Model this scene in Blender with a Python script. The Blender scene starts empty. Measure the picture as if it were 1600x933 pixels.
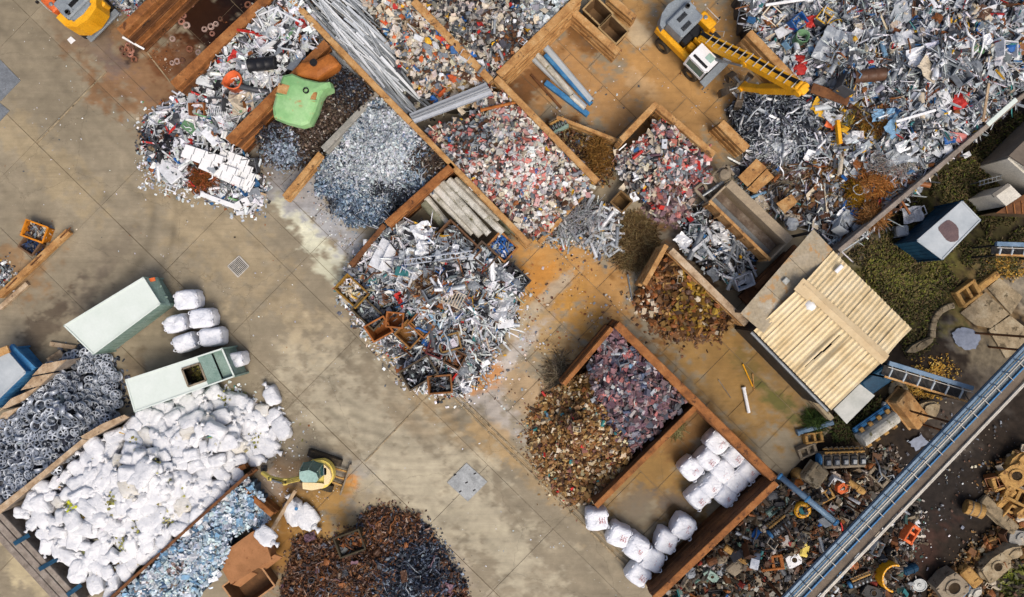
import bpy, math, random
import numpy as np
from mathutils import Vector, Matrix
# ---------------------------------------------------------------- camera, sky, sun, exposure
SC = bpy.context.scene
COL = SC.collection
H = 39.5          # flying height of the camera (m)
S = 27.0          # picture scale on the ground (photo pixels per metre)
CX, CY = 800.0, 466.5
cam = bpy.data.cameras.new('camera'); cam.sensor_width = 36; cam.lens = 36*H/(1600/S); cam.clip_end = 500
co = bpy.data.objects.new('camera', cam); COL.objects.link(co); co.location = (0, 0, H); SC.camera = co
wd = bpy.data.worlds.new('World'); SC.world = wd; wd.use_nodes = True
wn = wd.node_tree; bg = wn.nodes['Background']
SUN_EL, SUN_AZ = 58, 155        # azimuth clockwise from +Y (picture top)
sk = wn.nodes.new('ShaderNodeTexSky'); sk.sky_type = 'NISHITA'; sk.sun_disc = False
sk.sun_elevation = math.radians(SUN_EL); sk.sun_rotation = math.radians(SUN_AZ)
sk.air_density = 0.8; sk.dust_density = 5.0; sk.ozone_density = 1.0
wn.links.new(sk.outputs[0], bg.inputs[0]); bg.inputs[1].default_value = 0.15
sl = bpy.data.lights.new('sun', 'SUN'); sl.energy = 1.55; sl.angle = math.radians(30); sl.color = (1, .93, .82)
so = bpy.data.objects.new('sun', sl); COL.objects.link(so)
so.rotation_euler = (math.radians(90-SUN_EL), 0, math.radians(180-SUN_AZ))
so.location = (0, 0, 60)
SC.view_settings.view_transform = 'Standard'; SC.view_settings.look = 'None'
SC.view_settings.exposure = 0.24; SC.view_settings.gamma = 1.0
SC.render.engine = 'CYCLES'
try:
    SC.cycles.use_denoising = True
    SC.cycles.max_bounces = 6; SC.cycles.diffuse_bounces = 3; SC.cycles.glossy_bounces = 3
except Exception: pass

rnd = random.Random(7); rng = np.random.default_rng(7)
PI = math.pi
def lin(v): return v/12.92 if v <= .04045 else ((v+.055)/1.055)**2.4
def c(r, g, b, k=.8):            # colour as seen in daylight (8 bit) -> reflectance
    return (min(.86, lin(r/255)*k), min(.86, lin(g/255)*k), min(.86, lin(b/255)*k))
def W(px, py, z=0.0):            # place of a point that stands z above the yard
    k = (H-z)/H/S
    return Vector(((px-CX)*k, -(py-CY)*k, z))
def Wn(P):                       # the same for an array of px, py, z
    k = (H-P[:, 2])/H/S
    return np.stack([(P[:, 0]-CX)*k, -(P[:, 1]-CY)*k, P[:, 2]], 1)
# ---------------------------------------------------------------- noise
_perm = np.random.default_rng(3).random((256, 256))
def vnoise(x, y):
    xi = np.floor(x).astype(int); yi = np.floor(y).astype(int); fx = x-xi; fy = y-yi
    fx = fx*fx*(3-2*fx); fy = fy*fy*(3-2*fy)
    a = _perm[xi & 255, yi & 255]; b = _perm[(xi+1) & 255, yi & 255]
    d = _perm[xi & 255, (yi+1) & 255]; e = _perm[(xi+1) & 255, (yi+1) & 255]
    return (a*(1-fx)+b*fx)*(1-fy)+(d*(1-fx)+e*fx)*fy
def fbm(x, y, o=4):
    v = 0; a = .5; t = 0
    for i in range(o):
        v = v+a*vnoise(x*2**i+17*i, y*2**i+31*i); t += a; a *= .55
    return v/t
# ---------------------------------------------------------------- materials
MATS = {}
def _nodes(name):
    m = bpy.data.materials.new(name); m.use_nodes = True; n = m.node_tree.nodes
    MATS[name] = m
    return m, n, m.node_tree.links, n['Principled BSDF']
def _noise(n, l, scale, detail=4, rough=.6, vec=None):
    t = n.new('ShaderNodeTexNoise'); t.inputs['Scale'].default_value = scale
    t.inputs['Detail'].default_value = detail; t.inputs['Roughness'].default_value = rough
    l.new(vec or _pos(n), t.inputs['Vector']); return t
def _pos(n):
    for x in n:
        if x.bl_idname == 'ShaderNodeNewGeometry': return x.outputs['Position']
    return n.new('ShaderNodeNewGeometry').outputs['Position']
def _ramp(n, l, src, stops):
    r = n.new('ShaderNodeValToRGB'); l.new(src, r.inputs[0]); e = r.color_ramp.elements
    while len(e) < len(stops): e.new(.5)
    for q, (p, col) in zip(e, stops):
        q.position = p; q.color = (*col[:3], 1)
    return r
def _mix(n, l, fac, a, b, mode='MIX'):
    m = n.new('ShaderNodeMix'); m.data_type = 'RGBA'; m.blend_type = mode
    for s, v in ((m.inputs[0], fac), (m.inputs[6], a), (m.inputs[7], b)):
        if hasattr(v, 'links'): l.new(v, s)
        elif isinstance(v, (int, float)): s.default_value = v
        else: s.default_value = (*v[:3], 1)
    return m.outputs[2]
def _bump(n, l, b, src, dist, strength=.6):
    k = n.new('ShaderNodeBump'); k.inputs['Strength'].default_value = strength; k.inputs['Distance'].default_value = dist
    l.new(src, k.inputs['Height']); l.new(k.outputs[0], b.inputs['Normal'])
def mat(name, cols, scale=3.0, rough=.7, metal=0.0, bump=.01, spots=None, detail=5, grain=.8):
    """two to four colours mingled by noise, fine relief, a few worn spots"""
    m, n, l, b = _nodes(name)
    t = _noise(n, l, scale, detail, .65)
    k = len(cols); st = [(.32+.36*i/max(1, k-1), q) for i, q in enumerate(cols)]
    col = _ramp(n, l, t.outputs[0], st).outputs[0] if k > 1 else None
    if col is None:
        rg = n.new('ShaderNodeRGB'); rg.outputs[0].default_value = (*cols[0], 1); col = rg.outputs[0]
    g = _noise(n, l, scale*9, 3, .6)
    v = _ramp(n, l, g.outputs[0], [(.3, (.72,)*3), (.7, (1.15,)*3)]).outputs[0]
    col = _mix(n, l, grain, col, v, 'MULTIPLY')
    if spots:
        s = _noise(n, l, spots[1], 4, .7)
        f = _ramp(n, l, s.outputs[0], [(spots[2], (0, 0, 0)), (spots[2]+.06, (1, 1, 1))]).outputs[0]
        col = _mix(n, l, f, col, spots[0])
    l.new(col, b.inputs['Base Color']); b.inputs['Roughness'].default_value = rough; b.inputs['Metallic'].default_value = metal; b.inputs['Specular IOR Level'].default_value = .2 if rough > .3 else .5
    if bump: _bump(n, l, b, g.outputs[0], bump)
    return m
def attr_mat(name, rough=.55, alpha='metal', scale=9, amp=.35, bump=0, streak=False, spec=.5):
    m, n, l, b = _nodes(name)
    a = n.new('ShaderNodeAttribute'); a.attribute_name = 'Col'
    g = _noise(n, l, scale, 4, .65)
    v = _ramp(n, l, g.outputs[0], [(.3, (1-amp,)*3), (.72, (1+amp*.55,)*3)]).outputs[0]
    col = _mix(n, l, 1.0, a.outputs['Color'], v, 'MULTIPLY')
    if streak:
        mp = n.new('ShaderNodeMapping'); mp.inputs['Rotation'].default_value = (0, 0, math.radians(44.4))
        mp.inputs['Scale'].default_value = (.18, 2.4, 1); l.new(_pos(n), mp.inputs[0])
        s = _noise(n, l, 1.0, 5, .7, mp.outputs[0])
        v2 = _ramp(n, l, s.outputs[0], [(.3, (.80, .80, .81)), (.52, (1, 1, 1)), (.75, (1.09, 1.09, 1.07))]).outputs[0]
        col = _mix(n, l, .8, col, v2, 'MULTIPLY')
        s3 = _noise(n, l, 38, 2, .5)
        v3 = _ramp(n, l, s3.outputs[0], [(.3, (.85,)*3), (.7, (1.12,)*3)]).outputs[0]
        col = _mix(n, l, .9, col, v3, 'MULTIPLY')
        cr = n.new('ShaderNodeTexVoronoi'); cr.feature = 'DISTANCE_TO_EDGE'; cr.inputs['Scale'].default_value = .16
        w = _noise(n, l, .8, 5, .7); ad = n.new('ShaderNodeVectorMath'); ad.operation = 'ADD'
        l.new(_pos(n), ad.inputs[0]); l.new(w.outputs['Color'], ad.inputs[1]); l.new(ad.outputs[0], cr.inputs['Vector'])
        f = _ramp(n, l, cr.outputs['Distance'], [(0, (.62,)*3), (.004, (1, 1, 1))]).outputs[0]
        col = _mix(n, l, .7, col, f, 'MULTIPLY')
    l.new(col, b.inputs['Base Color']); b.inputs['Roughness'].default_value = rough
    l.new(a.outputs['Alpha'], b.inputs['Metallic' if alpha == 'metal' else 'Roughness'])
    b.inputs['Specular IOR Level'].default_value = spec
    if bump: _bump(n, l, b, g.outputs[0], bump)
    return m
def obj_mat(name, rough=.5, amp=.3, scale=4, spots=None):
    m, n, l, b = _nodes(name)
    a = n.new('ShaderNodeObjectInfo'); g = _noise(n, l, scale, 5, .7)
    v = _ramp(n, l, g.outputs[0], [(.3, (1-amp,)*3), (.7, (1+amp*.5,)*3)]).outputs[0]
    col = _mix(n, l, 1.0, a.outputs['Color'], v, 'MULTIPLY')
    if spots:
        s = _noise(n, l, spots[1], 5, .7)
        f = _ramp(n, l, s.outputs[0], [(spots[2], (0, 0, 0)), (spots[2]+.08, (1, 1, 1))]).outputs[0]
        col = _mix(n, l, f, col, spots[0])
    l.new(col, b.inputs['Base Color']); l.new(a.outputs['Alpha'], b.inputs['Metallic']); b.inputs['Roughness'].default_value = rough; b.inputs['Specular IOR Level'].default_value = .25
    return m
attr_mat('scrap', .5, spec=.25)
attr_mat('ground', .8, alpha='rough', scale=.9, amp=.2, bump=.004, streak=True, spec=.15)
attr_mat('soil', .85, alpha='rough', scale=2.2, amp=.45, bump=.03, spec=.1)
attr_mat('leaf', .6, scale=1.2, amp=.35, spec=.1)
obj_mat('piece', .45, spots=(c(120, 80, 50), 3, .68))
obj_mat('clean', .5, .12)
obj_mat('rusty', .75, .4, 3, spots=(c(90, 60, 40), 2, .58))
mat('rust', [c(116, 74, 42), c(158, 102, 56), c(178, 124, 74)], 1.3, .8, .1, .012, (c(92, 58, 36), 2.2, .6))
mat('rustdark', [c(84, 54, 36), c(112, 74, 46), c(138, 92, 56)], 1.1, .75, .1, .012, (c(60, 42, 32), 2, .6))
mat('ochre', [c(150, 106, 62), c(188, 142, 88), c(206, 168, 116)], 1.6, .8, 0, .012, (c(104, 78, 54), 2.6, .6))
mat('timber', [c(150, 124, 96), c(186, 160, 128), c(206, 186, 158)], 2.2, .85, 0, .015, (c(120, 98, 78), 3, .62))
mat('greywood', [c(118, 108, 98), c(146, 134, 122), c(164, 154, 142)], 2.5, .85, 0, .015)
mat('concrete', [c(140, 138, 130), c(172, 168, 158)], 2, .85, 0, .01, (c(110, 104, 94), 2, .62))
mat('oldconc', [c(120, 108, 86), c(160, 142, 112), c(178, 164, 136)], 1.6, .9, 0, .02, (c(96, 84, 64), 2, .58))
mat('steel', [c(120, 124, 126), c(160, 164, 166)], 2, .45, .4, .004, (c(104, 98, 90), 2, .64))
mat('darksteel', [c(48, 48, 48), c(78, 76, 74)], 2, .6, .3, .006, (c(84, 62, 46), 3, .6))
mat('black', [c(26, 26, 28), c(40, 40, 42)], 3, .6, 0, .004)
mat('rubber', [c(40, 38, 36), c(92, 80, 62)], 2, .9, 0, .01)
mat('yellow', [c(232, 160, 22), c(250, 184, 44)], 1.5, .42, 0, .002, (c(170, 120, 60), 5, .7))
mat('paleyellow', [c(226, 200, 92), c(240, 218, 120)], 2, .5, 0, .003, (c(150, 130, 80), 5, .66))
mat('cream', [c(244, 214, 160), c(250, 226, 178)], 2, .5, 0, .003)
mat('hoodgrey', [c(128, 136, 142), c(150, 158, 162)], 2, .5, 0, .003)
mat('white', [c(230, 230, 228), c(248, 248, 248)], 2, .55, 0, .003, (c(190, 186, 178), 4, .68), grain=.3)
mat('glass', [c(52, 96, 92), c(80, 130, 124)], .8, .12, 0, 0)
mat('glasspale', [c(150, 184, 172), c(176, 204, 192)], .8, .15, 0, 0)
def sack_mat(name, cols, spot):
    m, n, l, b = _nodes(name)
    t = _noise(n, l, 1.3, 5, .65); col = _ramp(n, l, t.outputs[0], [(.35, cols[0]), (.6, cols[1])]).outputs[0]
    s = _noise(n, l, 3.2, 5, .7); f = _ramp(n, l, s.outputs[0], [(spot[1], (0, 0, 0)), (spot[1]+.05, (1, 1, 1))]).outputs[0]
    col = _mix(n, l, f, col, spot[0]); l.new(col, b.inputs['Base Color']); b.inputs['Roughness'].default_value = .55; b.inputs['Specular IOR Level'].default_value = .3
    r = _noise(n, l, 2.6, 3, .5); r.inputs['Distortion'].default_value = 1.2
    a = n.new('ShaderNodeMath'); a.operation = 'SUBTRACT'; l.new(r.outputs[0], a.inputs[0]); a.inputs[1].default_value = .5
    q = n.new('ShaderNodeMath'); q.operation = 'ABSOLUTE'; l.new(a.outputs[0], q.inputs[0]); _bump(n, l, b, q.outputs[0], .2, .55)
    return m
sack_mat('sack', [c(208, 210, 214), c(238, 238, 238)], (c(186, 178, 140), .66))
sack_mat('bag', [c(222, 225, 232), c(243, 244, 247)], (c(206, 202, 194), .74))
mat('sackdirty', [c(214, 208, 194), c(240, 238, 232)], 1.6, .7, 0, .09, (c(168, 158, 96), 3, .62), grain=.2)
mat('redink', [c(206, 110, 112), c(216, 140, 140)], 8, .7, 0, 0)
mat('mint', [c(214, 224, 214), c(224, 232, 224)], .9, .5, 0, .002, (c(196, 206, 192), 1.6, .7), grain=.12)
mat('mintdark', [c(112, 140, 128), c(150, 172, 160)], 1.5, .5, 0, .004, (c(90, 100, 86), 3, .62))
mat('tankgreen', [c(130, 180, 118), c(150, 196, 134), c(168, 206, 150)], 1.0, .45, 0, .006, (c(176, 156, 104), 1.6, .62), grain=.25)
mat('tankrust', [c(150, 86, 36), c(184, 112, 50)], 1.5, .6, 0, .008)
mat('blue', [c(44, 106, 160), c(84, 146, 190)], 1.6, .5, 0, .004, (c(140, 130, 120), 4, .68))
mat('bluepale', [c(96, 124, 148), c(132, 154, 174)], 1.4, .45, .1, .003, (c(170, 176, 178), 4, .66))
mat('bluedark', [c(20, 56, 80), c(36, 84, 112)], 1.2, .5, 0, .004)
mat('bluegrey', [c(168, 176, 180), c(192, 198, 200)], .9, .5, 0, .003, (c(160, 162, 162), 1.4, .68), grain=.2)
mat('roofstraw', [c(212, 188, 142), c(230, 208, 164), c(238, 220, 182)], 1.0, .8, 0, .003, (c(150, 126, 90), 3.6, .7), grain=.3)
mat('roofcap', [c(206, 180, 138), c(222, 200, 160)], 1.2, .8, 0, .004, grain=.3)
mat('roofplate', [c(176, 164, 142), c(164, 150, 124), c(190, 182, 164)], .8, .6, .1, .006, (c(176, 140, 96), 1.0, .56))
mat('roofgrey', [c(176, 178, 170), c(200, 200, 192)], 1.2, .6, .1, .004, grain=.3)
mat('belt', [c(104, 92, 80), c(126, 112, 96)], 1.6, .85, 0, .004)
mat('rail', [c(176, 170, 158), c(212, 206, 194)], 4, .5, .1, 0)
mat('mesh', [c(92, 104, 110), c(128, 138, 142)], 6, .6, .2, .01)
mat('water', [c(118, 126, 142), c(138, 146, 160)], .5, .06, 0, 0)
mat('algae', [c(96, 94, 34), c(78, 84, 30), c(112, 104, 48)], 1.4, .35, 0, .003)
mat('orange', [c(226, 104, 50), c(236, 124, 70)], 2, .45, 0, .003)
mat('alu', [c(150, 158, 168), c(206, 212, 220)], 3, .4, .35, 0, grain=.5)
mat('log', [c(150, 146, 132), c(196, 192, 178), c(224, 220, 208)], 1.4, .7, 0, .008, (c(120, 116, 84), 2, .6))
mat('loggreen', [c(92, 94, 74), c(126, 126, 104), c(150, 150, 130)], 1.6, .8, 0, .008)
mat('wallwhite', [c(206, 200, 184), c(222, 216, 202)], 1.5, .8, 0, .005, (c(170, 160, 140), 2, .64))
mat('feltgrey', [c(112, 108, 100), c(136, 130, 120)], 1.2, .9, 0, .008)
mat('cast', [c(172, 130, 70), c(198, 156, 92), c(150, 110, 62)], 1.8, .8, .1, .015, (c(120, 86, 52), 2.4, .58))
mat('castgrey', [c(128, 116, 98), c(160, 146, 124)], 1.8, .8, .1, .015, (c(92, 80, 66), 2.4, .58))
mat('dirt', [c(70, 58, 44), c(100, 82, 60)], 2, .95, 0, .02)
# ---------------------------------------------------------------- mesh helpers
def tag(o, label=None, cat=None, group=None, kind=None):
    if label: o['label'] = label
    if cat: o['category'] = cat
    if group: o['group'] = group
    if kind or cat: o['kind'] = kind or 'thing'
    return o
XF = {}
def link(o, parent=None):
    COL.objects.link(o)
    if parent is not None: o.parent = parent
    return o
def empty(name, loc, rz=0.0, label=None, cat=None, group=None):
    o = bpy.data.objects.new(name, None); COL.objects.link(o); o.empty_display_size = .2
    o.location = loc; o.rotation_euler = (0, 0, rz)
    XF[o.name] = Matrix.Translation(Vector(loc)) @ Matrix.Rotation(rz, 4, 'Z')
    return tag(o, label, cat, group)
def copy_tree(o, parent=None):
    q = o.copy(); COL.objects.link(q); q.parent = parent
    for ch in list(o.children): copy_tree(ch, q)
    return q
def mesh_np(name, V, faces, matname, cols=None, smooth=False):
    """faces: list of (M,k) index arrays"""
    me = bpy.data.meshes.new(name)
    V = np.asarray(V, np.float32); me.vertices.add(len(V)); me.vertices.foreach_set('co', V.ravel())
    idx = np.concatenate([f.ravel() for f in faces]).astype(np.int32)
    tot = np.concatenate([np.full(len(f), f.shape[1]) for f in faces]).astype(np.int32)
    st = np.concatenate([[0], np.cumsum(tot)[:-1]]).astype(np.int32)
    me.loops.add(len(idx)); me.loops.foreach_set('vertex_index', idx)
    me.polygons.add(len(tot)); me.polygons.foreach_set('loop_start', st)
    try: me.polygons.foreach_set('loop_total', tot)
    except Exception: pass
    if cols is not None:
        a = me.attributes.new('Col', 'FLOAT_COLOR', 'POINT'); a.data.foreach_set('color', np.asarray(cols, np.float32).ravel())
    me.polygons.foreach_set('use_smooth', np.full(len(tot), smooth))
    me.update(calc_edges=True); me.validate()
    if matname: me.materials.append(MATS[matname])
    return me
class MB:
    """collects shapes in world (or local) metres; build() links them as ONE mesh object"""
    def __init__(s): s.v = []; s.f = []
    def add(s, vs, fs):
        o = len(s.v); s.v += [Vector(q) for q in vs]; s.f += [tuple(i+o for i in q) for q in fs]; return s
    def box(s, ctr, size, M=None, bev=0.0):
        x, y, z = size[0]/2, size[1]/2, size[2]/2; ctr = Vector(ctr)
        if bev <= 0:
            vs = [(a*x, b*y, e*z) for e in (-1, 1) for a, b in ((-1, -1), (1, -1), (1, 1), (-1, 1))]
            fs = [(3, 2, 1, 0), (4, 5, 6, 7), (0, 1, 5, 4), (1, 2, 6, 5), (2, 3, 7, 6), (3, 0, 4, 7)]
        else:
            d = min(bev, x*.9, y*.9, z*.9); vs = []; fs = []
            for e, k in ((-z, d), (-z+d, 0), (z-d, 0), (z, d)):
                X, Y = x-k, y-k; q = d if k == 0 else d*.6
                vs += [(-X+q, -Y, e), (X-q, -Y, e), (X, -Y+q, e), (X, Y-q, e), (X-q, Y, e), (-X+q, Y, e), (-X, Y-q, e), (-X, -Y+q, e)]
            for r in range(3):
                fs += [(r*8+i, r*8+(i+1) % 8, r*8+8+(i+1) % 8, r*8+8+i) for i in range(8)]
            fs += [tuple(range(7, -1, -1)), tuple(range(24, 32))]
        if M is not None: vs = [M @ Vector(q) for q in vs]
        return s.add([ctr+Vector(q) for q in vs], fs)
    def prism(s, pts, z0, z1):
        """pts: xy polygon counter-clockwise or not; z0,z1 numbers or lists"""
        n = len(pts); z0 = z0 if isinstance(z0, (list, tuple)) else [z0]*n; z1 = z1 if isinstance(z1, (list, tuple)) else [z1]*n
        a = sum(pts[i][0]*pts[(i+1) % n][1]-pts[(i+1) % n][0]*pts[i][1] for i in range(n))
        if a < 0: pts = pts[::-1]; z0 = list(z0)[::-1]; z1 = list(z1)[::-1]
        vs = [(p[0], p[1], z) for p, z in zip(pts, z0)]+[(p[0], p[1], z) for p, z in zip(pts, z1)]
        return s.add(vs, [tuple(range(n-1, -1, -1)), tuple(range(n, 2*n))]+[(i, (i+1) % n, n+(i+1) % n, n+i) for i in range(n)])
    def beam(s, p, q, w, h, up=(0, 0, 1), bev=0.0):
        p = Vector(p); q = Vector(q); d = q-p; L = d.length
        if L < 1e-6: return s
        x = d/L; u = Vector(up); y = u.cross(x)
        if y.length < 1e-4: y = Vector((1, 0, 0)).cross(x)
        y.normalize(); z = x.cross(y)
        return s.box((p+q)/2, (L, w, h), Matrix((x, y, z)).transposed(), bev)
    def tube(s, pts, r, n=8, cap=True):
        pts = [Vector(q) for q in pts]; R = r if isinstance(r, (list, tuple)) else [r]*len(pts); o = len(s.v); fs = []; ref = None
        for i, p in enumerate(pts):
            d = (pts[min(i+1, len(pts)-1)]-pts[max(i-1, 0)]).normalized()
            a = d.cross(Vector((0, 0, 1))) if ref is None else ref-d*ref.dot(d)
            if a.length < 1e-3: a = d.cross(Vector((1, 0, 0)))
            a.normalize(); ref = a; b = d.cross(a)
            s.v += [p+(a*math.cos(2*PI*k/n)+b*math.sin(2*PI*k/n))*R[i] for k in range(n)]
        for i in range(len(pts)-1):
            fs += [(o+i*n+k, o+i*n+(k+1) % n, o+(i+1)*n+(k+1) % n, o+(i+1)*n+k) for k in range(n)]
        if cap: fs += [tuple(o+k for k in range(n-1, -1, -1)), tuple(o+(len(pts)-1)*n+k for k in range(n))]
        s.f += fs; return s
    def lathe(s, prof, n=16, M=None, ctr=(0, 0, 0), closed=False):
        ctr = Vector(ctr); vs = []
        for r, z in prof:
            for k in range(n):
                q = Vector((r*math.cos(2*PI*k/n), r*math.sin(2*PI*k/n), z)); vs.append(ctr+(M @ q if M is not None else q))
        m = len(prof); fs = []
        for i in range(m if closed else m-1):
            j = (i+1) % m
            fs += [(i*n+k, i*n+(k+1) % n, j*n+(k+1) % n, j*n+k) for k in range(n)]
        if not closed:
            if prof[0][0] > 1e-4: fs.append(tuple(range(n-1, -1, -1)))
            if prof[-1][0] > 1e-4: fs.append(tuple((m-1)*n+k for k in range(n)))
        return s.add(vs, fs)
    def mesh(s, name, matname, smooth=False, inv=None):
        me = bpy.data.meshes.new(name)
        vs = [inv @ q for q in s.v] if inv is not None else s.v
        me.from_pydata([tuple(q) for q in vs], [], s.f); me.validate()
        me.materials.append(MATS[matname])
        if smooth: me.polygons.foreach_set('use_smooth', [True]*len(me.polygons))
        return me
    def build(s, name, matname, parent=None, smooth=False, world=True, color=None, xf=None):
        """world=True: points are world metres, turned into the parent's own space"""
        inv = None; o = None
        if parent is not None and world:
            inv = (xf if xf is not None else XF[parent.name]).inverted()
        if parent is None and world:
            ctr = sum(s.v, Vector())/len(s.v); ctr.z = min(q.z for q in s.v)
            me = s.mesh(name, matname, smooth, Matrix.Translation(-ctr)); o = bpy.data.objects.new(name, me); o.location = ctr
            XF[o.name] = Matrix.Translation(ctr)
        else:
            me = s.mesh(name, matname, smooth, inv); o = bpy.data.objects.new(name, me)
            if parent is not None: XF[o.name] = XF.get(parent.name, Matrix()) if xf is None else xf
        if color is not None: o.color = color
        return link(o, parent)
def rotm(ax, a): return Matrix.Rotation(a, 3, ax)
# ---------------------------------------------------------------- chips: many small bits in one mesh
def _shape(kind):
    if kind == 'box':
        v = [(a, b, e) for e in (-.5, .5) for a, b in ((-.5, -.5), (.5, -.5), (.5, .5), (-.5, .5))]
        return v, [(3, 2, 1, 0), (4, 5, 6, 7), (0, 1, 5, 4), (1, 2, 6, 5), (2, 3, 7, 6), (3, 0, 4, 7)], []
    if kind in ('plate', 'angle', 'channel', 'curl', 'wire'):
        prof = {'plate': [(-.5, -.05), (-.08, .16), (.5, -.1)], 'angle': [(-.5, .5), (-.5, -.5), (.5, -.5)],
                'channel': [(-.5, .5), (-.5, -.4), (.5, -.4), (.5, .5)], 'curl': [(.5*math.cos(t), .5*math.sin(t)) for t in np.linspace(.2, 4.6, 6)],
                'wire': [(-.5, 0), (-.2, .3), (.2, .25), (.5, -.2)]}[kind]
        th = {'plate': .07, 'angle': .12, 'channel': .1, 'curl': .07, 'wire': .05}[kind]
        v = []; n = len(prof)
        for y in (-.5, .5):
            v += [(x, y, z) for x, z in prof]+[(x*(1-th), y, z-th) if kind != 'curl' else (x*(1-2*th), y, z*(1-2*th)) for x, z in prof]
        f = []
        for i in range(n-1):
            f += [(i, i+1, 2*n+i+1, 2*n+i), (n+i+1, n+i, 3*n+i, 3*n+i+1), (i+1, i, n+i, n+i+1), (2*n+i, 2*n+i+1, 3*n+i+1, 3*n+i)]
        f += [(0, 2*n, 3*n, n), (n-1, 2*n-1, 4*n-1, 3*n-1)]
        return v, f, []
    if kind == 'tube':
        v = []; n = 7
        for y in (-.5, .5):
            for r in (.5, .38): v += [(r*math.cos(2*PI*k/n), y, r*math.sin(2*PI*k/n)) for k in range(n)]
        f = []
        for k in range(n):
            j = (k+1) % n
            f += [(k, j, 2*n+j, 2*n+k), (n+j, n+k, 3*n+k, 3*n+j), (j, k, n+k, n+j), (2*n+k, 2*n+j, 3*n+j, 3*n+k)]
        return v, f, []
    t = (1+5**.5)/2; s = .5/math.sqrt(1+t*t)
    v = [(-1, t, 0), (1, t, 0), (-1, -t, 0), (1, -t, 0), (0, -1, t), (0, 1, t), (0, -1, -t), (0, 1, -t), (t, 0, -1), (t, 0, 1), (-t, 0, -1), (-t, 0, 1)]
    f = [(0, 11, 5), (0, 5, 1), (0, 1, 7), (0, 7, 10), (0, 10, 11), (1, 5, 9), (5, 11, 4), (11, 10, 2), (10, 7, 6), (7, 1, 8), (3, 9, 4), (3, 4, 2), (3, 2, 6), (3, 6, 8), (3, 8, 9), (4, 9, 5), (2, 4, 11), (6, 2, 10), (8, 6, 7), (9, 8, 1)]
    return [(a*s, b*s, e*s) for a, b, e in v], [], f
SHAPES = {}
for k_ in ('box', 'plate', 'angle', 'channel', 'curl', 'wire', 'tube', 'lump'):
    v_, q_, t_ = _shape(k_); SHAPES[k_] = (np.array(v_, float), np.array(q_, int).reshape(-1, 4), np.array(t_, int).reshape(-1, 3))
def rot_np(yaw, tx, ty):
    cz, sz = np.cos(yaw), np.sin(yaw); cx, sx = np.cos(tx), np.sin(tx); cy, sy = np.cos(ty), np.sin(ty); n = len(yaw); o = np.zeros(n); i = np.ones(n)
    Z = np.stack([cz, -sz, o, sz, cz, o, o, o, i], 1).reshape(n, 3, 3)
    X = np.stack([i, o, o, o, cx, -sx, o, sx, cx], 1).reshape(n, 3, 3)
    Y = np.stack([cy, o, sy, o, i, o, -sy, o, cy], 1).reshape(n, 3, 3)
    return np.einsum('nij,njk,nkl->nil', X, Y, Z)
class Chips:
    def __init__(s): s.V = []; s.C = []; s.F = {3: [], 4: []}; s.n = 0
    def raw(s, V, faces, C):
        s.V.append(V); s.C.append(C)
        for f in faces: s.F[f.shape[1]].append(f+s.n)
        s.n += len(V)
    def add(s, kind, pos, R, sc, col, jit=.08):
        v, q, t = SHAPES[kind]; N = len(pos); k = len(v)
        vv = v[None]+rng.normal(0, jit, (N, k, 3))*(np.array([1, 1, .5])[None, None])
        vv = np.einsum('nij,nkj->nki', R, vv*sc[:, None, :])+pos[:, None, :]
        off = (np.arange(N)*k)[:, None, None]
        fs = [(f[None]+off).reshape(-1, f.shape[1]) for f in (q, t) if len(f)]
        s.raw(vv.reshape(-1, 3), fs, np.repeat(col, k, 0))
    def build(s, name, matname='scrap', parent=None):
        V = np.concatenate(s.V); C = np.concatenate(s.C); ctr = np.array([V[:, 0].mean(), V[:, 1].mean(), 0.0])
        if parent is not None: ctr = np.array(XF[parent.name].translation)
        me = mesh_np(name, V-ctr, [np.concatenate(f) for f in (s.F[4], s.F[3]) if f], matname, C)
        o = bpy.data.objects.new(name, me)
        if parent is None: o.location = ctr
        return link(o, parent)
def inside(x, y, poly):
    r = np.zeros(len(x), bool); n = len(poly)
    for i in range(n):
        x1, y1 = poly[i][:2]; x2, y2 = poly[(i+1) % n][:2]
        if y1 == y2: continue
        cnd = ((y1 > y) != (y2 > y)) & (x < (x2-x1)*(y-y1)/(y2-y1)+x1); r ^= cnd
    return r
def palette(pal, n):
    """pal: [(weight,(r,g,b) as seen, metallic)]"""
    w = np.array([p[0] for p in pal], float); i = rng.choice(len(pal), n, p=w/w.sum())
    tab = np.array([(*c(*p[1]), p[2] if len(p) > 2 else 0) for p in pal])
    o = tab[i].copy(); o[:, :3] *= rng.uniform(.72, 1.22, (n, 1))*rng.uniform(.94, 1.06, (n, 3)); o[:, :3] = np.clip(o[:, :3], .004, .88); o[:, 3] *= .5
    return o
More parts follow.
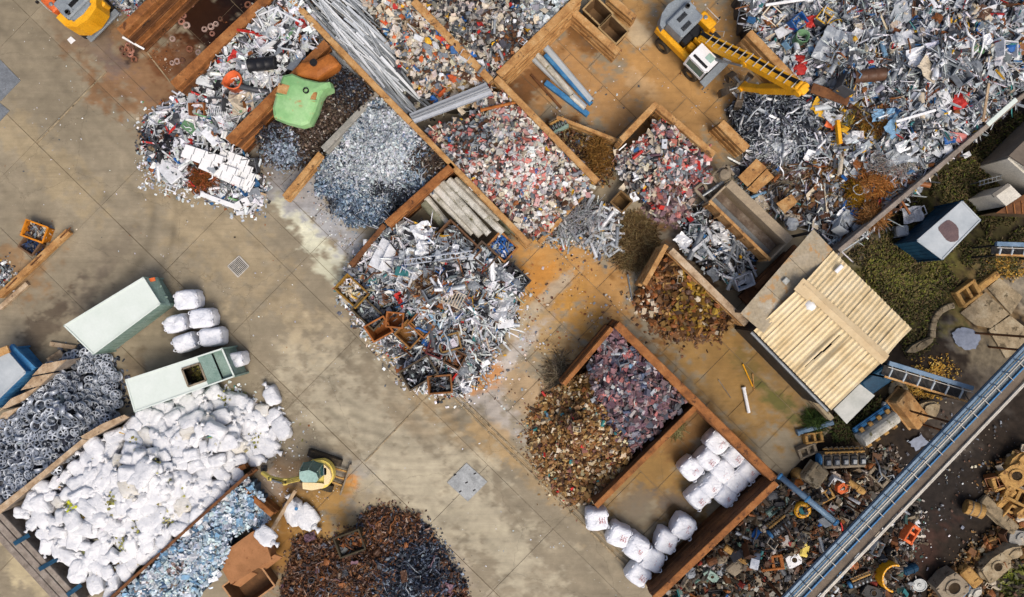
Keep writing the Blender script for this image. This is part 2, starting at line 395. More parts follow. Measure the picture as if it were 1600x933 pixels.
class Field:
    """height of a heap over the picture plane: corner heights, peaks, lumps"""
    def __init__(s, poly, pts, rough=.18, freq=.05, power=2.6):
        s.poly = poly; P = [list(q) for q in pts]; n = len(poly)
        for i in range(n):
            a, b = poly[i], poly[(i+1) % n]; L = math.hypot(b[0]-a[0], b[1]-a[1]); m = max(1, int(L/25))
            for k in range(m):
                t = k/m; P.append([a[j]+(b[j]-a[j])*t for j in range(3)])
        s.P = np.array(P, float); s.rough = rough; s.freq = freq; s.power = power; s.w = np.array([3.0]*len(pts)+[1.0]*(len(P)-len(pts)))
        x = [p[0] for p in poly]; y = [p[1] for p in poly]; s.box = (min(x), min(y), max(x), max(y))
        s.area = abs(sum(poly[i][0]*poly[(i+1) % n][1]-poly[(i+1) % n][0]*poly[i][1] for i in range(n)))/2
    def h(s, x, y):
        x = np.atleast_1d(np.asarray(x, float)); y = np.atleast_1d(np.asarray(y, float)); out = np.zeros(len(x))
        for i in range(0, len(x), 20000):
            a, b = x[i:i+20000], y[i:i+20000]
            d = np.hypot(a[:, None]-s.P[:, 0], b[:, None]-s.P[:, 1])+4
            w = s.w/d**s.power; z = (w*s.P[:, 2]).sum(1)/w.sum(1)
            out[i:i+20000] = z+(fbm(a*s.freq, b*s.freq, 3)-.5)*2*s.rough*np.clip(z*2, 0, 1)
        return np.maximum(out, .0)
    def at(s, px, py, dz=0.0):
        z = float(s.h([px], [py])[0])+dz; return W(px, py, z)
    def sample(s, n, edge=0):
        xs = []; ys = []; t = 0
        while t < n:
            m = int((n-t)*1.6*((s.box[2]-s.box[0])*(s.box[3]-s.box[1]))/max(s.area, 1))+50
            x = rng.uniform(s.box[0], s.box[2], m); y = rng.uniform(s.box[1], s.box[3], m)
            k = inside(x+rng.normal(0, 3.5, m), y+rng.normal(0, 3.5, m), s.poly); xs.append(x[k]); ys.append(y[k]); t += k.sum()
        return np.concatenate(xs)[:n], np.concatenate(ys)[:n]
def heap(name, label, cat, poly, pts, base, layers, zones=(), rough=.2, freq=.05, cell=6, bmat=.0, field=None):
    """one uncountable mass: mound + thousands of bits. layers: (shape, cover, (len lo,hi px), (width ratio lo,hi), (thick ratio lo,hi), tilt, palette)
       zones: (px,py,r,palette) places where another mixture lies"""
    rp = []; n = len(poly); ccw = sum(poly[i][0]*poly[(i+1) % n][1]-poly[(i+1) % n][0]*poly[i][1] for i in range(n)) > 0
    for i in range(n):                                   # open edges run ragged
        a, b = poly[i], poly[(i+1) % n]; rp.append(a); L = math.hypot(b[0]-a[0], b[1]-a[1])
        if max(a[2], b[2]) > .3: continue
        k = int(L/9); nx_, ny_ = ((b[1]-a[1])/L, -(b[0]-a[0])/L) if ccw else (-(b[1]-a[1])/L, (b[0]-a[0])/L)
        for j in range(1, k):
            t = j/k; x = a[0]+(b[0]-a[0])*t; y = a[1]+(b[1]-a[1])*t; d = (float(fbm(np.array([x*.06]), np.array([y*.06]), 3)[0])-.5)*24+rnd.uniform(-3, 3)
            rp.append((x+nx_*d, y+ny_*d, (a[2]+(b[2]-a[2])*t)*.8))
    poly = rp
    F = field or Field(poly, pts, rough, freq); ch = Chips()
    x0, y0, x1, y1 = F.box; gx = np.arange(x0-cell, x1+2*cell, cell); gy = np.arange(y0-cell, y1+2*cell, cell)
    X, Y = np.meshgrid(gx, gy); nx, ny = len(gx), len(gy); f = X.ravel(), Y.ravel()
    ins = inside(f[0], f[1], F.poly); Z = F.h(*f)-.10
    idx = np.arange(nx*ny).reshape(ny, nx)
    q = np.stack([idx[:-1, :-1], idx[1:, :-1], idx[1:, 1:], idx[:-1, 1:]], -1).reshape(-1, 4)
    q = q[ins[q].sum(1) >= 3]
    V = Wn(np.stack([f[0], f[1], Z], 1)); bc = np.array([*c(*base), bmat])
    Cc = np.tile(bc, (len(V), 1)); Cc[:, :3] *= (.3+.6*fbm(f[0]*.09, f[1]*.09, 3))[:, None]  # mound darkened: shade of the gaps between bits put into its colour
    use = np.zeros(len(V), bool); use[q.ravel()] = True; mp = np.cumsum(use)-1
    V = V[use]; Cc = Cc[use]; q = mp[q]
    e = np.concatenate([q[:, [0, 1]], q[:, [1, 2]], q[:, [2, 3]], q[:, [3, 0]]]); key = np.sort(e, 1); _, inv, cnt = np.unique(key, axis=0, return_inverse=True, return_counts=True)
    be = e[cnt[inv.ravel()] == 1]; B = V.copy(); B[:, 2] = -.02; n = len(V)
    sk_ = np.stack([be[:, 1], be[:, 0], be[:, 0]+n, be[:, 1]+n], 1)
    ch.raw(np.concatenate([V, B]), [q, sk_], np.concatenate([Cc, Cc]))
    for (kind, cover, ln, wr, tr, tilt, pal) in layers:
        lm = (ln[0]+ln[1])/2; n = int(F.area*cover/(lm*lm*(wr[0]+wr[1])/2*.8)); n = max(5, min(n, 9000))
        x, y = F.sample(n); L = ln[0]+(ln[1]-ln[0])*rng.random(n)**1.8
        sc = np.stack([L, L*rng.uniform(*wr, n), L*rng.uniform(*tr, n)], 1)/S
        z = F.h(x, y); P = Wn(np.stack([x, y, z], 1)); P[:, 2] += rng.uniform(-.04, .10, n)
        col = palette(pal, n)
        for (zx, zy, r, zp) in zones:
            d = np.hypot(x-zx, y-zy)*(.65+.7*fbm(x*.04, y*.04, 3)); k = rng.random(n) < np.clip((r*1.25-d)/(r*.8), 0, 1)
            if k.any(): col[k] = palette(zp, int(k.sum()))
        yaw = rng.uniform(0, 2*PI, n)
        if kind in ('angle', 'channel', 'tube', 'curl'): sc = sc[:, [1, 0, 2]]
        ch.add(kind, P, rot_np(yaw, rng.normal(0, tilt, n), rng.normal(0, tilt, n)), sc, col)
    # crumbs that have rolled off the open edges
    n = len(F.poly); X = []; Y = []
    ccw = sum(F.poly[i][0]*F.poly[(i+1) % n][1]-F.poly[(i+1) % n][0]*F.poly[i][1] for i in range(n)) > 0
    for i in range(n):
        a, b = F.poly[i], F.poly[(i+1) % n]
        if max(a[2], b[2]) > .45: continue
        L = math.hypot(b[0]-a[0], b[1]-a[1]); m = int(L*2.2); t = rng.random(m); o_ = rng.exponential(5.5, m)-2.5; nx_, ny_ = ((b[1]-a[1])/L, -(b[0]-a[0])/L) if ccw else (-(b[1]-a[1])/L, (b[0]-a[0])/L)
        X.append(a[0]+(b[0]-a[0])*t+nx_*o_); Y.append(a[1]+(b[1]-a[1])*t+ny_*o_)
    if X:
        X = np.concatenate(X); Y = np.concatenate(Y); n = len(X); pal = layers[0][6]; lm = layers[0][2]
        L = rng.uniform(.25, .75, n)*min(lm[0]*1.6, 9)/S; P = Wn(np.stack([X, Y, np.full(n, .03)], 1)); col = palette(pal, n)
        for (zx, zy, r, zp) in zones:
            k = np.hypot(X-zx, Y-zy) < r*1.2
            if k.any(): col[k] = palette(zp, int(k.sum()))
        ch.add('plate', P, rot_np(rng.uniform(0, 6, n), rng.normal(0, .3, n), rng.normal(0, .3, n)), np.stack([L, L*rng.uniform(.3, .9, n), L*.4], 1), col)
    o = ch.build(name); tag(o, label, cat, kind='stuff'); return F
# ---------------------------------------------------------------- ground
A0 = math.radians(44.4); CA, SA = math.cos(A0), math.sin(A0)
def uv(px, py): return px*CA+py*SA, px*SA-py*CA
def pxy(u, v): return u*CA+v*SA, u*SA-v*CA
# stains and wear, also shade painted under big bags, with places of their own: px, py, r along the lanes, r across, colour, strength, roughness
ST = [(220, 130, 130, 75, (140, 106, 76), .85, .75), (165, 85, 70, 24, (112, 102, 98), .7, .7), (335, 40, 70, 70, (38, 22, 15), .98, .35), (370, 10, 70, 50, (34, 20, 14), .98, .35),
      (290, 95, 60, 50, (112, 72, 46), .8, .6), (205, 85, 16, 16, (62, 48, 42), .9, .5), (300, 10, 130, 45, (52, 32, 22), .95, .4),
      (130, 470, 26, 60, (96, 86, 76), .6, .6), (75, 505, 30, 70, (88, 76, 64), .75, .55), (30, 420, 60, 60, (150, 112, 72), .6, .8),
      (180, 395, 24, 60, (118, 108, 94), .45, .7), (205, 570, 22, 40, (116, 100, 78), .6, .6), (310, 545, 60, 30, (88, 80, 70), .8, .5),  # last patch paints the shade under and between the big bags
      (470, 340, 80, 20, (222, 220, 194), .95, .8), (498, 378, 50, 26, (228, 226, 200), .95, .8), (515, 425, 50, 16, (214, 212, 186), .9, .8), (455, 330, 30, 14, (222, 220, 196), .9, .8), (525, 400, 30, 14, (226, 224, 200), .9, .8),
      (440, 275, 45, 40, (120, 114, 106), .7, .6), (300, 295, 40, 20, (128, 118, 104), .5, .7), (510, 345, 110, 34, (178, 178, 178), .95, .6), (480, 290, 50, 40, (160, 158, 156), .85, .6),
      (440, 230, 50, 60, (132, 126, 120), .6, .6),
      (870, 430, 90, 64, (200, 152, 92), .92, .75), (935, 450, 95, 66, (188, 144, 90), .9, .75), (820, 450, 34, 54, (200, 142, 76), .85, .7), (905, 500, 60, 40, (196, 148, 82), .9, .75),
      (860, 530, 120, 40, (190, 158, 110), .8, .75), (810, 600, 90, 40, (182, 156, 122), .8, .75), (790, 570, 14, 110, (198, 192, 184), .8, .7),
      (760, 630, 70, 30, (190, 182, 172), .8, .7), (850, 470, 12, 70, (186, 178, 160), .7, .7), (760, 590, 20, 30, (196, 132, 62), .8, .7),
      (1060, 110, 170, 170, (188, 146, 94), .92, .75), (870, 110, 110, 80, (176, 136, 92), .9, .7), (950, 150, 110, 60, (184, 144, 98), .85, .75),
      (1000, 55, 26, 22, (206, 190, 160), .75, .8), (1000, 130, 40, 16, (206, 176, 136), .6, .8), (915, 60, 40, 24, (104, 70, 40), .7, .6),
      (1060, 220, 80, 60, (170, 134, 90), .8, .75), (900, 230, 60, 40, (92, 62, 40), .9, .8), (830, 130, 24, 60, (110, 74, 46), .8, .8),
      (1110, 540, 130, 70, (152, 118, 70), .9, .65), (1130, 600, 130, 60, (158, 126, 78), .9, .6), (1060, 470, 60, 90, (120, 84, 48), .8, .7),
      (1090, 380, 90, 90, (92, 78, 66), .9, .75), (990, 380, 60, 60, (136, 98, 58), .8, .8), (1190, 600, 180, 50, (150, 118, 70), .8, .6),
      (1020, 720, 130, 110, (150, 116, 62), .95, .5), (1000, 790, 40, 40, (92, 78, 56), .85, .2), (1060, 800, 60, 24, (84, 66, 48), .8, .25),
      (960, 740, 30, 60, (148, 122, 80), .7, .5), (1090, 650, 50, 40, (110, 86, 52), .7, .5), (1020, 640, 200, 60, (140, 104, 66), .7, .7),
      (560, 750, 60, 50, (176, 170, 158), .8, .7), (545, 757, 16, 24, (214, 148, 78), .95, .75), (470, 800, 90, 90, (168, 132, 80), .9, .7),
      (430, 790, 60, 60, (150, 112, 64), .9, .65), (450, 730, 60, 26, (120, 104, 86), .8, .5), (420, 760, 24, 24, (172, 160, 146), .7, .6), (420, 870, 70, 70, (150, 110, 60), .9, .7),
      (600, 800, 60, 40, (176, 160, 130), .8, .7), (700, 870, 100, 24, (176, 164, 146), .7, .7), (500, 790, 30, 60, (170, 134, 82), .8, .6),
      (760, 680, 60, 26, (186, 158, 116), .8, .75), (680, 650, 90, 24, (172, 148, 112), .6, .7), (620, 560, 90, 16, (178, 150, 108), .7, .7),
      (850, 760, 80, 18, (178, 152, 112), .6, .7), (780, 850, 200, 36, (188, 178, 154), .7, .75), (640, 720, 300, 80, (188, 178, 154), .85, .75), (360, 400, 200, 60, (172, 154, 122), .5, .75),
      (1205, 615, 78, 15, (98, 94, 40), .97, .3), (1165, 570, 40, 18, (120, 100, 54), .8, .4), (50, 870, 80, 60, (192, 178, 146), .9, .85), (60, 240, 140, 40, (176, 158, 124), .5, .75), (640, 660, 70, 20, (146, 128, 102), .5, .7), (110, 40, 90, 30, (138, 120, 98), .6, .75)]
SOILC = (48, 40, 33)
STS = [(1500, 520, 40, 30, (104, 98, 90), .9, .6), (1545, 480, 90, 60, (150, 124, 88), .8, .8), (1590, 440, 60, 60, (160, 150, 132), .8, .8), (1555, 560, 60, 50, (122, 112, 94), .9, .8),
       (1460, 770, 90, 110, (44, 39, 36), .8, .7), (1480, 650, 60, 60, (84, 76, 68), .7, .7), (1540, 620, 60, 40, (76, 70, 64), .7, .7), (1450, 860, 40, 60, (74, 54, 46), .8, .8),
       (1400, 600, 40, 60, (70, 60, 42), .7, .8), (1340, 720, 60, 60, (66, 54, 40), .8, .8), (1230, 690, 30, 60, (130, 112, 78), .8, .8), (1260, 660, 40, 40, (84, 78, 48), .8, .8),
       (1420, 420, 110, 120, (96, 92, 52), .8, .9), (1360, 390, 30, 30, (128, 120, 104), .8, .9), (1500, 300, 90, 60, (72, 70, 40), .8, .9), (1560, 350, 60, 60, (92, 86, 56), .8, .9)]
def stain(px, py, base, lst, seed=0):
    u, v = uv(px, py); n = len(px)
    C = np.tile(np.array(c(*base)), (n, 1)); R = np.full(n, .72)
    C *= (.82+.36*fbm(px*.011+seed, py*.011, 4))[:, None]
    w1 = fbm(px*.02+9, py*.02, 4)-.5; w2 = fbm(px*.09+3, py*.09, 3)-.5; w3 = fbm(px*.3+7, py*.3, 2)-.5
    for (sx, sy, ru, rv, col, s, ro) in lst:
        su, sv = uv(sx, sy); d = np.hypot((u-su)/ru, (v-sv)/rv)
        near = d < 2.4
        if not near.any(): continue
        d = d[near]+w1[near]*1.25+w2[near]*1.3+w3[near]*.55
        k = np.clip((1.05-d)/.6, 0, 1); k = k*k*(3-2*k)*s
        C[near] += (np.array(c(*col))-C[near])*k[:, None]; R[near] += (ro-R[near])*k
    C *= (.9+.2*fbm(px*.2, py*.2, 2))[:, None]
    lum = C.mean(1, keepdims=True); C = np.clip(lum+(C-lum)*1.08, .004, .85)
    return np.concatenate([C, R[:, None]], 1)
# tyre sweeps on the road: arcs of darker rubber
def sweeps(px, py, C):
    for (x, y, r, w, a0, a1, s) in [(640, 480, 190, 5, 40, 120, .16), (640, 480, 205, 4, 30, 130, .14), (640, 480, 175, 3, 50, 125, .14), (640, 480, 220, 5, 35, 120, .12), (650, 500, 150, 4, 40, 130, .12),
                                    (640, 480, 240, 4, 40, 110, .1), (90, 330, 150, 7, -30, 60, .14), (100, 330, 175, 4, -30, 60, .12), (260, 160, 60, 3, 20, 150, .1)]:
        d = np.hypot(px-x, py-y); an = np.degrees(np.arctan2(py-y, px-x))
        k = np.exp(-((d-r)/w)**2)*((an > a0) & (an < a1))*s*1.5*(.4+1.2*fbm(px*.05, py*.05, 3)); C[:, :3] *= (1-k)[:, None]
    u, v = uv(px, py)
    for v0, w, s in [(-70, 8, .12), (-30, 5, .1), (-95, 6, .08), (5, 7, .1), (30, 4, .1), (-170, 8, .09), (-210, 5, .08)]:
        k = np.exp(-((v-v0+18*(fbm(u*.006, u*0+v0, 2)-.5))/w)**2)*s*1.7*np.clip(fbm(px*.03+v0, py*.03, 3)*2-.5, 0, 1); C[:, :3] *= (1-k)[:, None]
    return C
def sheet(name, x0, y0, x1, y1, cell, zf, base, lst, matname, poly=None):
    gx = np.linspace(x0, x1, int((x1-x0)/cell)+1); gy = np.linspace(y0, y1, int((y1-y0)/cell)+1); X, Y = np.meshgrid(gx, gy); f = X.ravel(), Y.ravel()
    V = Wn(np.stack([*f, np.zeros(len(f[0]))], 1)); V[:, 2] = zf(*f)
    i = np.arange(len(gx)*len(gy)).reshape(len(gy), len(gx)); q = np.stack([i[:-1, :-1], i[1:, :-1], i[1:, 1:], i[:-1, 1:]], -1).reshape(-1, 4)
    if poly: q = q[inside(f[0][q].mean(1), f[1][q].mean(1), poly)]
    o = bpy.data.objects.new(name, mesh_np(name, V, [q], matname, stain(*f, base, lst))); return link(o)
g = MB(); g.add([(-160, -160, -.34), (160, -160, -.34), (160, 160, -.34), (-160, 160, -.34)], [(0, 1, 2, 3)])
mat('farground', [c(92, 78, 58), c(128, 110, 82)], .6, .95, 0, .01)
tag(g.build('ground', 'farground', world=False), kind='structure')
YARD = [(-400, -300), (1760, -300), (1760, 10), (1600, 150), (1318, 398), (1172, 520), (1300, 668), (1222, 752), (1010, 950), (900, 1250), (-400, 1250)]
soil = sheet('soil', 1000, 60, 1800, 1100, 5, lambda x, y: -.09+.16*(fbm(x*.03, y*.03, 4)-.3), SOILC, STS, 'soil', [(1640, 60), (1300, 395), (1150, 500), (1280, 668), (1200, 752), (1000, 950), (900, 1100), (1800, 1100), (1800, 60)])
tag(soil, 'dark churned earth beyond the scrap bays', 'soil', kind='structure')
yard = empty('yard', (0, 0, 0)); tag(yard, kind='structure')
bed = MB(); bed.prism([W(*p)[:2] for p in YARD], -.2, -.03); mat('jointfill', [c(84, 72, 56), c(128, 112, 90), c(156, 140, 114)], .35, .9)
tag(bed.build('joint_bed', 'jointfill', yard))
vl = [-680, -522, -388, -254, -120, 14, 56, 96]+[96+78*i for i in range(1, 12)]
nslab = 0
for j in range(len(vl)-1):
    v0, v1 = vl[j], vl[j+1]; step = 143 if v1 <= 96 else 71.5
    if v1-v0 < 45: step = 286
    off = 195 % step+(35 if v1 > 96 and j % 2 else 0)
    for k in range(-6, 40):
        u0 = off+k*step-143; u1 = u0+step
        cs = [pxy(u0, v0), pxy(u1, v0), pxy(u1, v1), pxy(u0, v1)]
        if max(p[0] for p in cs) < -110 or min(p[0] for p in cs) > 1710 or max(p[1] for p in cs) < -110 or min(p[1] for p in cs) > 1040: continue
        cell = 3.4; nu = int((u1-u0)/cell)+2; nv = int((v1-v0)/cell)+2
        gu = rnd.choice((.16, .2, .42)); g0 = .5 if v0 == -120 else rnd.choice((.16, .3)); g1 = .5 if v1 == -120 else rnd.choice((.16, .3))
        if v0 >= 96: gu, g0, g1 = .4, .4, .4
        U, V_ = np.meshgrid(np.linspace(u0+gu, u1-gu, nu), np.linspace(v0+g0, v1-g1, nv)); f = pxy(U.ravel(), V_.ravel())
        i = np.arange(nu*nv).reshape(nv, nu); q = np.stack([i[:-1, :-1], i[:-1, 1:], i[1:, 1:], i[1:, :-1]], -1).reshape(-1, 4)
        q = q[inside(f[0][q].mean(1), f[1][q].mean(1), YARD)]
        if not len(q): continue
        P = Wn(np.stack([*f, np.zeros(len(f[0]))], 1)); dz = rng.uniform(-.004, .004); P[:, 2] = dz+.006*(fbm(f[0]*.03, f[1]*.03, 2)-.5)
        C = sweeps(*f, stain(*f, (151, 140, 119), ST)); C[:, :3] *= rng.uniform(.93, 1.05)
        ed = (i == i[:, :1]) | (i == i[:, -1:]) | (i == i[:1]) | (i == i[-1:])
        C[ed.ravel(), :3] *= (.95 if v0 >= 96 else .98)
        b = P.copy(); b[:, 2] = -.05; m = len(P)
        rim = np.concatenate([i[0, :], i[1:, -1], i[-1, -2::-1], i[-2:0:-1, 0]])
        sk2 = np.stack([rim, np.roll(rim, -1), np.roll(rim, -1)+m, rim+m], 1)[:, ::-1] if len(q) == (nu-1)*(nv-1) else np.zeros((0, 4), int)
        fl = [q]+([sk2] if len(sk2) else [])
        if len(sk2): P = np.concatenate([P, b]); C = np.concatenate([C, C])
        link(bpy.data.objects.new('concrete_slab', mesh_np('concrete_slab', P, fl, 'ground', C)), yard); nslab += 1
# ---------------------------------------------------------------- bay walls: stacked beams
def wall(p, q, h, t, m, label, n=4, name='bay_wall', off=.035, posts=0, cat='wall', cap=None, lean=0, zb=0.0):
    """p,q: ends of the top edge in the photo; n courses of beams, each a part"""
    a = W(*p, h); b = W(*q, h); a.z = b.z = 0; d = (b-a).normalized(); nrm = Vector((-d.y, d.x, 0)); r = tag(empty(name, (a+b)/2, 0, label, cat), kind='thing')
    ch = (h-zb)/n
    for i in range(n):
        z0 = zb+i*ch; o = nrm*rnd.uniform(-off, off); e0 = d*rnd.uniform(-.06, .06); e1 = d*rnd.uniform(-.06, .06)
        if i == n-1: o = Vector()
        mb = MB(); tt = t*rnd.uniform(.86, 1.0) if i < n-1 else t
        mb.beam(a+o+e0+Vector((0, 0, z0+ch*.5)), b+o+e1+Vector((0, 0, z0+ch*.5)), tt*.82, ch*.985)
        mb.beam(a+o+e0+Vector((0, 0, z0+ch*.86)), b+o+e1+Vector((0, 0, z0+ch*.86)), tt, ch*.2, bev=.02)
        mb.beam(a+o+e0+Vector((0, 0, z0+ch*.13)), b+o+e1+Vector((0, 0, z0+ch*.13)), tt*.99, ch*.18, bev=.02)
        mb.build('beam', ('rustdark' if m == 'rust' and n == 4 and i in (0, 2) else m), r)
        if cap and i == n-1:
            mb = MB(); mb.beam(a+Vector((0, 0, h+.02)), b+Vector((0, 0, h+.02)), t*1.04, .07, bev=.015); mb.build('cap_strip', cap, r)
    L = (b-a).length
    for k in range(posts):
        c0 = a+d*(L*(k+.5)/posts); mb = MB()
        for s in (-1, 1):
            mb.beam(c0+nrm*s*(t*.5+.05), c0+nrm*s*(t*.5+.05)+Vector((0, 0, h*.97)), .16, .1, up=d)
        mb.build('post', m, r)
    return r
HW = 2.5
WALLS = [((187, 50), (290, -50), HW, .42, 'rust', 'tall rusty beam wall on the far side of the oily black bay', 4, 'rust'),
         ((271, 134), (440, -24), HW, .5, 'rust', 'rusty beam wall between the oily bay and the white household scrap', 4, 'rust'),
         ((357, 221), (511, 67), HW, .46, 'rust', 'rusty beam wall the green tank leans over', 4, 'rust'),
         ((452, -4), (640, 190), HW, .34, 'ochre', 'long thin ochre wall beside the bundle of silver bars', 4, None),
         ((641, 191), (827, 381), HW, .3, 'ochre', 'long thin ochre wall below the big heap of pink and white chips', 4, None),
         ((590, 145), (503, 234), 1.9, .34, 'concrete', 'grey wall between dark swarf and silver shavings', 3, None),
         ((500, 240), (443, 309), 1.0, .34, 'ochre', 'low weathered beam at the end of the grey bay wall', 2, None),
         ((707, 258), (604, 350), HW, .42, 'rust', 'rusty wall between the silver shavings and the grey logs', 4, None),
         ((600, 352), (548, 414), 1.4, .3, 'rustdark', 'low rusty wall end beside the pale slab and the metal heap', 2, None),
         ((645, 0), (768, 127), HW, .42, 'ochre', 'ochre beam wall splitting the grey chips from the coloured chips', 4, None),
         ((779, 117), (905, -5), HW, .44, 'ochre', 'ochre beam wall at the back of the bay with blue pipes', 4, None),
         ((892, 14), (966, 81), 1.5, .42, 'ochre', 'short ochre wall in front of the two cream skips', 3, None),
         ((952, -6), (993, 29), 1.0, .4, 'ochre', 'short ochre beam end above the whitish dust patch', 2, None),
         ((775, 121), (933, 283), HW, .36, 'ochre', 'ochre beam wall between the blue pipes and the pink chip heap', 4, None),
         ((909, 308), (843, 377), 1.4, .22, 'ochre', 'thin ochre barrier at the foot of the pink chip heap', 2, None),
         ((871, 183), (975, 223), 1.2, .2, 'ochre', 'slanting plank barrier behind the small teal machine', 2, None),
         ((970, 219), (1025, 162), HW, .34, 'ochre', 'ochre wall arm above the small heap of white and red chips', 4, None),
         ((1030, 167), (1117, 242), HW, .34, 'ochre', 'ochre wall along the top of the small red chip heap', 4, None),
         ((1170, 49), (1248, 131), HW, .44, 'ochre', 'ochre wall under the excavator boom holding back mixed scrap', 4, None),
         ((1126, 191), (1168, 233), 1.8, .5, 'ochre', 'short thick ochre beam wall beside the silver tinsel heap', 3, None),
         ((1041, 384), (1007, 445), HW, .28, 'ochre', 'leaning wall arm above the heap of brown blocks', 4, None),
         ((1048, 391), (1166, 506), HW, .36, 'ochre', 'ochre wall between brown blocks and the loose tubes', 4, 'timber'),
         ((880, 602), (957, 512), HW, .26, 'rust', 'thin rusty wall arm beside the wire tangle and brown chips', 4, None),
         ((963, 506), (1212, 750), HW, .46, 'rust', 'long rusty wall running past the big bag bay', 4, None),
         ((1213, 754), (1022, 936), HW, .36, 'rustdark', 'deep brown wall along the row of big bags', 4, 'rust'),
         ((1087, 636), (931, 791), 2.0, .3, 'rustdark', 'rusty wall dividing purple chips from the big bags', 3, 'rust'),
         ((387, 741), (160, 946), 1.9, .16, 'rustdark', 'thin dark wall between white sacks and pale blue chips', 3, None),
         ((380, 766), (426, 806), 1.2, .32, 'rust', 'short rusty wall by the white post and blue chips', 2, None),
         ((1608, 142), (1312, 392), 2.6, .26, 'greywood', 'long dark boundary wall behind the great scrap heap', 4, None),
         ((352, 742), (385, 728), .9, .3, 'rust', 'small rusty beam end at the corner of the sack bay', 1, None)]
for (p, q, h, t, m, lab, n, cap) in WALLS: wall(p, q, h, t, m, lab, n, cap=cap)
# white edge plate on the tall wall end
mb = MB(); a_, b_ = W(191, 58, 1.2), W(225, 77, .5); mb.beam(a_, b_, .1, .3); tag(mb.build('end_plate', 'white'), 'white painted strip on the end of the tall rusty wall', 'plate')
# low kerb and drain channel along the road
gut = empty('drain_channel', W(860, 770), 0, 'narrow concrete drain channel with kerb strips along the road', 'drain')
for i in range(11):
    u0 = 905+i*56; u1 = u0+54
    for vv, w_, hh in ((52, .12, .06), (60, .12, .05)):
        mb = MB(); mb.beam(W(*pxy(u0, vv))+Vector((0, 0, .02)), W(*pxy(u1, vv))+Vector((0, 0, .02)), w_, hh, bev=.01); mb.build('kerb_stone', 'oldconc', gut)
# threshold rail across the oily bay and light strip on the road
for p, q, lab in (((230, 82), (268, 131), 'thin steel threshold at the mouth of the oily bay'), ((58, 224), (166, 112), 'pale steel strip let into the road'), ((570, 722), (668, 620), 'pale joint strip across the road')):
    mb = MB(); mb.beam(W(*p)+Vector((0, 0, .01)), W(*q)+Vector((0, 0, .01)), .07, .03); tag(mb.build('joint_strip', 'oldconc'), lab, 'strip')
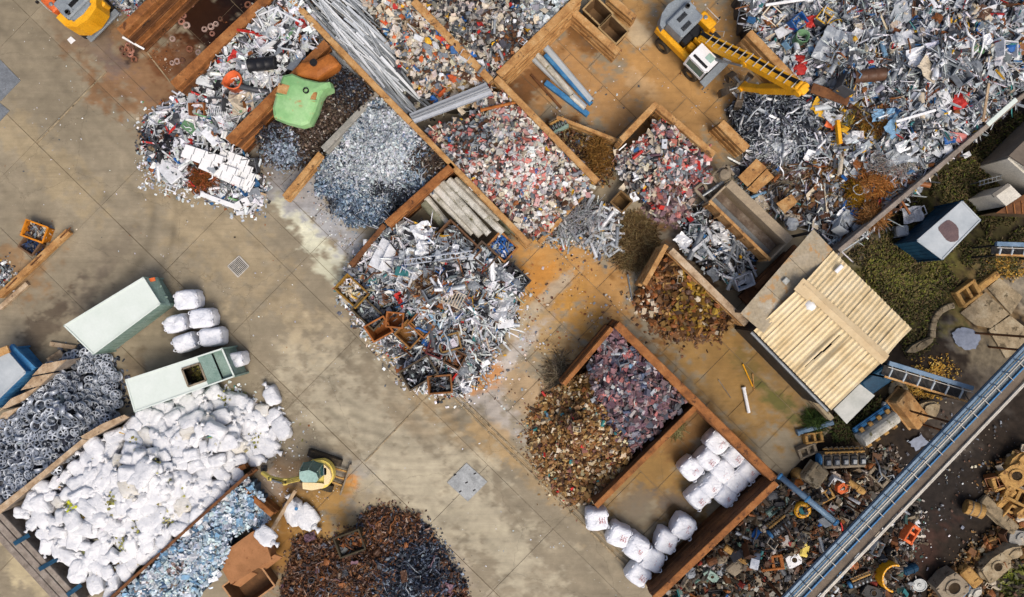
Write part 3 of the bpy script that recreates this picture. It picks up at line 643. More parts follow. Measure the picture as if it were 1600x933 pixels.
# ---------------------------------------------------------------- corrugated shed
def shed():
    R = empty('corrugated_shed', W(1290, 520), 0, 'large shed with straw coloured corrugated roof and a torn sheet', 'shed')
    ze, zr = 3.4, 4.3
    # roof corners as seen: eaves left-lower edge, ridge, right-upper edge
    eA, eB = W(1178, 517, ze), W(1298, 640, ze)         # lower-left eave
    rA, rB = W(1254, 445, zr), W(1381, 561, zr)         # ridge
    fA, fB = W(1302, 392, ze), W(1424, 513, ze)         # far eave
    def slope(A0_, A1_, B0_, B1_, nsheet, tear):
        # A: eave, B: ridge, both running the length of the roof
        for k in range(nsheet):
            t0, t1 = k/nsheet-.004, (k+1)/nsheet+.004; nw = 3; seg = 6; nu = nw*seg; V = []; F = []
            lift = rnd.uniform(0, .012)+(k % 2)*.012
            nvr = 6; tr = tear and k in tear
            for j in range(nvr+1):
                s = j/nvr
                for i in range(nu+1):
                    w = t0+(t1-t0)*i/nu; p = A0_.lerp(A1_, w).lerp(B0_.lerp(B1_, w), s)
                    z = .034*math.cos(2*PI*i/seg)+lift
                    if tr: z += tear[k]*math.sin(PI*s)*(abs(i/nu-.5)*2)**2*(.35 if i/nu > .5 else -.8)
                    e = (A0_-B0_).normalized()*rnd.uniform(-.03, .05) if j == 0 else Vector()
                    V.append(p+Vector((0, 0, z))+(e if j == 0 and i % seg == 0 else Vector()))
            for j in range(nvr):
                for i in range(nu):
                    q = j*(nu+1)+i
                    if tr and ((k == 4 and 1 <= j <= 4 and i in ((8, 9), (8, 9), (9, 10), (9, 10))[j-1][:1+(j in (2, 3))]) or (k == 5 and j in (1, 2, 3) and i == 1+j//3)): continue
                    F.append((q, q+1, q+nu+2, q+nu+1))
            n0 = len(V); V += [p-Vector((0, 0, .025)) for p in V]; F += [tuple(n0+i for i in f[::-1]) for f in F]
            mb = MB(); mb.add(V, F); mb.build('roof_sheet', 'roofstraw', R, smooth=True)
    slope(eA, eB, rA, rB, 8, {4: .35, 5: .2})
    slope(fB, fA, rB, rA, 8, {0: .15})
    d = (rB-rA).normalized()
    for i in range(5):
        a = rA.lerp(rB, i/5); b = rA.lerp(rB, (i+1)/5+.01); mb = MB()
        n_ = Vector((-d.y, d.x, 0))
        for s in (-1, 1): mb.beam(a+n_*s*.15+Vector((0, 0, .10+.002*i)), b+n_*s*.15+Vector((0, 0, .10+.002*i)), .32, .03, up=(s*n_*.35+Vector((0, 0, 1))))
        mb.build('ridge_cap', 'roofcap', R)
    mb = MB(); mb.box(W(1258, 452, zr+.1)-Vector((0, 0, 0)), (.9, .75, .06), rotm('Z', -.7)); mb.build('ridge_cap', 'roofcap', R)
    # flat steel sheet lean-to on the left end, made of three plates
    P0, P1, P2, P3 = W(1271, 358, 3.75), W(1301, 390, 3.75), W(1192, 521, 3.6), W(1156, 490, 3.6)
    for i in range(3):
        a, b = i/3, (i+1)/3-.004; q = [P0.lerp(P3, a), P1.lerp(P2, a), P1.lerp(P2, b), P0.lerp(P3, b)]
        mb = MB(); mb.add([p+Vector((0, 0, .02*i)) for p in q]+[p+Vector((0, 0, .02*i-.04)) for p in q], [(3, 2, 1, 0), (4, 5, 6, 7), (0, 1, 5, 4), (1, 2, 6, 5), (2, 3, 7, 6), (3, 0, 4, 7)])
        mb.build('roof_plate', 'roofplate', R)
    # grey plate at the lower end
    q = [W(1303, 640, 3.3), W(1344, 600, 3.3), W(1366, 618, 3.2), W(1322, 662, 3.2)]
    mb = MB(); mb.prism([p[:2] for p in q], 3.22, 3.27); mb.build('roof_plate', 'roofgrey', R)
    # walls under the roof
    def side(p, q, h, m, t=.12):
        a = Vector((p.x, p.y, 0)); b = Vector((q.x, q.y, 0)); mb = MB(); mb.beam(a+Vector((0, 0, h/2)), b+Vector((0, 0, h/2)), t, h); mb.build('wall', m, R)
    e2 = lambda p, s: p.lerp((eA+fB)/2, s)
    side(e2(eA, .03), e2(eB, .03), 3.2, 'darksteel'); side(e2(eB, .03), e2(fB, .03), 3.2, 'bluedark'); side(e2(fB, .03), e2(fA, .03), 3.2, 'feltgrey'); side(e2(fA, .03), e2(eA, .03), 3.2, 'darksteel')
    for p in (P0, P1, P2, P3):
        mb = MB(); b = p.lerp((P0+P2)/2, .06); mb.beam((b.x, b.y, 0), (b.x, b.y, p.z-.06), .14, .14, up=(1, 0, 0)); mb.build('post', 'darksteel', R)
    for p in ((1330, 648), (1356, 618)):
        a = W(*p, 3.2); mb = MB(); mb.beam((a.x, a.y, 0), (a.x, a.y, 3.2), .12, .12, up=(1, 0, 0)); mb.build('post', 'darksteel', R)
    # skylight dome and vent patch
    mb = MB(); mb.lathe([(.34, 0), (.33, .1), (.25, .2), (.1, .26), (0, .27)], 14, ctr=W(1266, 476, 4.02)); mb.build('roof_vent', 'white', R, smooth=True)
    mb = MB(); mb.box(W(1311, 420, 3.85), (.5, .22, .1), rotm('Z', .8), .03); mb.build('roof_vent', 'white', R)
    mb = MB(); mb.box(W(1228, 439, 3.82), (.32, .3, .14), rotm('Z', .8), .03); mb.build('roof_vent', 'roofgrey', R)
    # gutter along the lower-left eave with brackets
    mb = MB(); mb.tube([eA+Vector((-.1, -.08, -.12)), eB+Vector((-.1, -.08, -.12))], .09, 8); mb.build('gutter', 'steel', R)
    return R
shed()
# ---------------------------------------------------------------- heaps (uncountable masses)
WH, LG, GR, DG, BK = (234, 236, 238), (190, 196, 200), (136, 142, 148), (82, 84, 88), (34, 34, 38)
BL, RD, PK, BE, RU, BR, YE, TE, PU, OL = (66, 118, 170), (196, 54, 48), (206, 128, 120), (212, 198, 174), (148, 92, 50), (92, 64, 46), (228, 176, 48), (70, 140, 140), (128, 98, 108), (132, 116, 56)
P_MIX = [(5.5, WH, .1), (4.4, LG, .3), (3.2, GR, .4), (2, DG, .3), (2.4, BK), (.4, BL), (.22, RD), (.8, BE), (.8, RU), (.25, YE), (.2, TE), (.6, BR)]  # BK weighted up to paint the black shaded gaps between pieces
P_WHITEMIX = [(7, WH), (3, LG, .3), (1.6, GR, .3), (1.2, BK), (.35, BL), (.3, RD), (.4, RU), (.15, (120, 170, 120)), (1, DG)]
P_PINK = [(5.5, (222, 216, 208)), (2.2, (204, 158, 148)), (1.6, (178, 104, 92)), (2, BE), (2, GR), (1.5, DG), (.8, BR), (.22, BL), (.2, RD), (.15, YE)]
P_GREY = [(3.5, (198, 192, 182)), (3, (150, 144, 136)), (2.4, DG), (1.4, BK), (1.4, BR), (1, BE), (.2, RD), (.2, YE), (.15, BL)]
P_COL = [(4, (216, 208, 196)), (2.5, BE), (2, GR), (1.6, (176, 150, 120)), (1.2, RU), (.45, BL), (.5, (216, 110, 60)), (.3, YE), (.3, RD), (1.2, DG)]
P_PURPLE = [(3, (128, 104, 108)), (2.6, (150, 112, 112)), (2.4, (110, 110, 122)), (1.6, (170, 160, 160)), (1.6, (78, 66, 70)), (1, (92, 102, 124)), (.5, (190, 120, 116)), (.6, (206, 204, 204))]
P_BROWNCHIP = [(3.4, (150, 112, 66)), (3, (124, 88, 50)), (2.2, (176, 142, 92)), (1.4, (214, 196, 160)), (2, (88, 62, 40)), (.15, RD), (.15, TE), (.5, (140, 96, 84))]
P_BLOCK = [(3, (122, 84, 48)), (3, (104, 72, 44)), (1.6, (146, 104, 62)), (1, (160, 126, 76)), (1.6, (76, 54, 38))]
P_OLIVE = [(3, (150, 118, 40)), (2, (128, 96, 38)), (2, (172, 138, 58)), (1.5, (100, 76, 40))]
P_SILVER = [(2.6, (220, 225, 230), .5), (2.4, (170, 178, 188), .6), (2.4, (104, 112, 124), .6), (2.4, (54, 60, 70), .5), (2, BK)]
P_SHAVW = [(6, (222, 228, 232), .2), (3, (190, 200, 208), .3), (1, (130, 142, 154), .3)]
P_SHAVB = [(4, (150, 172, 194), .3), (3, (100, 120, 142), .4), (2, (60, 74, 92), .4), (2, (196, 208, 218), .3)]
P_SHAVD = [(4, (58, 62, 70), .4), (3, (38, 40, 46), .3), (2, (104, 112, 122), .5), (.7, (180, 186, 190), .4)]
P_SHAVBR = [(4, (84, 68, 56), .2), (3, (60, 50, 44), .2), (2, (120, 104, 90), .2), (.7, (190, 182, 172), .2)]
P_ICE = [(6, (212, 224, 230), .15), (4, (182, 202, 216), .2), (2, (142, 168, 188), .2), (.8, (98, 124, 148), .2), (.3, (150, 130, 120))]
P_RUSTSW = [(3.4, (112, 74, 50)), (3, (84, 58, 44)), (2, (138, 98, 66)), (1.6, (60, 48, 44)), (1, (160, 136, 120)), (.6, (104, 108, 120))]
P_BLUESW = [(3, (60, 66, 78), .4), (2.4, (92, 104, 122), .4), (2.4, (40, 42, 50), .3), (1, (146, 158, 172), .4), (1, (84, 64, 58))]
P_ENG = [(3, (62, 54, 46)), (2.6, (92, 80, 64)), (2, (40, 38, 38)), (1.6, (120, 106, 86)), (1.2, (112, 72, 44)), (1.2, (146, 140, 132), .4), (.3, (90, 120, 108)), (.2, (150, 60, 50)), (.7, (196, 190, 178), .3)]
P_BLACKSW = [(4, (40, 40, 46), .2), (2, (66, 70, 80), .3), (1.2, (110, 120, 134), .4), (1.4, (84, 66, 54))]
P_WIRE = [(3, (128, 106, 62)), (2.5, (104, 84, 52)), (2, (152, 132, 88)), (1, (84, 68, 46))]
def chip(cover, a, b, pal, tilt=.7): return ('plate', cover, (a, b), (.45, 1), (.25, .8), tilt, pal)
def lumps(cover, a, b, pal, tilt=.8): return ('lump', cover, (a, b), (.55, 1), (.4, .9), tilt, pal)
def blocks(cover, a, b, pal, tilt=.5): return ('box', cover, (a, b), (.5, 1), (.2, .55), tilt, pal)
def bars(cover, a, b, pal, w=(.05, .12), tilt=.35): return ('angle', cover, (a, b), w, w, tilt, pal)
def tubes(cover, a, b, pal, w=(.12, .3), tilt=.5): return ('tube', cover, (a, b), w, w, tilt, pal)
def curls(cover, a, b, pal, w=(.3, .9), tilt=.9): return ('curl', cover, (a, b), w, w, tilt, pal)
def wires(cover, a, b, pal, tilt=.5): return ('wire', cover, (a, b), (.04, .09), (.3, .8), tilt, pal)
FH = {}
FH['white'] = heap('scrap_heap', 'loose bits of white household scrap heaped around the tank wall', 'scrap heap',
    [(279, 150, .8), (330, 92, 2.0), (385, 40, 2.3), (440, -10, 2.4), (470, -10, 2.4), (498, 56, 2.3), (470, 88, 2.2), (430, 132, 2.2), (395, 172, 2.0), (352, 214, 1.6), (378, 240, .6), (408, 272, .3), (412, 302, .2), (388, 334, 0), (340, 308, 0), (300, 288, 0), (262, 286, 0), (236, 262, 0), (224, 212, 0), (250, 168, .1)],
    [(400, 100, 2.4), (330, 180, 1.5), (280, 220, .9), (330, 250, .9), (440, 50, 2.5)], (86, 84, 84),
    [chip(.9, 5, 15, P_WHITEMIX, .6), blocks(.35, 5, 14, P_WHITEMIX), bars(.5, 14, 40, P_WHITEMIX), tubes(.25, 8, 20, P_WHITEMIX), wires(.2, 12, 26, P_WHITEMIX), lumps(.25, 5, 11, P_WHITEMIX)],
    [(248, 222, 30, [(4, BK), (3, DG, .3), (2, WH), (1, RD), (1, (60, 80, 100))]), (322, 276, 26, [(4, (120, 70, 36)), (3, (150, 94, 52)), (2, (84, 54, 34)), (1, (206, 110, 70))])])
FH['swarf'] = heap('swarf_heap', 'dark swarf and fine brown turnings under the green tank', 'swarf heap',
    [(398, 212, 1.0), (420, 196, 1.8), (470, 178, 2.2), (520, 96, 2.3), (584, 142, 2.2), (540, 190, 1.6), (503, 228, 1.2), (480, 258, .2), (440, 264, 0), (408, 250, 0)], [(520, 150, 2.0), (450, 225, .9)], (70, 58, 48),
    [chip(1.6, 2.2, 5, P_SHAVBR, .9), curls(.9, 2.5, 6, P_SHAVBR), lumps(.6, 2, 5, P_SHAVBR)], [(425, 205, 30, P_BLACKSW), (440, 240, 32, [(4, (168, 180, 196), .3), (3, (120, 134, 152), .3), (1, (70, 80, 94), .3)]), (545, 130, 34, P_BLACKSW)], .15)
FH['shavings'] = heap('shavings_heap', 'heap of silver white metal shavings shading to blue and black', 'shavings heap',
    [(590, 152, 2.0), (640, 196, 2.2), (690, 252, 2.2), (698, 266, 2.1), (650, 312, 1.7), (604, 350, .8), (560, 356, 0), (520, 332, 0), (498, 302, 0), (498, 264, .3), (540, 204, 1.4)], [(600, 230, 2.6), (560, 290, 1.2)], (120, 128, 136),
    [chip(1.9, 2.2, 5, P_SHAVB, .9), curls(1.0, 2.5, 6.5, P_SHAVB), wires(.3, 6, 14, P_SHAVB), lumps(.6, 2, 4.5, P_SHAVB)],
    [(580, 250, 74, P_SHAVW), (610, 195, 52, P_SHAVW), (545, 322, 34, P_SHAVB), (676, 256, 30, P_SHAVBR), (632, 322, 30, P_SHAVD), (592, 296, 12, P_SHAVD), (512, 320, 14, P_SHAVD)], .16)
tinsel = [bars(.6, 8, 26, P_SHAVD, (.06, .14), .6)]
FH['central'] = heap('scrap_heap', 'tangled loose metal of the great heap in the middle of the yard', 'scrap heap',
    [(545, 418, .6), (580, 382, 1.0), (618, 348, 1.4), (665, 348, 2.0), (690, 378, 2.1), (740, 408, 2.0), (790, 420, 1.6), (812, 450, 1.0), (802, 500, .5), (776, 540, .2), (754, 580, 0), (720, 606, 0), (690, 612, 0), (650, 596, 0), (612, 545, 0), (570, 512, 0), (530, 458, 0)],
    [(690, 450, 2.7), (640, 420, 2.1), (740, 480, 2.2), (690, 530, 1.4)], (84, 84, 84),
    [chip(.9, 5, 15, P_MIX, .6), bars(.9, 16, 56, P_MIX, (.02, .05), .25), bars(.4, 14, 40, [(4, WH), (3, LG)], (.03, .08), .2), tubes(.2, 8, 24, P_MIX), wires(.4, 12, 30, P_MIX), lumps(.4, 5, 11, P_MIX), curls(.12, 6, 14, P_MIX), blocks(.3, 5, 13, P_MIX)],
    [(665, 455, 28, [(3, RU), (2, BE), (2, GR), (1, BR)]), (600, 400, 30, [(6, WH), (2, LG)]), (780, 480, 24, [(6, WH), (2, LG)])], .3)
FH['bargrit'] = heap('chip_heap', 'coloured plastic and metal chips beside the silver bars', 'chip heap',
    [(560, -10, 2.2), (645, -10, 2.2), (700, 58, 2.3), (768, 128, 2.2), (770, 142, 1.9), (730, 172, 1.0), (690, 172, .9), (655, 140, 1.6), (600, 50, 1.9)], [(700, 110, 1.9)], (112, 104, 92),
    [chip(1.3, 5, 12, P_COL, .6), blocks(.5, 5, 12, P_COL), lumps(.5, 4, 10, P_COL), bars(.15, 10, 20, P_COL)], [(720, 150, 30, [(3, (170, 140, 90)), (2, BE), (2, (120, 100, 70))])], .2)
FH['barbed'] = heap('chip_heap', 'dark scrap bed underneath the bundle of silver bars', 'chip heap',
    [(466, -10, 1.2), (560, -10, 1.4), (606, 50, 1.2), (655, 140, .8), (690, 172, .3), (642, 188, .3), (590, 132, .8), (520, 70, 1.0)], [(570, 60, 1.1)], (70, 70, 70),
    [chip(.5, 4, 10, P_GREY, .6)], (), .1)
FH['greychip'] = heap('chip_heap', 'grey and beige shredded chips with pale stones in the corner', 'chip heap',
    [(650, -12, 2.2), (780, -12, 2.4), (898, -12, 2.2), (842, 48, 2.2), (779, 112, 2.2), (768, 122, 2.2), (700, 52, 2.2)], [(760, 40, 2.5)], (92, 86, 78),
    [chip(1.4, 4.5, 11, P_GREY, .6), blocks(.6, 4, 11, P_GREY), lumps(.5, 4, 9, P_GREY)], [(860, 12, 44, [(6, (196, 204, 206)), (2, (160, 168, 170)), (1, GR)]), (800, 70, 30, [(3, BR), (3, DG), (2, RU)])], .2)
FH['pink'] = heap('chip_heap', 'big heap of pink and white crushed chips between two ochre walls', 'chip heap',
    [(690, 196, 1.6), (740, 176, 1.0), (765, 142, 1.8), (790, 146, 2.2), (832, 192, 2.2), (882, 240, 2.2), (930, 288, 2.0), (902, 312, 1.6), (870, 344, 1.2), (842, 376, .8), (826, 372, 1.4), (770, 318, 2.0), (706, 252, 2.2), (660, 205, 1.6)], [(810, 240, 3.0), (850, 300, 2.4), (750, 220, 2.2)], (120, 104, 96),
    [chip(1.3, 4.5, 11, P_PINK, .6), blocks(.9, 4, 11, P_PINK), lumps(.5, 4, 9, P_PINK), bars(.1, 8, 18, P_PINK)], [(730, 205, 40, [(3, GR), (3, DG), (2, BR), (1, PK), (1, BE)]), (880, 320, 28, P_GREY), (820, 270, 40, [(7, (226, 222, 216)), (2, PK)])], .22)
FH['redsmall'] = heap('chip_heap', 'small heap of white, red and grey chips inside the ochre corner', 'chip heap',
    [(958, 240, .6), (1000, 222, 1.6), (1028, 184, 1.8), (1060, 202, 2.0), (1108, 238, 2.0), (1112, 272, 1.6), (1092, 300, 1.0), (1075, 340, .4), (1035, 345, .3), (1008, 318, .4), (975, 290, .5)], [(1050, 240, 2.5), (1020, 275, 1.6)], (100, 86, 80),
    [chip(1.2, 5, 12, P_PINK, .6), blocks(.7, 4, 11, P_PINK), lumps(.5, 4, 9, P_PINK), bars(.15, 8, 20, P_PINK)], [(1080, 260, 34, [(1, RD), (2, PK), (3, (150, 110, 110)), (3, GR), (2, DG), (1, WH)]), (990, 280, 30, P_GREY), (1040, 325, 34, [(4, (150, 116, 116)), (3, (128, 104, 110)), (2, (176, 150, 140)), (1, (110, 80, 64))])], .2)
FH['cornerdirt'] = heap('scrap_heap', 'brown dirt and small rusty bits behind the slanting plank', 'scrap heap',
    [(862, 190, .7), (940, 232, .8), (962, 262, .5), (950, 292, .7), (930, 284, 1.4), (862, 215, 1.2)], [(905, 235, .8)], (92, 64, 44), [lumps(1.1, 2.5, 7, P_BLOCK), chip(.5, 3, 8, P_GREY), wires(.3, 8, 18, P_WIRE)], (), .1)
FH['bartips'] = heap('scrap_heap', 'spilled offcuts at the foot of the pink chip heap', 'scrap heap',
    [(846, 376, .1), (872, 344, .8), (905, 312, 1.0), (952, 318, .6), (972, 338, .4), (962, 400, 0), (930, 392, 0), (902, 376, 0), (870, 378, 0)], [(915, 345, .7)], (120, 110, 104), [chip(1.0, 4, 10, P_GREY), bars(.9, 14, 34, [(4, LG, .4), (2, WH, .2), (2, GR, .5)], (.08, .14), .2)], (), .1)
FH['great'] = heap('scrap_heap', 'loose shredded metal filling the great heap along the boundary wall', 'scrap heap',
    [(1156, -12, 1.6), (1400, -12, 3.0), (1625, -12, 3.0), (1625, 100, 2.8), (1600, 140, 2.4), (1545, 190, 2.2), (1480, 245, 2.0), (1420, 305, 1.6), (1345, 370, 1.6), (1310, 395, 1.0), (1268, 352, .8), (1210, 330, .4), (1150, 275, .2), (1180, 245, .3), (1275, 240, 1.6), (1276, 160, 2.0), (1240, 118, 2.0), (1172, 48, 1.8)],
    [(1330, 90, 3.6), (1480, 80, 4.0), (1430, 190, 3.0), (1300, 280, 1.4), (1560, 80, 3.6)], (92, 90, 88),
    [chip(1.0, 5, 17, P_MIX, .6), bars(.7, 16, 54, P_MIX, (.02, .05), .25), bars(.3, 14, 40, [(4, WH), (3, LG)], (.03, .08), .2), tubes(.15, 8, 22, P_MIX), wires(.3, 12, 30, P_MIX), lumps(.5, 5, 12, P_MIX), curls(.1, 6, 14, P_MIX), blocks(.45, 5, 14, P_MIX)],
    [(1310, 300, 60, [(3, (112, 80, 50)), (3, (140, 104, 62)), (2, GR), (2, BR), (1, WH), (1, OL)]), (1220, 290, 50, [(3, (150, 122, 92)), (2, WH), (2, (150, 110, 110)), (2, BR), (1, GR)]), (1330, 195, 40, [(3, OL), (2, YE), (3, BR), (2, DG), (2, GR)]), (1290, 340, 40, [(3, GR), (2, DG), (2, WH), (2, BR)])], .45, .035)
FH['tinsel'] = heap('tinsel_heap', 'shiny tangle of silver black metal strips below the excavator arm', 'strip heap',
    [(1138, 172, .3), (1160, 150, 1.0), (1210, 142, 1.6), (1274, 158, 2.0), (1276, 240, 1.6), (1230, 258, .9), (1184, 246, .7), (1170, 226, .9)], [(1222, 190, 2.0)], (44, 46, 54),
    [bars(2.4, 9, 26, P_SILVER, (.03, .08), .6), wires(.5, 9, 20, P_SILVER), chip(.6, 4, 10, P_SILVER, .8)], [(1215, 235, 30, [(6, (232, 236, 240), .3), (2, LG, .5)])], .25)
FH['loose'] = heap('scrap_heap', 'dark scatter of small scrap below the long truck body', 'scrap heap',
    [(1062, 345, .2), (1100, 318, .4), (1150, 355, .6), (1190, 400, .5), (1160, 452, .6), (1105, 425, .8), (1068, 390, .6)], [(1125, 390, .8)], (70, 64, 58), [chip(.7, 4, 11, P_MIX), bars(.5, 10, 30, P_MIX), tubes(.2, 8, 16, P_MIX), lumps(.3, 4, 9, P_MIX)], (), .12)
FH['blocks'] = heap('block_heap', 'heap of brown rusty blocks and ochre lumps in a corner', 'block heap',
    [(1042, 398, 1.6), (1100, 450, 2.0), (1146, 500, 1.6), (1130, 524, .3), (1080, 530, 0), (1030, 512, 0), (996, 480, 0), (994, 455, .4), (1012, 440, 1.2)], [(1075, 460, 1.8)], (86, 60, 40),
    [blocks(1.3, 5, 13, P_BLOCK, .6), lumps(.8, 5, 11, P_BLOCK), chip(.5, 5, 11, P_BLOCK)], [(1090, 470, 44, P_OLIVE), (1010, 475, 22, [(3, BE), (3, RU), (3, BR)])], .2)
FH['brownchip'] = heap('chip_heap', 'conical heap of rusty brown chips spilling towards the road', 'chip heap',
    [(880, 602, 1.0), (930, 575, 1.8), (938, 630, 1.8), (980, 700, 1.6), (985, 715, 1.4), (932, 782, .8), (905, 790, .1), (870, 770, 0), (835, 730, 0), (824, 690, 0), (835, 645, 0), (862, 612, .1)], [(905, 665, 2.4)], (96, 70, 46),
    [blocks(1.5, 3.5, 9, P_BROWNCHIP, .6), chip(1.0, 4, 10, P_BROWNCHIP), lumps(.6, 4, 8, P_BROWNCHIP)], [(905, 600, 26, [(4, (124, 96, 50)), (3, (96, 72, 40)), (1, BE)])], .15)
FH['purple'] = heap('chip_heap', 'heap of purple grey shredded chips against the rusty wall', 'chip heap',
    [(958, 516, 2.0), (1010, 565, 2.2), (1072, 628, 1.8), (1030, 668, 1.5), (985, 712, 1.2), (945, 660, 1.6), (928, 610, 1.8), (920, 570, 1.8)], [(985, 600, 2.6)], (84, 72, 76),
    [blocks(1.3, 4, 12, P_PURPLE, .6), chip(1.0, 5, 13, P_PURPLE), bars(.2, 10, 22, P_PURPLE, (.1, .2))], (), .18)
FH['ice'] = heap('chip_heap', 'pale blue white metal flakes heaped below the white sacks', 'chip heap',
    [(386, 748, 1.0), (402, 770, 1.0), (424, 806, .6), (400, 824, 1.0), (360, 838, 1.4), (350, 880, 1.4), (318, 920, 1.2), (300, 945, 1.2), (170, 945, 1.6), (262, 862, 1.7), (330, 796, 1.6)], [(310, 850, 1.9)], (110, 136, 160),
    [chip(1.9, 4, 9, P_ICE, .5), blocks(.5, 4, 9, P_ICE), lumps(.4, 3, 7, P_ICE)], [(300, 860, 40, P_ICE), (275, 890, 14, [(3, (150, 130, 124)), (3, (200, 210, 214))])], .12)
FH['rustswarf'] = heap('swarf_heap', 'heap of rusty turnings shading to blue black swarf beside the road', 'swarf heap',
    [(444, 912, .1), (452, 884, .1), (462, 846, .1), (484, 838, .1), (500, 846, .1), (522, 842, .1), (556, 822, .1), (578, 800, .1), (604, 792, .1), (632, 806, .1), (648, 804, .1), (676, 838, .1), (696, 856, .1), (708, 890, .2), (724, 912, .1), (728, 950, .3), (440, 950, .4)], [(600, 890, .9), (530, 910, .7), (660, 920, 1.0), (480, 890, .3)], (78, 58, 46),
    [chip(1.5, 3, 7, P_RUSTSW, .9), curls(1.3, 3, 8, P_RUSTSW), lumps(.6, 3, 7, P_RUSTSW), wires(.4, 8, 20, P_RUSTSW)], [(660, 890, 66, P_BLUESW), (600, 845, 26, P_RUSTSW), (560, 925, 24, P_RUSTSW), (630, 930, 50, P_BLUESW)], .2)
FH['engine'] = heap('machine_scrap', 'dark oily machine scrap between the big engine parts', 'scrap heap',
    [(1030, 940, .3), (1120, 850, .7), (1210, 765, .8), (1262, 742, .4), (1345, 738, .4), (1382, 700, 0), (1400, 735, .1), (1432, 790, .2), (1440, 830, .2), (1412, 880, .2), (1430, 940, .3)], [(1180, 860, 1.2), (1300, 860, 1.1), (1280, 780, .9)], (52, 44, 36),
    [lumps(.9, 5, 14, P_ENG), blocks(.7, 5, 16, P_ENG, .6), tubes(.6, 6, 16, P_ENG, (.25, .7)), curls(.5, 7, 18, P_ENG, (.2, .5)), bars(.4, 12, 32, P_ENG, (.08, .2)), chip(.6, 5, 14, P_ENG)], [(1320, 745, 34, [(3, (120, 88, 58)), (2, (92, 70, 50)), (2, (60, 50, 42)), (1, BE)])], .35, .05)
FH['castbed'] = heap('rubble', 'rusty rubble under the ochre castings at the edge of the yard', 'rubble',
    [(1560, 720, .3), (1625, 690, .6), (1625, 960, .6), (1440, 960, .1), (1470, 900, .1), (1540, 850, .2), (1575, 800, .2), (1540, 770, .1)], [(1600, 800, .8)], (110, 86, 56), [lumps(1.0, 4, 12, [(3, (160, 120, 66)), (3, (116, 86, 52)), (2, (140, 128, 106)), (1, (70, 56, 44))]), chip(.6, 5, 12, P_BLOCK), blocks(.4, 5, 12, P_BLOCK)], [(1590, 915, 50, [(2, (110, 112, 50)), (2, (84, 84, 44)), (2, (70, 60, 46))])], .25)
FH['rimbed'] = heap('rim_bed', 'lower layers of alloy rims in the rim heap', 'rims',
    [(100, 560, .2), (120, 545, .1), (150, 548, 0), (180, 590, 0), (188, 636, .2), (140, 690, .9), (70, 730, 1.2), (-12, 795, 1.3), (-12, 690, 1.3), (40, 640, 1.2), (80, 590, .8)], [(90, 650, 1.7)], (34, 36, 42),
    [tubes(.45, 11, 16, [(3, (110, 118, 130), .4), (2, (66, 72, 82), .4), (2, (40, 44, 52), .4)], (.5, .9), .9), curls(.3, 10, 15, [(3, (176, 184, 194), .5), (2, (84, 90, 100), .5)], (.4, .6))], (), .12)
FH['sackbed'] = heap('sack_bed', 'white sheeting and olive litter between the white sacks', 'sheeting',
    [(34, 804, 1.2), (80, 752, 1.2), (144, 704, 1.2), (206, 666, 1.1), (270, 622, .6), (350, 606, .2), (420, 642, 0), (446, 672, 0), (410, 716, 0), (382, 722, .5), (330, 790, 1.3), (250, 850, 1.4), (160, 925, 1.3), (104, 876, 1.2)], [(220, 740, 2.3), (330, 680, 1.6), (120, 810, 1.8)], (150, 148, 146),  # grey base colour paints the shade in the gaps between sacks
    [chip(.5, 5, 14, [(5, (226, 226, 228)), (1.4, (176, 172, 150)), (1.2, (140, 138, 74)), (.2, YE), (.2, TE)], .5)], (), .2)
FH['boltgrit'] = heap('scrap_heap', 'grey metal bits lying at the end of the timber beam', 'scrap heap', [(-10, 440, .2), (-10, 412, .2), (14, 416, .1), (18, 432, 0), (4, 446, 0)], [(2, 428, .3)], (110, 104, 98), [lumps(1.3, 3, 8, P_MIX), chip(.6, 4, 9, P_MIX)], (), .05)
FH['topbits'] = heap('scrap_heap', 'small heap of white metal bits beyond the tall rusty wall', 'scrap heap', [(178, -10, .4), (228, -10, .4), (214, 14, .1), (196, 20, 0), (182, 8, 0)], [(204, -2, .5)], (150, 150, 150), [chip(1.2, 4, 11, P_WHITEMIX), bars(.6, 8, 20, P_WHITEMIX), tubes(.3, 6, 12, P_WHITEMIX)], (), .05)
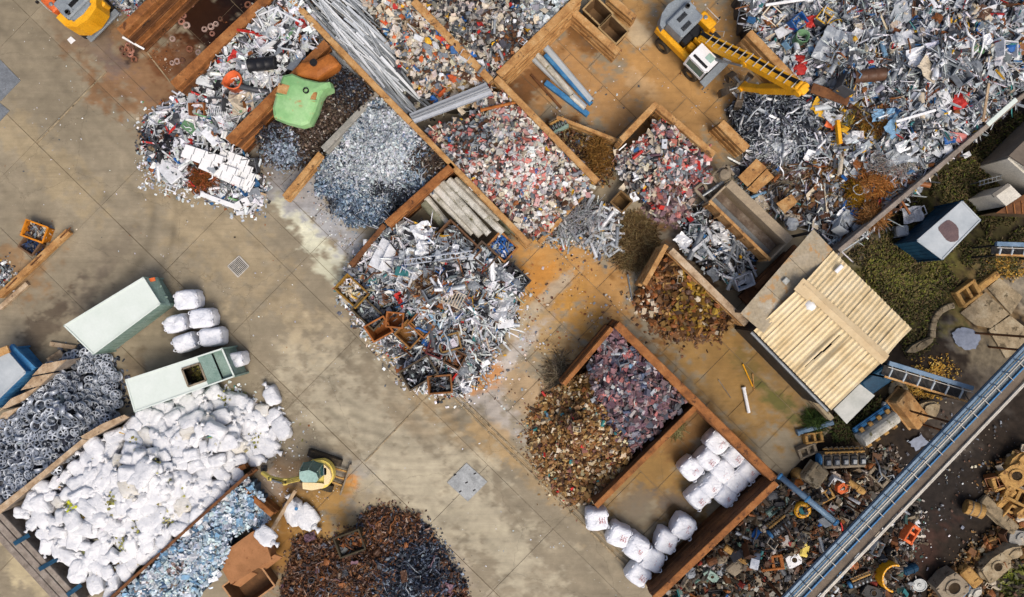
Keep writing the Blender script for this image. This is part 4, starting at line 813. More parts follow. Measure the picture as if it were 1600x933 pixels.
# wire tangles and brush: bundles of thin curved strands
def tangle(px, py, rx, ry, h, n, pal, name, label, cat='wire', L=.9, r=.014, base=None):
    h0 = 0.0
    ch = Chips(); M = 7
    a = rng.uniform(0, 2*PI, n); q = np.sqrt(rng.random(n)); x = px+rx*q*np.cos(a); y = py+ry*q*np.sin(a); z0 = h*(1-q**2)*rng.uniform(.3, 1, n)+.02
    hb = FH[base].h(x, y) if base else np.zeros(n); z0 = z0+hb
    P = Wn(np.stack([x, y, z0], 1)); th = rng.uniform(0, 2*PI, n); k = rng.normal(0, 1.6, n)/L; ln = L*rng.uniform(.5, 1.4, n)
    pts = []
    for i in range(M):
        t = i/(M-1); pts.append(P.copy()); an = th+k*ln*t
        P = P+np.stack([np.cos(an), np.sin(an), rng.normal(0, .22, n)], 1)*(ln/M)[:, None]; P[:, 2] = np.maximum(P[:, 2], hb*.97+.015)
    pts = np.stack(pts, 1); V = []
    off = np.array([[0, 0, r], [0, r*.87, -r*.5], [0, -r*.87, -r*.5]])
    d = np.stack([-np.sin(th), np.cos(th), 0*th], 1)
    V = np.stack([pts+np.array([0, 0, r*1.2]), pts+d[:, None]*r-np.array([0, 0, r*.5]), pts-d[:, None]*r-np.array([0, 0, r*.5])], 2)
    V = V.reshape(-1, 3); f = []
    base_i = (np.arange(n)*M*3)[:, None]
    for i in range(M-1):
        for j in range(3):
            k2 = (j+1) % 3; f.append(base_i+np.array([[i*3+j, i*3+k2, (i+1)*3+k2, (i+1)*3+j]]))
    ch.raw(V, [np.concatenate(f)], np.repeat(palette(pal, n), M*3, 0))
    o = ch.build(name); tag(o, label, cat, kind='stuff'); return o
tangle(990, 378, 38, 44, .35, 2400, [(3, (150, 126, 84)), (2.5, (124, 100, 66)), (2, (172, 150, 106)), (1, (96, 76, 52))], 'brushwood', 'olive brown tangle of thin wire and brush beside the wall arm', 'wire', L=.6)
tangle(934, 245, 18, 30, .5, 800, [(3, (150, 110, 56)), (2, (120, 84, 42)), (1, (176, 136, 76))], 'wire_tangle', 'rusty orange wire bundle near the plank barrier', L=.5, base='cornerdirt')
tangle(872, 588, 12, 32, .3, 420, [(3, (176, 160, 130)), (2, (140, 122, 96)), (1, (110, 92, 70))], 'wire_tangle', 'grey brown wire tangle outside the thin rusty wall arm')
tangle(1372, 288, 34, 20, .6, 1500, [(3, (196, 130, 66)), (2, (214, 156, 90)), (1, (150, 96, 50))], 'wire_tangle', 'copper coloured wire tangle in the great heap near the wall', base='great', L=.5)
tangle(1362, 333, 24, 22, .7, 1400, [(3, (176, 124, 70)), (2, (150, 102, 56)), (1, (204, 156, 100))], 'wire_tangle', 'ball of tan wire near the blue frame', base='great', L=.5)
tangle(1392, 257, 34, 20, .5, 900, [(4, (206, 204, 200), .3), (2, (160, 156, 150), .3), (1, (190, 150, 130))], 'wire_tangle', 'pale silver wire tangle above the copper wire', base='great')
tangle(1372, 190, 28, 16, .3, 700, [(3, (150, 104, 48)), (2, (176, 130, 56)), (1, (110, 76, 40))], 'wire_tangle', 'brown wire tangle in a hollow of the great heap', base='great', L=.7)
tangle(1340, 306, 18, 22, .5, 700, [(3, (190, 146, 40)), (2, (160, 116, 40))], 'wire_tangle', 'ochre yellow wire tangle in the great heap', base='great', L=.5)
tangle(320, 278, 24, 14, .5, 600, [(3, (140, 84, 40)), (2, (104, 66, 38)), (1, (206, 112, 76))], 'wire_tangle', 'rusty cable tangle under the white panel stack', base='white', L=.6)
tangle(905, 340, 30, 18, 1.2, 160, [(4, (190, 192, 194), .4), (2, (150, 150, 150), .4)], 'wire_tangle', 'loose silver wires on the spilled offcuts', L=1.2, base='bartips')
tangle(400, 705, 18, 10, .3, 260, [(3, (120, 116, 50)), (2, (90, 88, 44)), (1, (196, 176, 60))], 'grass_litter', 'olive plant litter by the loose sacks', 'litter', L=.4)
tangle(1058, 668, 9, 12, .5, 260, [(3, (190, 182, 132)), (2, (150, 146, 96))], 'dry_weed', 'dry weed growing by the long rusty wall', 'weed', L=.5)
tangle(1275, 658, 16, 14, .7, 420, [(3, (74, 96, 48)), (2, (104, 126, 64)), (1, (50, 66, 36))], 'weed', 'green weed growing by the corner of the shed', 'weed', L=.7)
tangle(663, 440, 22, 14, .3, 500, [(3, (150, 112, 76)), (2, (190, 160, 120)), (1, (100, 74, 52))], 'wire_tangle', 'tan wire tangle on the crest of the metal heap', base='central', L=.5)
tangle(1225, 275, 30, 20, .2, 300, [(3, (170, 160, 140)), (2, (120, 96, 66))], 'wire_tangle', 'thin pale wires on the flat spill behind the tipper', base='great', L=1.2)
# ---------------------------------------------------------------- machines
def lb(parent, name, m, fn, smooth=False):
    mb = MB(); fn(mb); return mb.build(name, m, parent, smooth=smooth, world=False)
def wheel_at(R, x, y, r, w, z):
    M = rotm('X', PI/2)
    t = lb(R, 'wheel', 'rubber', lambda b: b.lathe([(r*.55, -w/2), (r*.92, -w/2), (r, -w*.36), (r, w*.36), (r*.92, w/2), (r*.55, w/2)], 20, M, (x, y, z), True))
    lb(t, 'rim', 'cast', lambda b: b.lathe([(0, -w*.3), (r*.3, -w*.34), (r*.35, -w*.2), (r*.58, -w*.3), (r*.58, w*.3), (r*.35, w*.2), (r*.3, w*.34), (0, w*.3)], 14, M, (x, y, z)))
mat('clawsteel', [c(66, 58, 50), c(112, 98, 82)], 3, .45, .3, .004)
def excavator(px, py, yaw, label, style):
    R = empty('excavator', W(px, py), yaw, label, 'excavator')
    lb(R, 'chassis', 'darksteel', lambda b: (b.box((-.25, 0, .85), (3.4, 1.1, .5), bev=.08), b.box((-1.4, 0, .6), (.3, 2.0, .25)), b.box((.85, 0, .6), (.3, 2.0, .25)), b.lathe([(.75, 1.08), (.75, 1.25)], 24)))
    for x in (-1.4, .85):
        for y in (-1.0, 1.0): wheel_at(R, x, y, .52, .46, .52)
    def blade(x, z):
        pl = lb(R, 'stabiliser_blade', 'hoodgrey', lambda b: (b.box((x, -.1, z), (.42, 2.3, .1), rotm('Y', .2), .02), b.box((x+.2, -.1, z-.3), (.08, 2.3, .55), None, .02)))
        lb(pl, 'blade_arm', 'darksteel', lambda b: [b.beam((x*.7, s*.5, .7), (x, s*.5, z-.1), .14, .2) for s in (-1, 1)])
    blade(1.75, .95) if style == 'grab' else blade(-2.35, .85)
    lb(R, 'deck', 'yellow', lambda b: (b.box((-.95, -1.05, 1.5), (2.6, .3, .62), bev=.06), b.box((-.75, 1.05, 1.45), (1.9, .28, .5), bev=.06), b.box((-.6, 0, 1.36), (3.0, 1.9, .22))))
    if style == 'grab':
        def cw(b):
            pts = [(-1.9, -1.18), (-2.15, -1.1), (-2.5, -.6), (-2.62, 0), (-2.5, .6), (-2.15, 1.1), (-1.9, 1.18)]; b.prism(pts, 1.2, 2.25)
        lb(R, 'counterweight', 'hoodgrey', cw)
    else:
        def cw(b):
            o = [(-1.3, -1.2), (-2.0, -1.18), (-2.45, -.75), (-2.6, 0), (-2.45, .75), (-2.0, 1.18), (-1.3, 1.2)]; i = [(-1.3, .85), (-1.9, .82), (-2.15, .5), (-2.22, 0), (-2.15, -.5), (-1.9, -.82), (-1.3, -.85)]
            for k in range(6):
                b.prism([o[k], o[k+1], i[5-k], i[6-k]], 1.1, 2.35)
        lb(R, 'counterweight', 'yellow', cw)
        lb(R, 'rear_cover', 'hoodgrey', lambda b: b.box((-1.98, 0, 2.2), (.46, 1.5, .3), bev=.06))
    hd = lb(R, 'engine_hood', 'hoodgrey', lambda b: (b.box((-1.35, -.04, 2.0), (1.2, 1.66, 1.1), bev=.08), b.box((-1.6, .5, 2.57), (.5, .6, .06), bev=.02)))
    for q in ((-1.55, -.1, 2.57), (-1.05, -.28, 2.57)):
        lb(hd, 'vent', 'black', lambda b: [b.box((q[0]+.05*i, q[1], q[2]), (.03, .62, .025)) for i in range(-2, 3)])
    lb(hd, 'exhaust', 'darksteel', lambda b: b.lathe([(.13, 2.5), (.13, 2.7), (.1, 2.72), (.1, 2.6), (0, 2.6)], 12, None, (-1.75, .5, 0)))
    tk = lb(R, 'fuel_tank', 'orange' if style != 'grab' else 'yellow', lambda b: b.box((-.5, .86, 1.95), (1.0, .56, .9), bev=.07))
    lb(tk, 'filler_cap', 'steel', lambda b: b.lathe([(.11, 2.38), (.11, 2.46), (.07, 2.48), (0, 2.48)], 12, None, (-.65, .86, 0)))
    lb(R, 'tool_step', 'darksteel', lambda b: (b.box((.35, .86, 1.5), (.62, .55, .08)), *[b.box((.1+.1*i, .86, 1.55), (.03, .5, .03)) for i in range(6)]))
    lb(R, 'hydraulic_block', 'black', lambda b: (b.box((-.5, .1, 1.95), (.5, .7, .5), bev=.05), b.box((-.55, -.55, 1.9), (.34, .6, .6), bev=.04), *[b.tube([(-.5+.1*i, .35, 2.2), (-.25+.08*i, .2, 2.45), (.1+.03*i, .1, 2.3)], .035, 6) for i in range(5)]))
    lb(R, 'boom_bracket', 'yellow', lambda b: (b.box((-.05, .25, 1.85), (.5, .1, .9), bev=.03), b.box((-.05, -.25, 1.85), (.5, .1, .9), bev=.03), b.box((-.12, -.55, 1.7), (.4, .35, .5), bev=.04)))
    cb = lb(R, 'cab', 'white', lambda b: (b.prism([(.2, -1.35), (1.35, -1.35), (1.55, -1.2), (1.55, -.42), (1.4, -.35), (.2, -.35)], 2.42, 2.62), b.box((.25, -.85, 1.9), (.12, 1.0, 1.1)), *[b.beam((x, y, 1.3), (x, y, 2.45), .09, .09, up=(1, 0, 0)) for x in (.26, 1.45) for y in (-1.28, -.42)], b.box((.85, -.85, 1.45), (1.2, .96, .2))))
    lb(cb, 'window', 'glass', lambda b: (b.box((.86, -1.29, 1.95), (1.1, .03, .9)), b.box((.86, -.41, 1.95), (1.1, .03, .9)), b.box((1.48, -.85, 1.95), (.03, .82, .9))))
    lb(cb, 'roof_window', 'glasspale', lambda b: b.box((1.1, -.62, 2.625), (.44, .38, .03), bev=.01))
    lb(cb, 'roof_strip', 'black', lambda b: b.box((.85, -1.12, 2.63), (1.0, .16, .05), bev=.02))
    # boom, stick
    if style == 'grab':
        P = [Vector((0, 0, 2.2)), Vector((2.6, 0, 4.1)), Vector((5.5, 0, 5.85))]; E = Vector((3.45, 0, 1.6))
    else:
        P = [Vector((0, 0, 2.2)), Vector((2.2, 0, 4.4)), Vector((4.6, 0, 4.6))]; E = Vector((4.9, 0, 2.0))
    def boom(b):
        for i in range(2):
            for s in (-1, 1): b.beam(P[i], P[i+1]+(P[i+1]-P[i]).normalized()*.1, .09, .52 if i == 0 else .46, up=(0, 0, 1), bev=.02); b.v[-32:] = [q+Vector((0, s*.24, 0)) for q in b.v[-32:]]
            b.beam(P[i], P[i+1], .44, .06); b.v[-8:] = [q-Vector((0, 0, .16)) for q in b.v[-8:]]
        for i in range(3): b.lathe([(.2, -.34), (.2, .34)], 14, rotm('X', PI/2), P[i])
        b.beam(P[2]+Vector((-.35, 0, .1)), P[2]+Vector((.18, 0, -.05)), .5, .3, bev=.06)
    bm = lb(R, 'boom', 'yellow', boom)
    for i in range(2): lb(bm, 'top_plate', 'yellow', lambda b: b.beam(P[i]+Vector((0, -.14, .24)), P[i+1]+Vector((0, -.14, .22)), .24, .04))
    def hoses(b):
        for k in range(4):
            y = .03+.055*k; b.tube([P[0]+Vector((-.2, y, .2)), P[0].lerp(P[1], .5)+Vector((0, y, .12)), P[1]+Vector((0, y, .2)), P[1].lerp(P[2], .5)+Vector((0, y, .1)), P[2]+Vector((-.3, y, .15))], .03, 6)
    lb(bm, 'hose', 'black', hoses)
    for k in range(13):
        t = (k+1)/14; q = P[0].lerp(P[1], t*2) if t < .5 else P[1].lerp(P[2], t*2-1)
        lb(bm, 'hose_clamp', 'rail', lambda b: b.box(q+Vector((0, 0, .3)), (.05, .62, .04)))
    def stick(b):
        d = (E-P[2]).normalized(); m = P[2].lerp(E, .7)+Vector((.12, 0, 0))
        b.beam(P[2]-d*.25, m, .42, .46, up=(1, 0, 0), bev=.04); b.beam(m, E, .36, .36, up=(1, 0, 0), bev=.04); b.lathe([(.17, -.28), (.17, .28)], 12, rotm('X', PI/2), E)
    lb(R, 'stick', 'yellow', stick)
    lb(R, 'lift_cylinder', 'steel', lambda b: [(b.tube([(.5, s*.42, 1.5), Vector((.5, s*.42, 1.5)).lerp(P[1]+Vector((0, s*.42, 0)), .6)], .1, 10), b.tube([Vector((.5, s*.42, 1.5)).lerp(P[1]+Vector((0, s*.42, 0)), .55), P[1]+Vector((0, s*.42, 0))], .06, 10)) for s in (-1, 1)])
    lb(R, 'stick_cylinder', 'steel', lambda b: (b.tube([P[1]+Vector((.3, 0, -.3)), P[1].lerp(P[2], .75)+Vector((0, 0, -.5))], .09, 10), b.tube([P[1].lerp(P[2], .7)+Vector((0, 0, -.5)), P[2].lerp(E, .3)], .055, 10)))
    # orange peel grab
    G = E+Vector((-.05, 0, -.12)); z0 = G.z-.15
    gb = lb(R, 'grab_head', 'castgrey', lambda b: (b.tube([E, G], .12, 10), b.lathe([(.12, .15), (.3, .1), (.36, -.1), (.36, -.3), (.2, -.42), (0, -.42)], 14, None, G)))
    for k in range(5):
        a = 2*PI*k/5+.4; d = Vector((math.cos(a), math.sin(a), 0)); n = Vector((-d.y, d.x, 0))
        def prong(b):
            L = [(.28, -.1, .22), (.7, -.06, .38), (1.02, -.36, .42), (1.06, -.76, .34), (.86, -1.06, .18), (.7, -1.16, .06)]
            for i in range(5):
                p0 = G+d*L[i][0]+Vector((0, 0, L[i][1])); p1 = G+d*L[i+1][0]+Vector((0, 0, L[i+1][1])); w0, w1 = L[i][2]/2, L[i+1][2]/2; u = (p1-p0).cross(n).normalized()*.05
                vs = [p0+n*w0+u, p0-n*w0+u, p1-n*w1+u, p1+n*w1+u, p0+n*w0-u, p0-n*w0-u, p1-n*w1-u, p1+n*w1-u]
                for q in vs: q.z = max(q.z, .03-0)
                b.add(vs, [(0, 1, 2, 3), (7, 6, 5, 4), (0, 4, 5, 1), (1, 5, 6, 2), (2, 6, 7, 3), (3, 7, 4, 0)])
        lb(gb, 'grab_claw', 'clawsteel', prong)
        lb(gb, 'grab_cylinder', 'steel', lambda b: b.tube([G+d*.2+Vector((0, 0, .1)), G+d*.66+Vector((0, 0, -.05))], .06, 8))
    # mirrors and lamps
    lb(R, 'hand_rail', 'rail', lambda b: (b.tube([(-.95, 1.12, 2.4), (-.95, 1.12, 2.75), (0, 1.12, 2.75), (0, 1.12, 2.4)], .025, 6), b.tube([(.15, 1.05, 1.6), (.6, 1.15, 2.2), (.75, .9, 2.2)], .025, 6)))
    lb(R, 'mirror', 'black', lambda b: (b.box((-.1, 1.3, 2.5), (.08, .16, .2), bev=.02), b.tube([(-.1, 1.12, 2.5), (-.1, 1.25, 2.5)], .015, 5)))
    return R
excavator(1080, 83, math.radians(-45), 'yellow wheeled excavator with white cab and orange peel grab over scrap', 'grab')
excavator(128, 6, math.radians(135), 'orange wheeled excavator cut off by the top edge near the oily bay', 'rear')
def mini_digger():
    R = empty('mini_digger', W(503, 733), PI, 'small pale yellow tracked digger with green tinted cab near white sacks', 'digger')
    T = Matrix.Rotation(math.radians(-19), 3, 'Z')
    def tr(b, k0): b.v[k0:] = [T @ q for q in b.v[k0:]]
    for s in (-1, 1):
        def track(b):
            k0 = len(b.v); n = 16; pts = []
            L, r = .78, .25
            for k in range(9): a = PI/2+PI*k/8; pts.append((-L+r*math.cos(a), r+r*math.sin(a)))
            for k in range(9): a = -PI/2+PI*k/8; pts.append((L+r*math.cos(a), r+r*math.sin(a)))
            for (x, z) in [(p[0], p[1]+.01) for p in pts]: pass
            m = len(pts); vs = [(x, s*.78-.19, z+.01) for x, z in pts]+[(x, s*.78+.19, z+.01) for x, z in pts]
            b.add(vs, [tuple(range(m)), tuple(range(2*m-1, m-1, -1))]+[(i, m+i, m+(i+1) % m, (i+1) % m) for i in range(m)])
            for i in range(13): b.box((-.78+i*.13, s*.78, .52), (.05, .4, .035)); b.box((-.78+i*.13, s*.78, .012), (.05, .4, .02))
            tr(b, k0)
        lb(R, 'track', 'rubber', track)
    def under(b):
        k0 = len(b.v); b.box((0, 0, .4), (1.0, 1.2, .26)); b.lathe([(.4, .5), (.4, .66)], 18); tr(b, k0)
    lb(R, 'undercarriage', 'darksteel', under)
    def bl(b):
        k0 = len(b.v); b.box((-1.52, 0, .26), (.1, 1.85, .42), rotm('Y', -.15), .02); tr(b, k0)
    bd = lb(R, 'dozer_blade', 'castgrey', bl)
    def ba(b):
        k0 = len(b.v)
        for s in (-1, 1): b.beam((-.6, s*.38, .35), (-1.5, s*.42, .26), .09, .12)
        b.tube([(-.6, 0, .45), (-1.45, 0, .35)], .06, 8); tr(b, k0)
    lb(bd, 'blade_arm', 'cast', ba)
    def house(b):
        pts = [(.35, -.72), (.1, -.76)]+[(-.2+.78*math.cos(a), .82*math.sin(a)) for a in np.linspace(-1.75, -PI, 6)]+[(-.2+.78*math.cos(a), .82*math.sin(a)) for a in np.linspace(PI-.2, 1.75, 6)]+[(.1, .8), (.55, .78), (.62, .5), (.5, .3), (.3, .1)]
        b.prism(pts, .68, 1.18)
    lb(R, 'house', 'paleyellow', house)
    lb(R, 'side_cover', 'cream', lambda b: b.prism([(.72, .42), (.7, .78), (.2, .86), (-.4, .74), (-.55, .5), (-.2, .45)], 1.1, 1.34))
    lb(R, 'rear_cover', 'cream', lambda b: b.prism([(-.5, -.6), (-.82, -.3), (-.92, .1), (-.75, .5), (-.5, .55), (-.52, 0)], 1.1, 1.4))
    cb = lb(R, 'cab', 'glasspale', lambda b: b.prism([(.62, -.02), (.62, -.4), (.1, -.5), (-.3, -.32), (-.42, 0), (-.3, .18), (.4, .18)], 2.1, 2.2))
    def win(b):
        a = [(.66, .16), (.7, -.66), (.15, -.78), (-.4, -.6), (-.5, .0), (-.3, .18)]
        t = [(.6, .16), (.6, -.42), (.1, -.5), (-.3, -.36), (-.42, 0), (-.3, .16)]
        for i in range(6):
            j = (i+1) % 6; b.add([(*a[i], 1.15), (*a[j], 1.15), (*t[j], 2.12), (*t[i], 2.12)], [(0, 1, 2, 3)])
        n = len(b.v); b.v += [Vector((q.x*.97, q.y*.97, q.z)) for q in b.v[:n]]; b.f += [tuple(n+i for i in f[::-1]) for f in b.f[:6]]
    lb(cb, 'window', 'glass', win)
    lb(cb, 'cab_frame', 'mintdark', lambda b: [b.tube([(x, y, 1.15), (x*.88, y*.68, 2.15)], .035, 6) for x, y in ((.7, -.66), (.15, -.78), (-.4, -.6))])
    lb(R, 'engine_grille', 'hoodgrey', lambda b: b.box((-.56, -.22, 1.3), (.22, .46, .2), bev=.03))
    B = [Vector((.6, .18, 1.0)), Vector((1.5, .22, 1.9)), Vector((2.5, .1, 1.55)), Vector((3.1, -.02, .9))]
    def boom(b):
        b.beam(B[0], B[1], .24, .3, bev=.03); b.beam(B[1]-Vector((.05, 0, 0)), B[2], .22, .26, bev=.03); b.lathe([(.13, -.17), (.13, .17)], 10, rotm('X', PI/2), B[1])
    bm = lb(R, 'boom', 'paleyellow', boom)
    lb(bm, 'hose', 'black', lambda b: [b.tube([B[0]+Vector((0, s*.06, .2)), B[1]+Vector((0, s*.06, .22)), B[2]+Vector((0, s*.06, .16))], .02, 5) for s in (-1, 0, 1)])
    lb(R, 'stick', 'paleyellow', lambda b: (b.beam(B[2]+Vector((-.25, .03, .22)), B[3], .18, .22, bev=.02), b.lathe([(.1, -.14), (.1, .14)], 10, rotm('X', PI/2), B[2])))
    lb(R, 'stick_cylinder', 'steel', lambda b: b.tube([B[1]+Vector((.1, 0, .3)), B[2]+Vector((-.3, .02, .42))], .05, 8))
    lb(R, 'boom_cylinder', 'steel', lambda b: b.tube([(.7, .2, .75), B[1].lerp(B[0], .3)-Vector((0, 0, .2))], .055, 8))
    gr = lb(R, 'gripper', 'darksteel', lambda b: (b.tube([B[3], B[3]+Vector((.05, -.1, -.3))], .08, 8), b.box(B[3]+Vector((.05, -.15, -.35)), (.35, .35, .2), bev=.04)))
    for s in (-1, 1):
        lb(gr, 'gripper_jaw', 'castgrey', lambda b: (b.beam(B[3]+Vector((.05+s*.15, -.2, -.4)), B[3]+Vector((.05+s*.38, -.5, -.55)), .4, .06), b.beam(B[3]+Vector((.05+s*.38, -.5, -.55)), B[3]+Vector((.05+s*.18, -.85, -.8)), .38, .06)))
mini_digger()
# ---------------------------------------------------------------- soft bags
def superbox(nu, nv, e1, e2, dims, seed, amp, freq=3.0, crease=0.0):
    r = np.random.default_rng(seed); V = []; F = []
    f = lambda w, e: np.sign(w)*abs(w)**e
    us = np.linspace(-PI/2, PI/2, nu); vs = np.linspace(-PI, PI, nv, endpoint=False)
    ph = r.uniform(0, 6, 12)
    for u in us:
        for v in vs:
            x = f(math.cos(u), e1)*f(math.cos(v), e2); y = f(math.cos(u), e1)*f(math.sin(v), e2); z = f(math.sin(u), e1)
            d = amp*(math.sin(freq*x*2+ph[0]+y)+math.sin(freq*y*2.3+ph[1]-z)+math.sin(freq*z*2+ph[2]+x*1.5)+.6*math.sin(freq*4.7*(x+y*.6)+ph[3])+.6*math.sin(freq*4.1*(y-x*.5+z)+ph[4]))/3
            d += crease*abs(math.sin(v*7+ph[5]+2*z))*(.5+.5*math.sin(v*2+ph[6]))*max(0, 1-abs(z)*.6)
            V.append(Vector((x*(1+d)*dims[0]/2, y*(1+d)*dims[1]/2, z*(1+d*.6)*dims[2]/2)))
    for i in range(nu-1):
        for j in range(nv): F.append((i*nv+j, i*nv+(j+1) % nv, (i+1)*nv+(j+1) % nv, (i+1)*nv+j))
    return V, F
BAGM = []; LOOPM = []; INKM = []; SPOUTM = []
for s in range(4):
    V, F = superbox(15, 28, .36, .42, (1.28, 1.28, 1.28), s, .09, 2.4, .1)
    for q in V:
        if q.z > .35: q.z -= .05*math.sin(q.x*5+s)*math.cos(q.y*4)
        q.z += .65
    b = MB(); b.add(V, F); BAGM.append(b.mesh('bag_body', 'bag', True))
    b = MB(); b.tube([(0, -.12, 0), (.03, -.08, .15), (.05, .02, .19), (.03, .09, .14), (0, .12, 0)], [.05, .035, .035, .035, .05], 6)
    LOOPM.append(b.mesh('lifting_loop', 'bag', True))
    b = MB(); r2 = random.Random(s)
    for row in range(2+s % 2):
        for k in range(3+s % 3):
            x = .16+row*.13; y = -.16+k*.1; 
            for t in range(2): b.box((x+r2.uniform(-.03, .03), y+r2.uniform(-.03, .03), 1.265), (r2.uniform(.02, .07), r2.uniform(.012, .03), .07), rotm('Z', r2.uniform(-.5, .5)))
    INKM.append(b.mesh('red_print', 'redink'))
def big_bag(px, py, rz, label, group, zs=1.0, sc=1.0, ink=True, z=0.0, tilt=0):
    i = rnd.randrange(4); o = bpy.data.objects.new('big_bag', BAGM[i]); link(o); o.location = W(px, py, z+1.15*zs); o.location.z = z
    o.rotation_euler = (tilt, tilt*.5, rz); o.scale = (sc*rnd.uniform(.96, 1.04), sc*rnd.uniform(.96, 1.04), zs*rnd.uniform(.95, 1.05)); tag(o, label, 'bag', group)
    for sx in (-1, 1):
        for sy in (-1, 1):
            l = bpy.data.objects.new('lifting_loop', LOOPM[i]); link(l, o); l.location = (sx*.6, sy*.36+rnd.uniform(-.12, .12), 1.06); l.rotation_euler = (0, 0, 0 if sx > 0 else PI)
    if ink: k = bpy.data.objects.new('red_print', INKM[i]); link(k, o); k['kind'] = 'stuff'
    return o
GB = 'white big bags in the rusty bay'
for px, py, lab in ((1122, 692, 'white big bag at the top of the block of ten against the rusty wall'), (1107, 718, 'creased white big bag second from the top of the block of ten'), (1081, 734, 'white big bag at the outer side corner of the block of ten'), (1149, 713, 'white big bag beside the long wall, second in its row of the block of ten'),
                    (1131, 737, 'white big bag in the very middle of the block of ten'), (1112, 760, 'white big bag with red stamp, middle of the lower row of ten'), (1092, 779, 'white big bag at the near corner of the block of ten'), (1171, 734, 'white big bag in the wall corner of the block of ten'), (1152, 754, 'white big bag facing the deep brown wall, second from its corner'), (1134, 775, 'flat topped white big bag at the lower tip of the block of ten')):
    big_bag(px, py, math.radians(-44)+rnd.uniform(-.1, .1), lab, GB, .98, rnd.uniform(.86, .93))
for px, py, rz, lab in ((933, 813, .15, 'white big bag standing at the end of the dividing wall'), (967, 838, -.3, 'bulging white big bag, first of the short row on the drain'), (995, 857, -.5, 'white big bag with pink stamp, second of the short row'), (1021, 876, -.5, 'white big bag, third of the short row near the brown wall'), (998, 899, -.6, 'white big bag at the road side of the deep brown wall'), (1042, 848, -.45, 'white big bag standing alone beside the brown wall, lower one'), (1069, 825, -.4, 'white big bag beside the brown wall nearest the block of ten')):
    big_bag(px, py, rz+rnd.uniform(-.12, .12), lab, GB, .96, rnd.uniform(.9, .98))
GC = 'white big bags between the pale green containers'
for px, py, rz, sx, lab in ((290, 468, .12, 1.1, 'white big bag alone at the end of the upper green container'), (273, 506, .3, 1.0, 'white big bag, road side of the pair nearest the upper container'), (314, 497, .12, 1.12, 'white big bag, inner one of the pair nearest the upper container'), (287, 536, .35, 1.0, 'white big bag, road side of the pair nearest the lower container'), (328, 527, .1, 1.12, 'white big bag, inner one of the pair nearest the lower container'), (366, 563, .2, .85, 'white big bag on the end of the lower green container')):
    big_bag(px, py, rz, lab, GC, 1.0, sx*.92, False).scale.y *= .8
SACKM = []; NECKM = []
for s in range(9):
    V, F = superbox(14, 24, .58, .5+.06*(s % 4), (1.04, .78+.06*(s % 3), .56), 50+s, .2, 2.0, .1)
    b = MB(); b.add(V, F); SACKM.append(b.mesh('sack', 'sack' if s < 8 else 'sackdirty', True))
    b = MB(); b.tube([(.44, 0, .06), (.58, .03, .08), (.62, .03, .1), (.76, .06, .12)], [.22, .07, .08, .16], 8); NECKM.append(b.mesh('tied_neck', 'sack' if s < 8 else 'sackdirty', True))
def sack(px, py, z, rz, label, group, sc=1.0, i=None, tilt=.2):
    i = rnd.randrange(9) if i is None else i
    o = bpy.data.objects.new('white_sack', SACKM[i]); link(o); o.location = W(px, py, z+.15); o.rotation_euler = (rnd.uniform(-tilt, tilt), rnd.uniform(-tilt, tilt), rz)
    k = sc*rnd.uniform(.92, 1.06); e = (1.0, 1.08, 1.25)[i % 3] if i < 8 else 1; o.scale = (k*e, k*rnd.uniform(.88, 1.1), k*(1.1 if i % 3 == 0 else .85)); tag(o, label, 'sack', group)
    n = bpy.data.objects.new('tied_neck', NECKM[i]); link(n, o); return o
fs = FH['sackbed']; LM = [((60, 790), 'by the timber wall with blue straps'), ((150, 700), 'along the long timber board'), ((250, 640), 'below the lower green container'), ((350, 630), 'in the bright upper end of the sack heap'), ((420, 670), 'at the loose end of the sack heap'), ((220, 740), 'on the crest of the sack heap'), ((330, 760), 'along the thin dark wall'), ((180, 850), 'on the lower slope of the sack heap'), ((120, 880), 'at the low tip of the sack heap')]
def near(px, py, L): return min(L, key=lambda q: math.hypot(q[0][0]-px, q[0][1]-py))[1]
pts = []; tries = 0
while len(pts) < 225 and tries < 6000:
    tries += 1; x, y = fs.sample(1); x, y = float(x[0]), float(y[0])
    if all(math.hypot(x-a, y-b) > 15.6 for a, b in pts): pts.append((x, y))
for x, y in pts:
    w = near(x, y, LM); i = rnd.randrange(8) if rnd.random() < .95 else 8; k = rnd.choice((.72, .88, 1.06)); ty = {.72: 'small', .88: 'middling', 1.06: 'large'}[k]+' '+('dirty cream' if i == 8 else ('plump white', 'lumpy white', 'long white')[i % 3]); sack(x, y, float(fs.h([x], [y])[0]), rnd.uniform(0, 2*PI), ty+' sack '+w, ty+' sacks '+w, k, i)
for x, y, s, lab in ((425, 618, 1.1, 'white sack lying apart on the road above the sack heap'), (441, 669, 1.2, 'pointed white sack lying at the road end of the sack heap'), (460, 800, 1.25, 'white sack with a blue tag beside the leaning post'), (478, 808, 1.3, 'crumpled white sack leaning on the one with the blue tag'), (415, 838, 1.1, 'white sack thrown on top of the rusty skip'), (399, 708, .8, 'small white sack in the digger gripper'), (381, 712, .9, 'white sack right beside the digger gripper')):
    sack(x, y, .12 if y != 838 else 1.5, rnd.uniform(0, 6), lab, None, s, rnd.randrange(8))
mb = MB(); mb.lathe([(.1, 0), (.1, .03), (0, .03)], 12, None, W(463, 795, .75)); tag(mb.build('blue_tag', 'blue'), 'round blue tag on a white sack', 'tag')
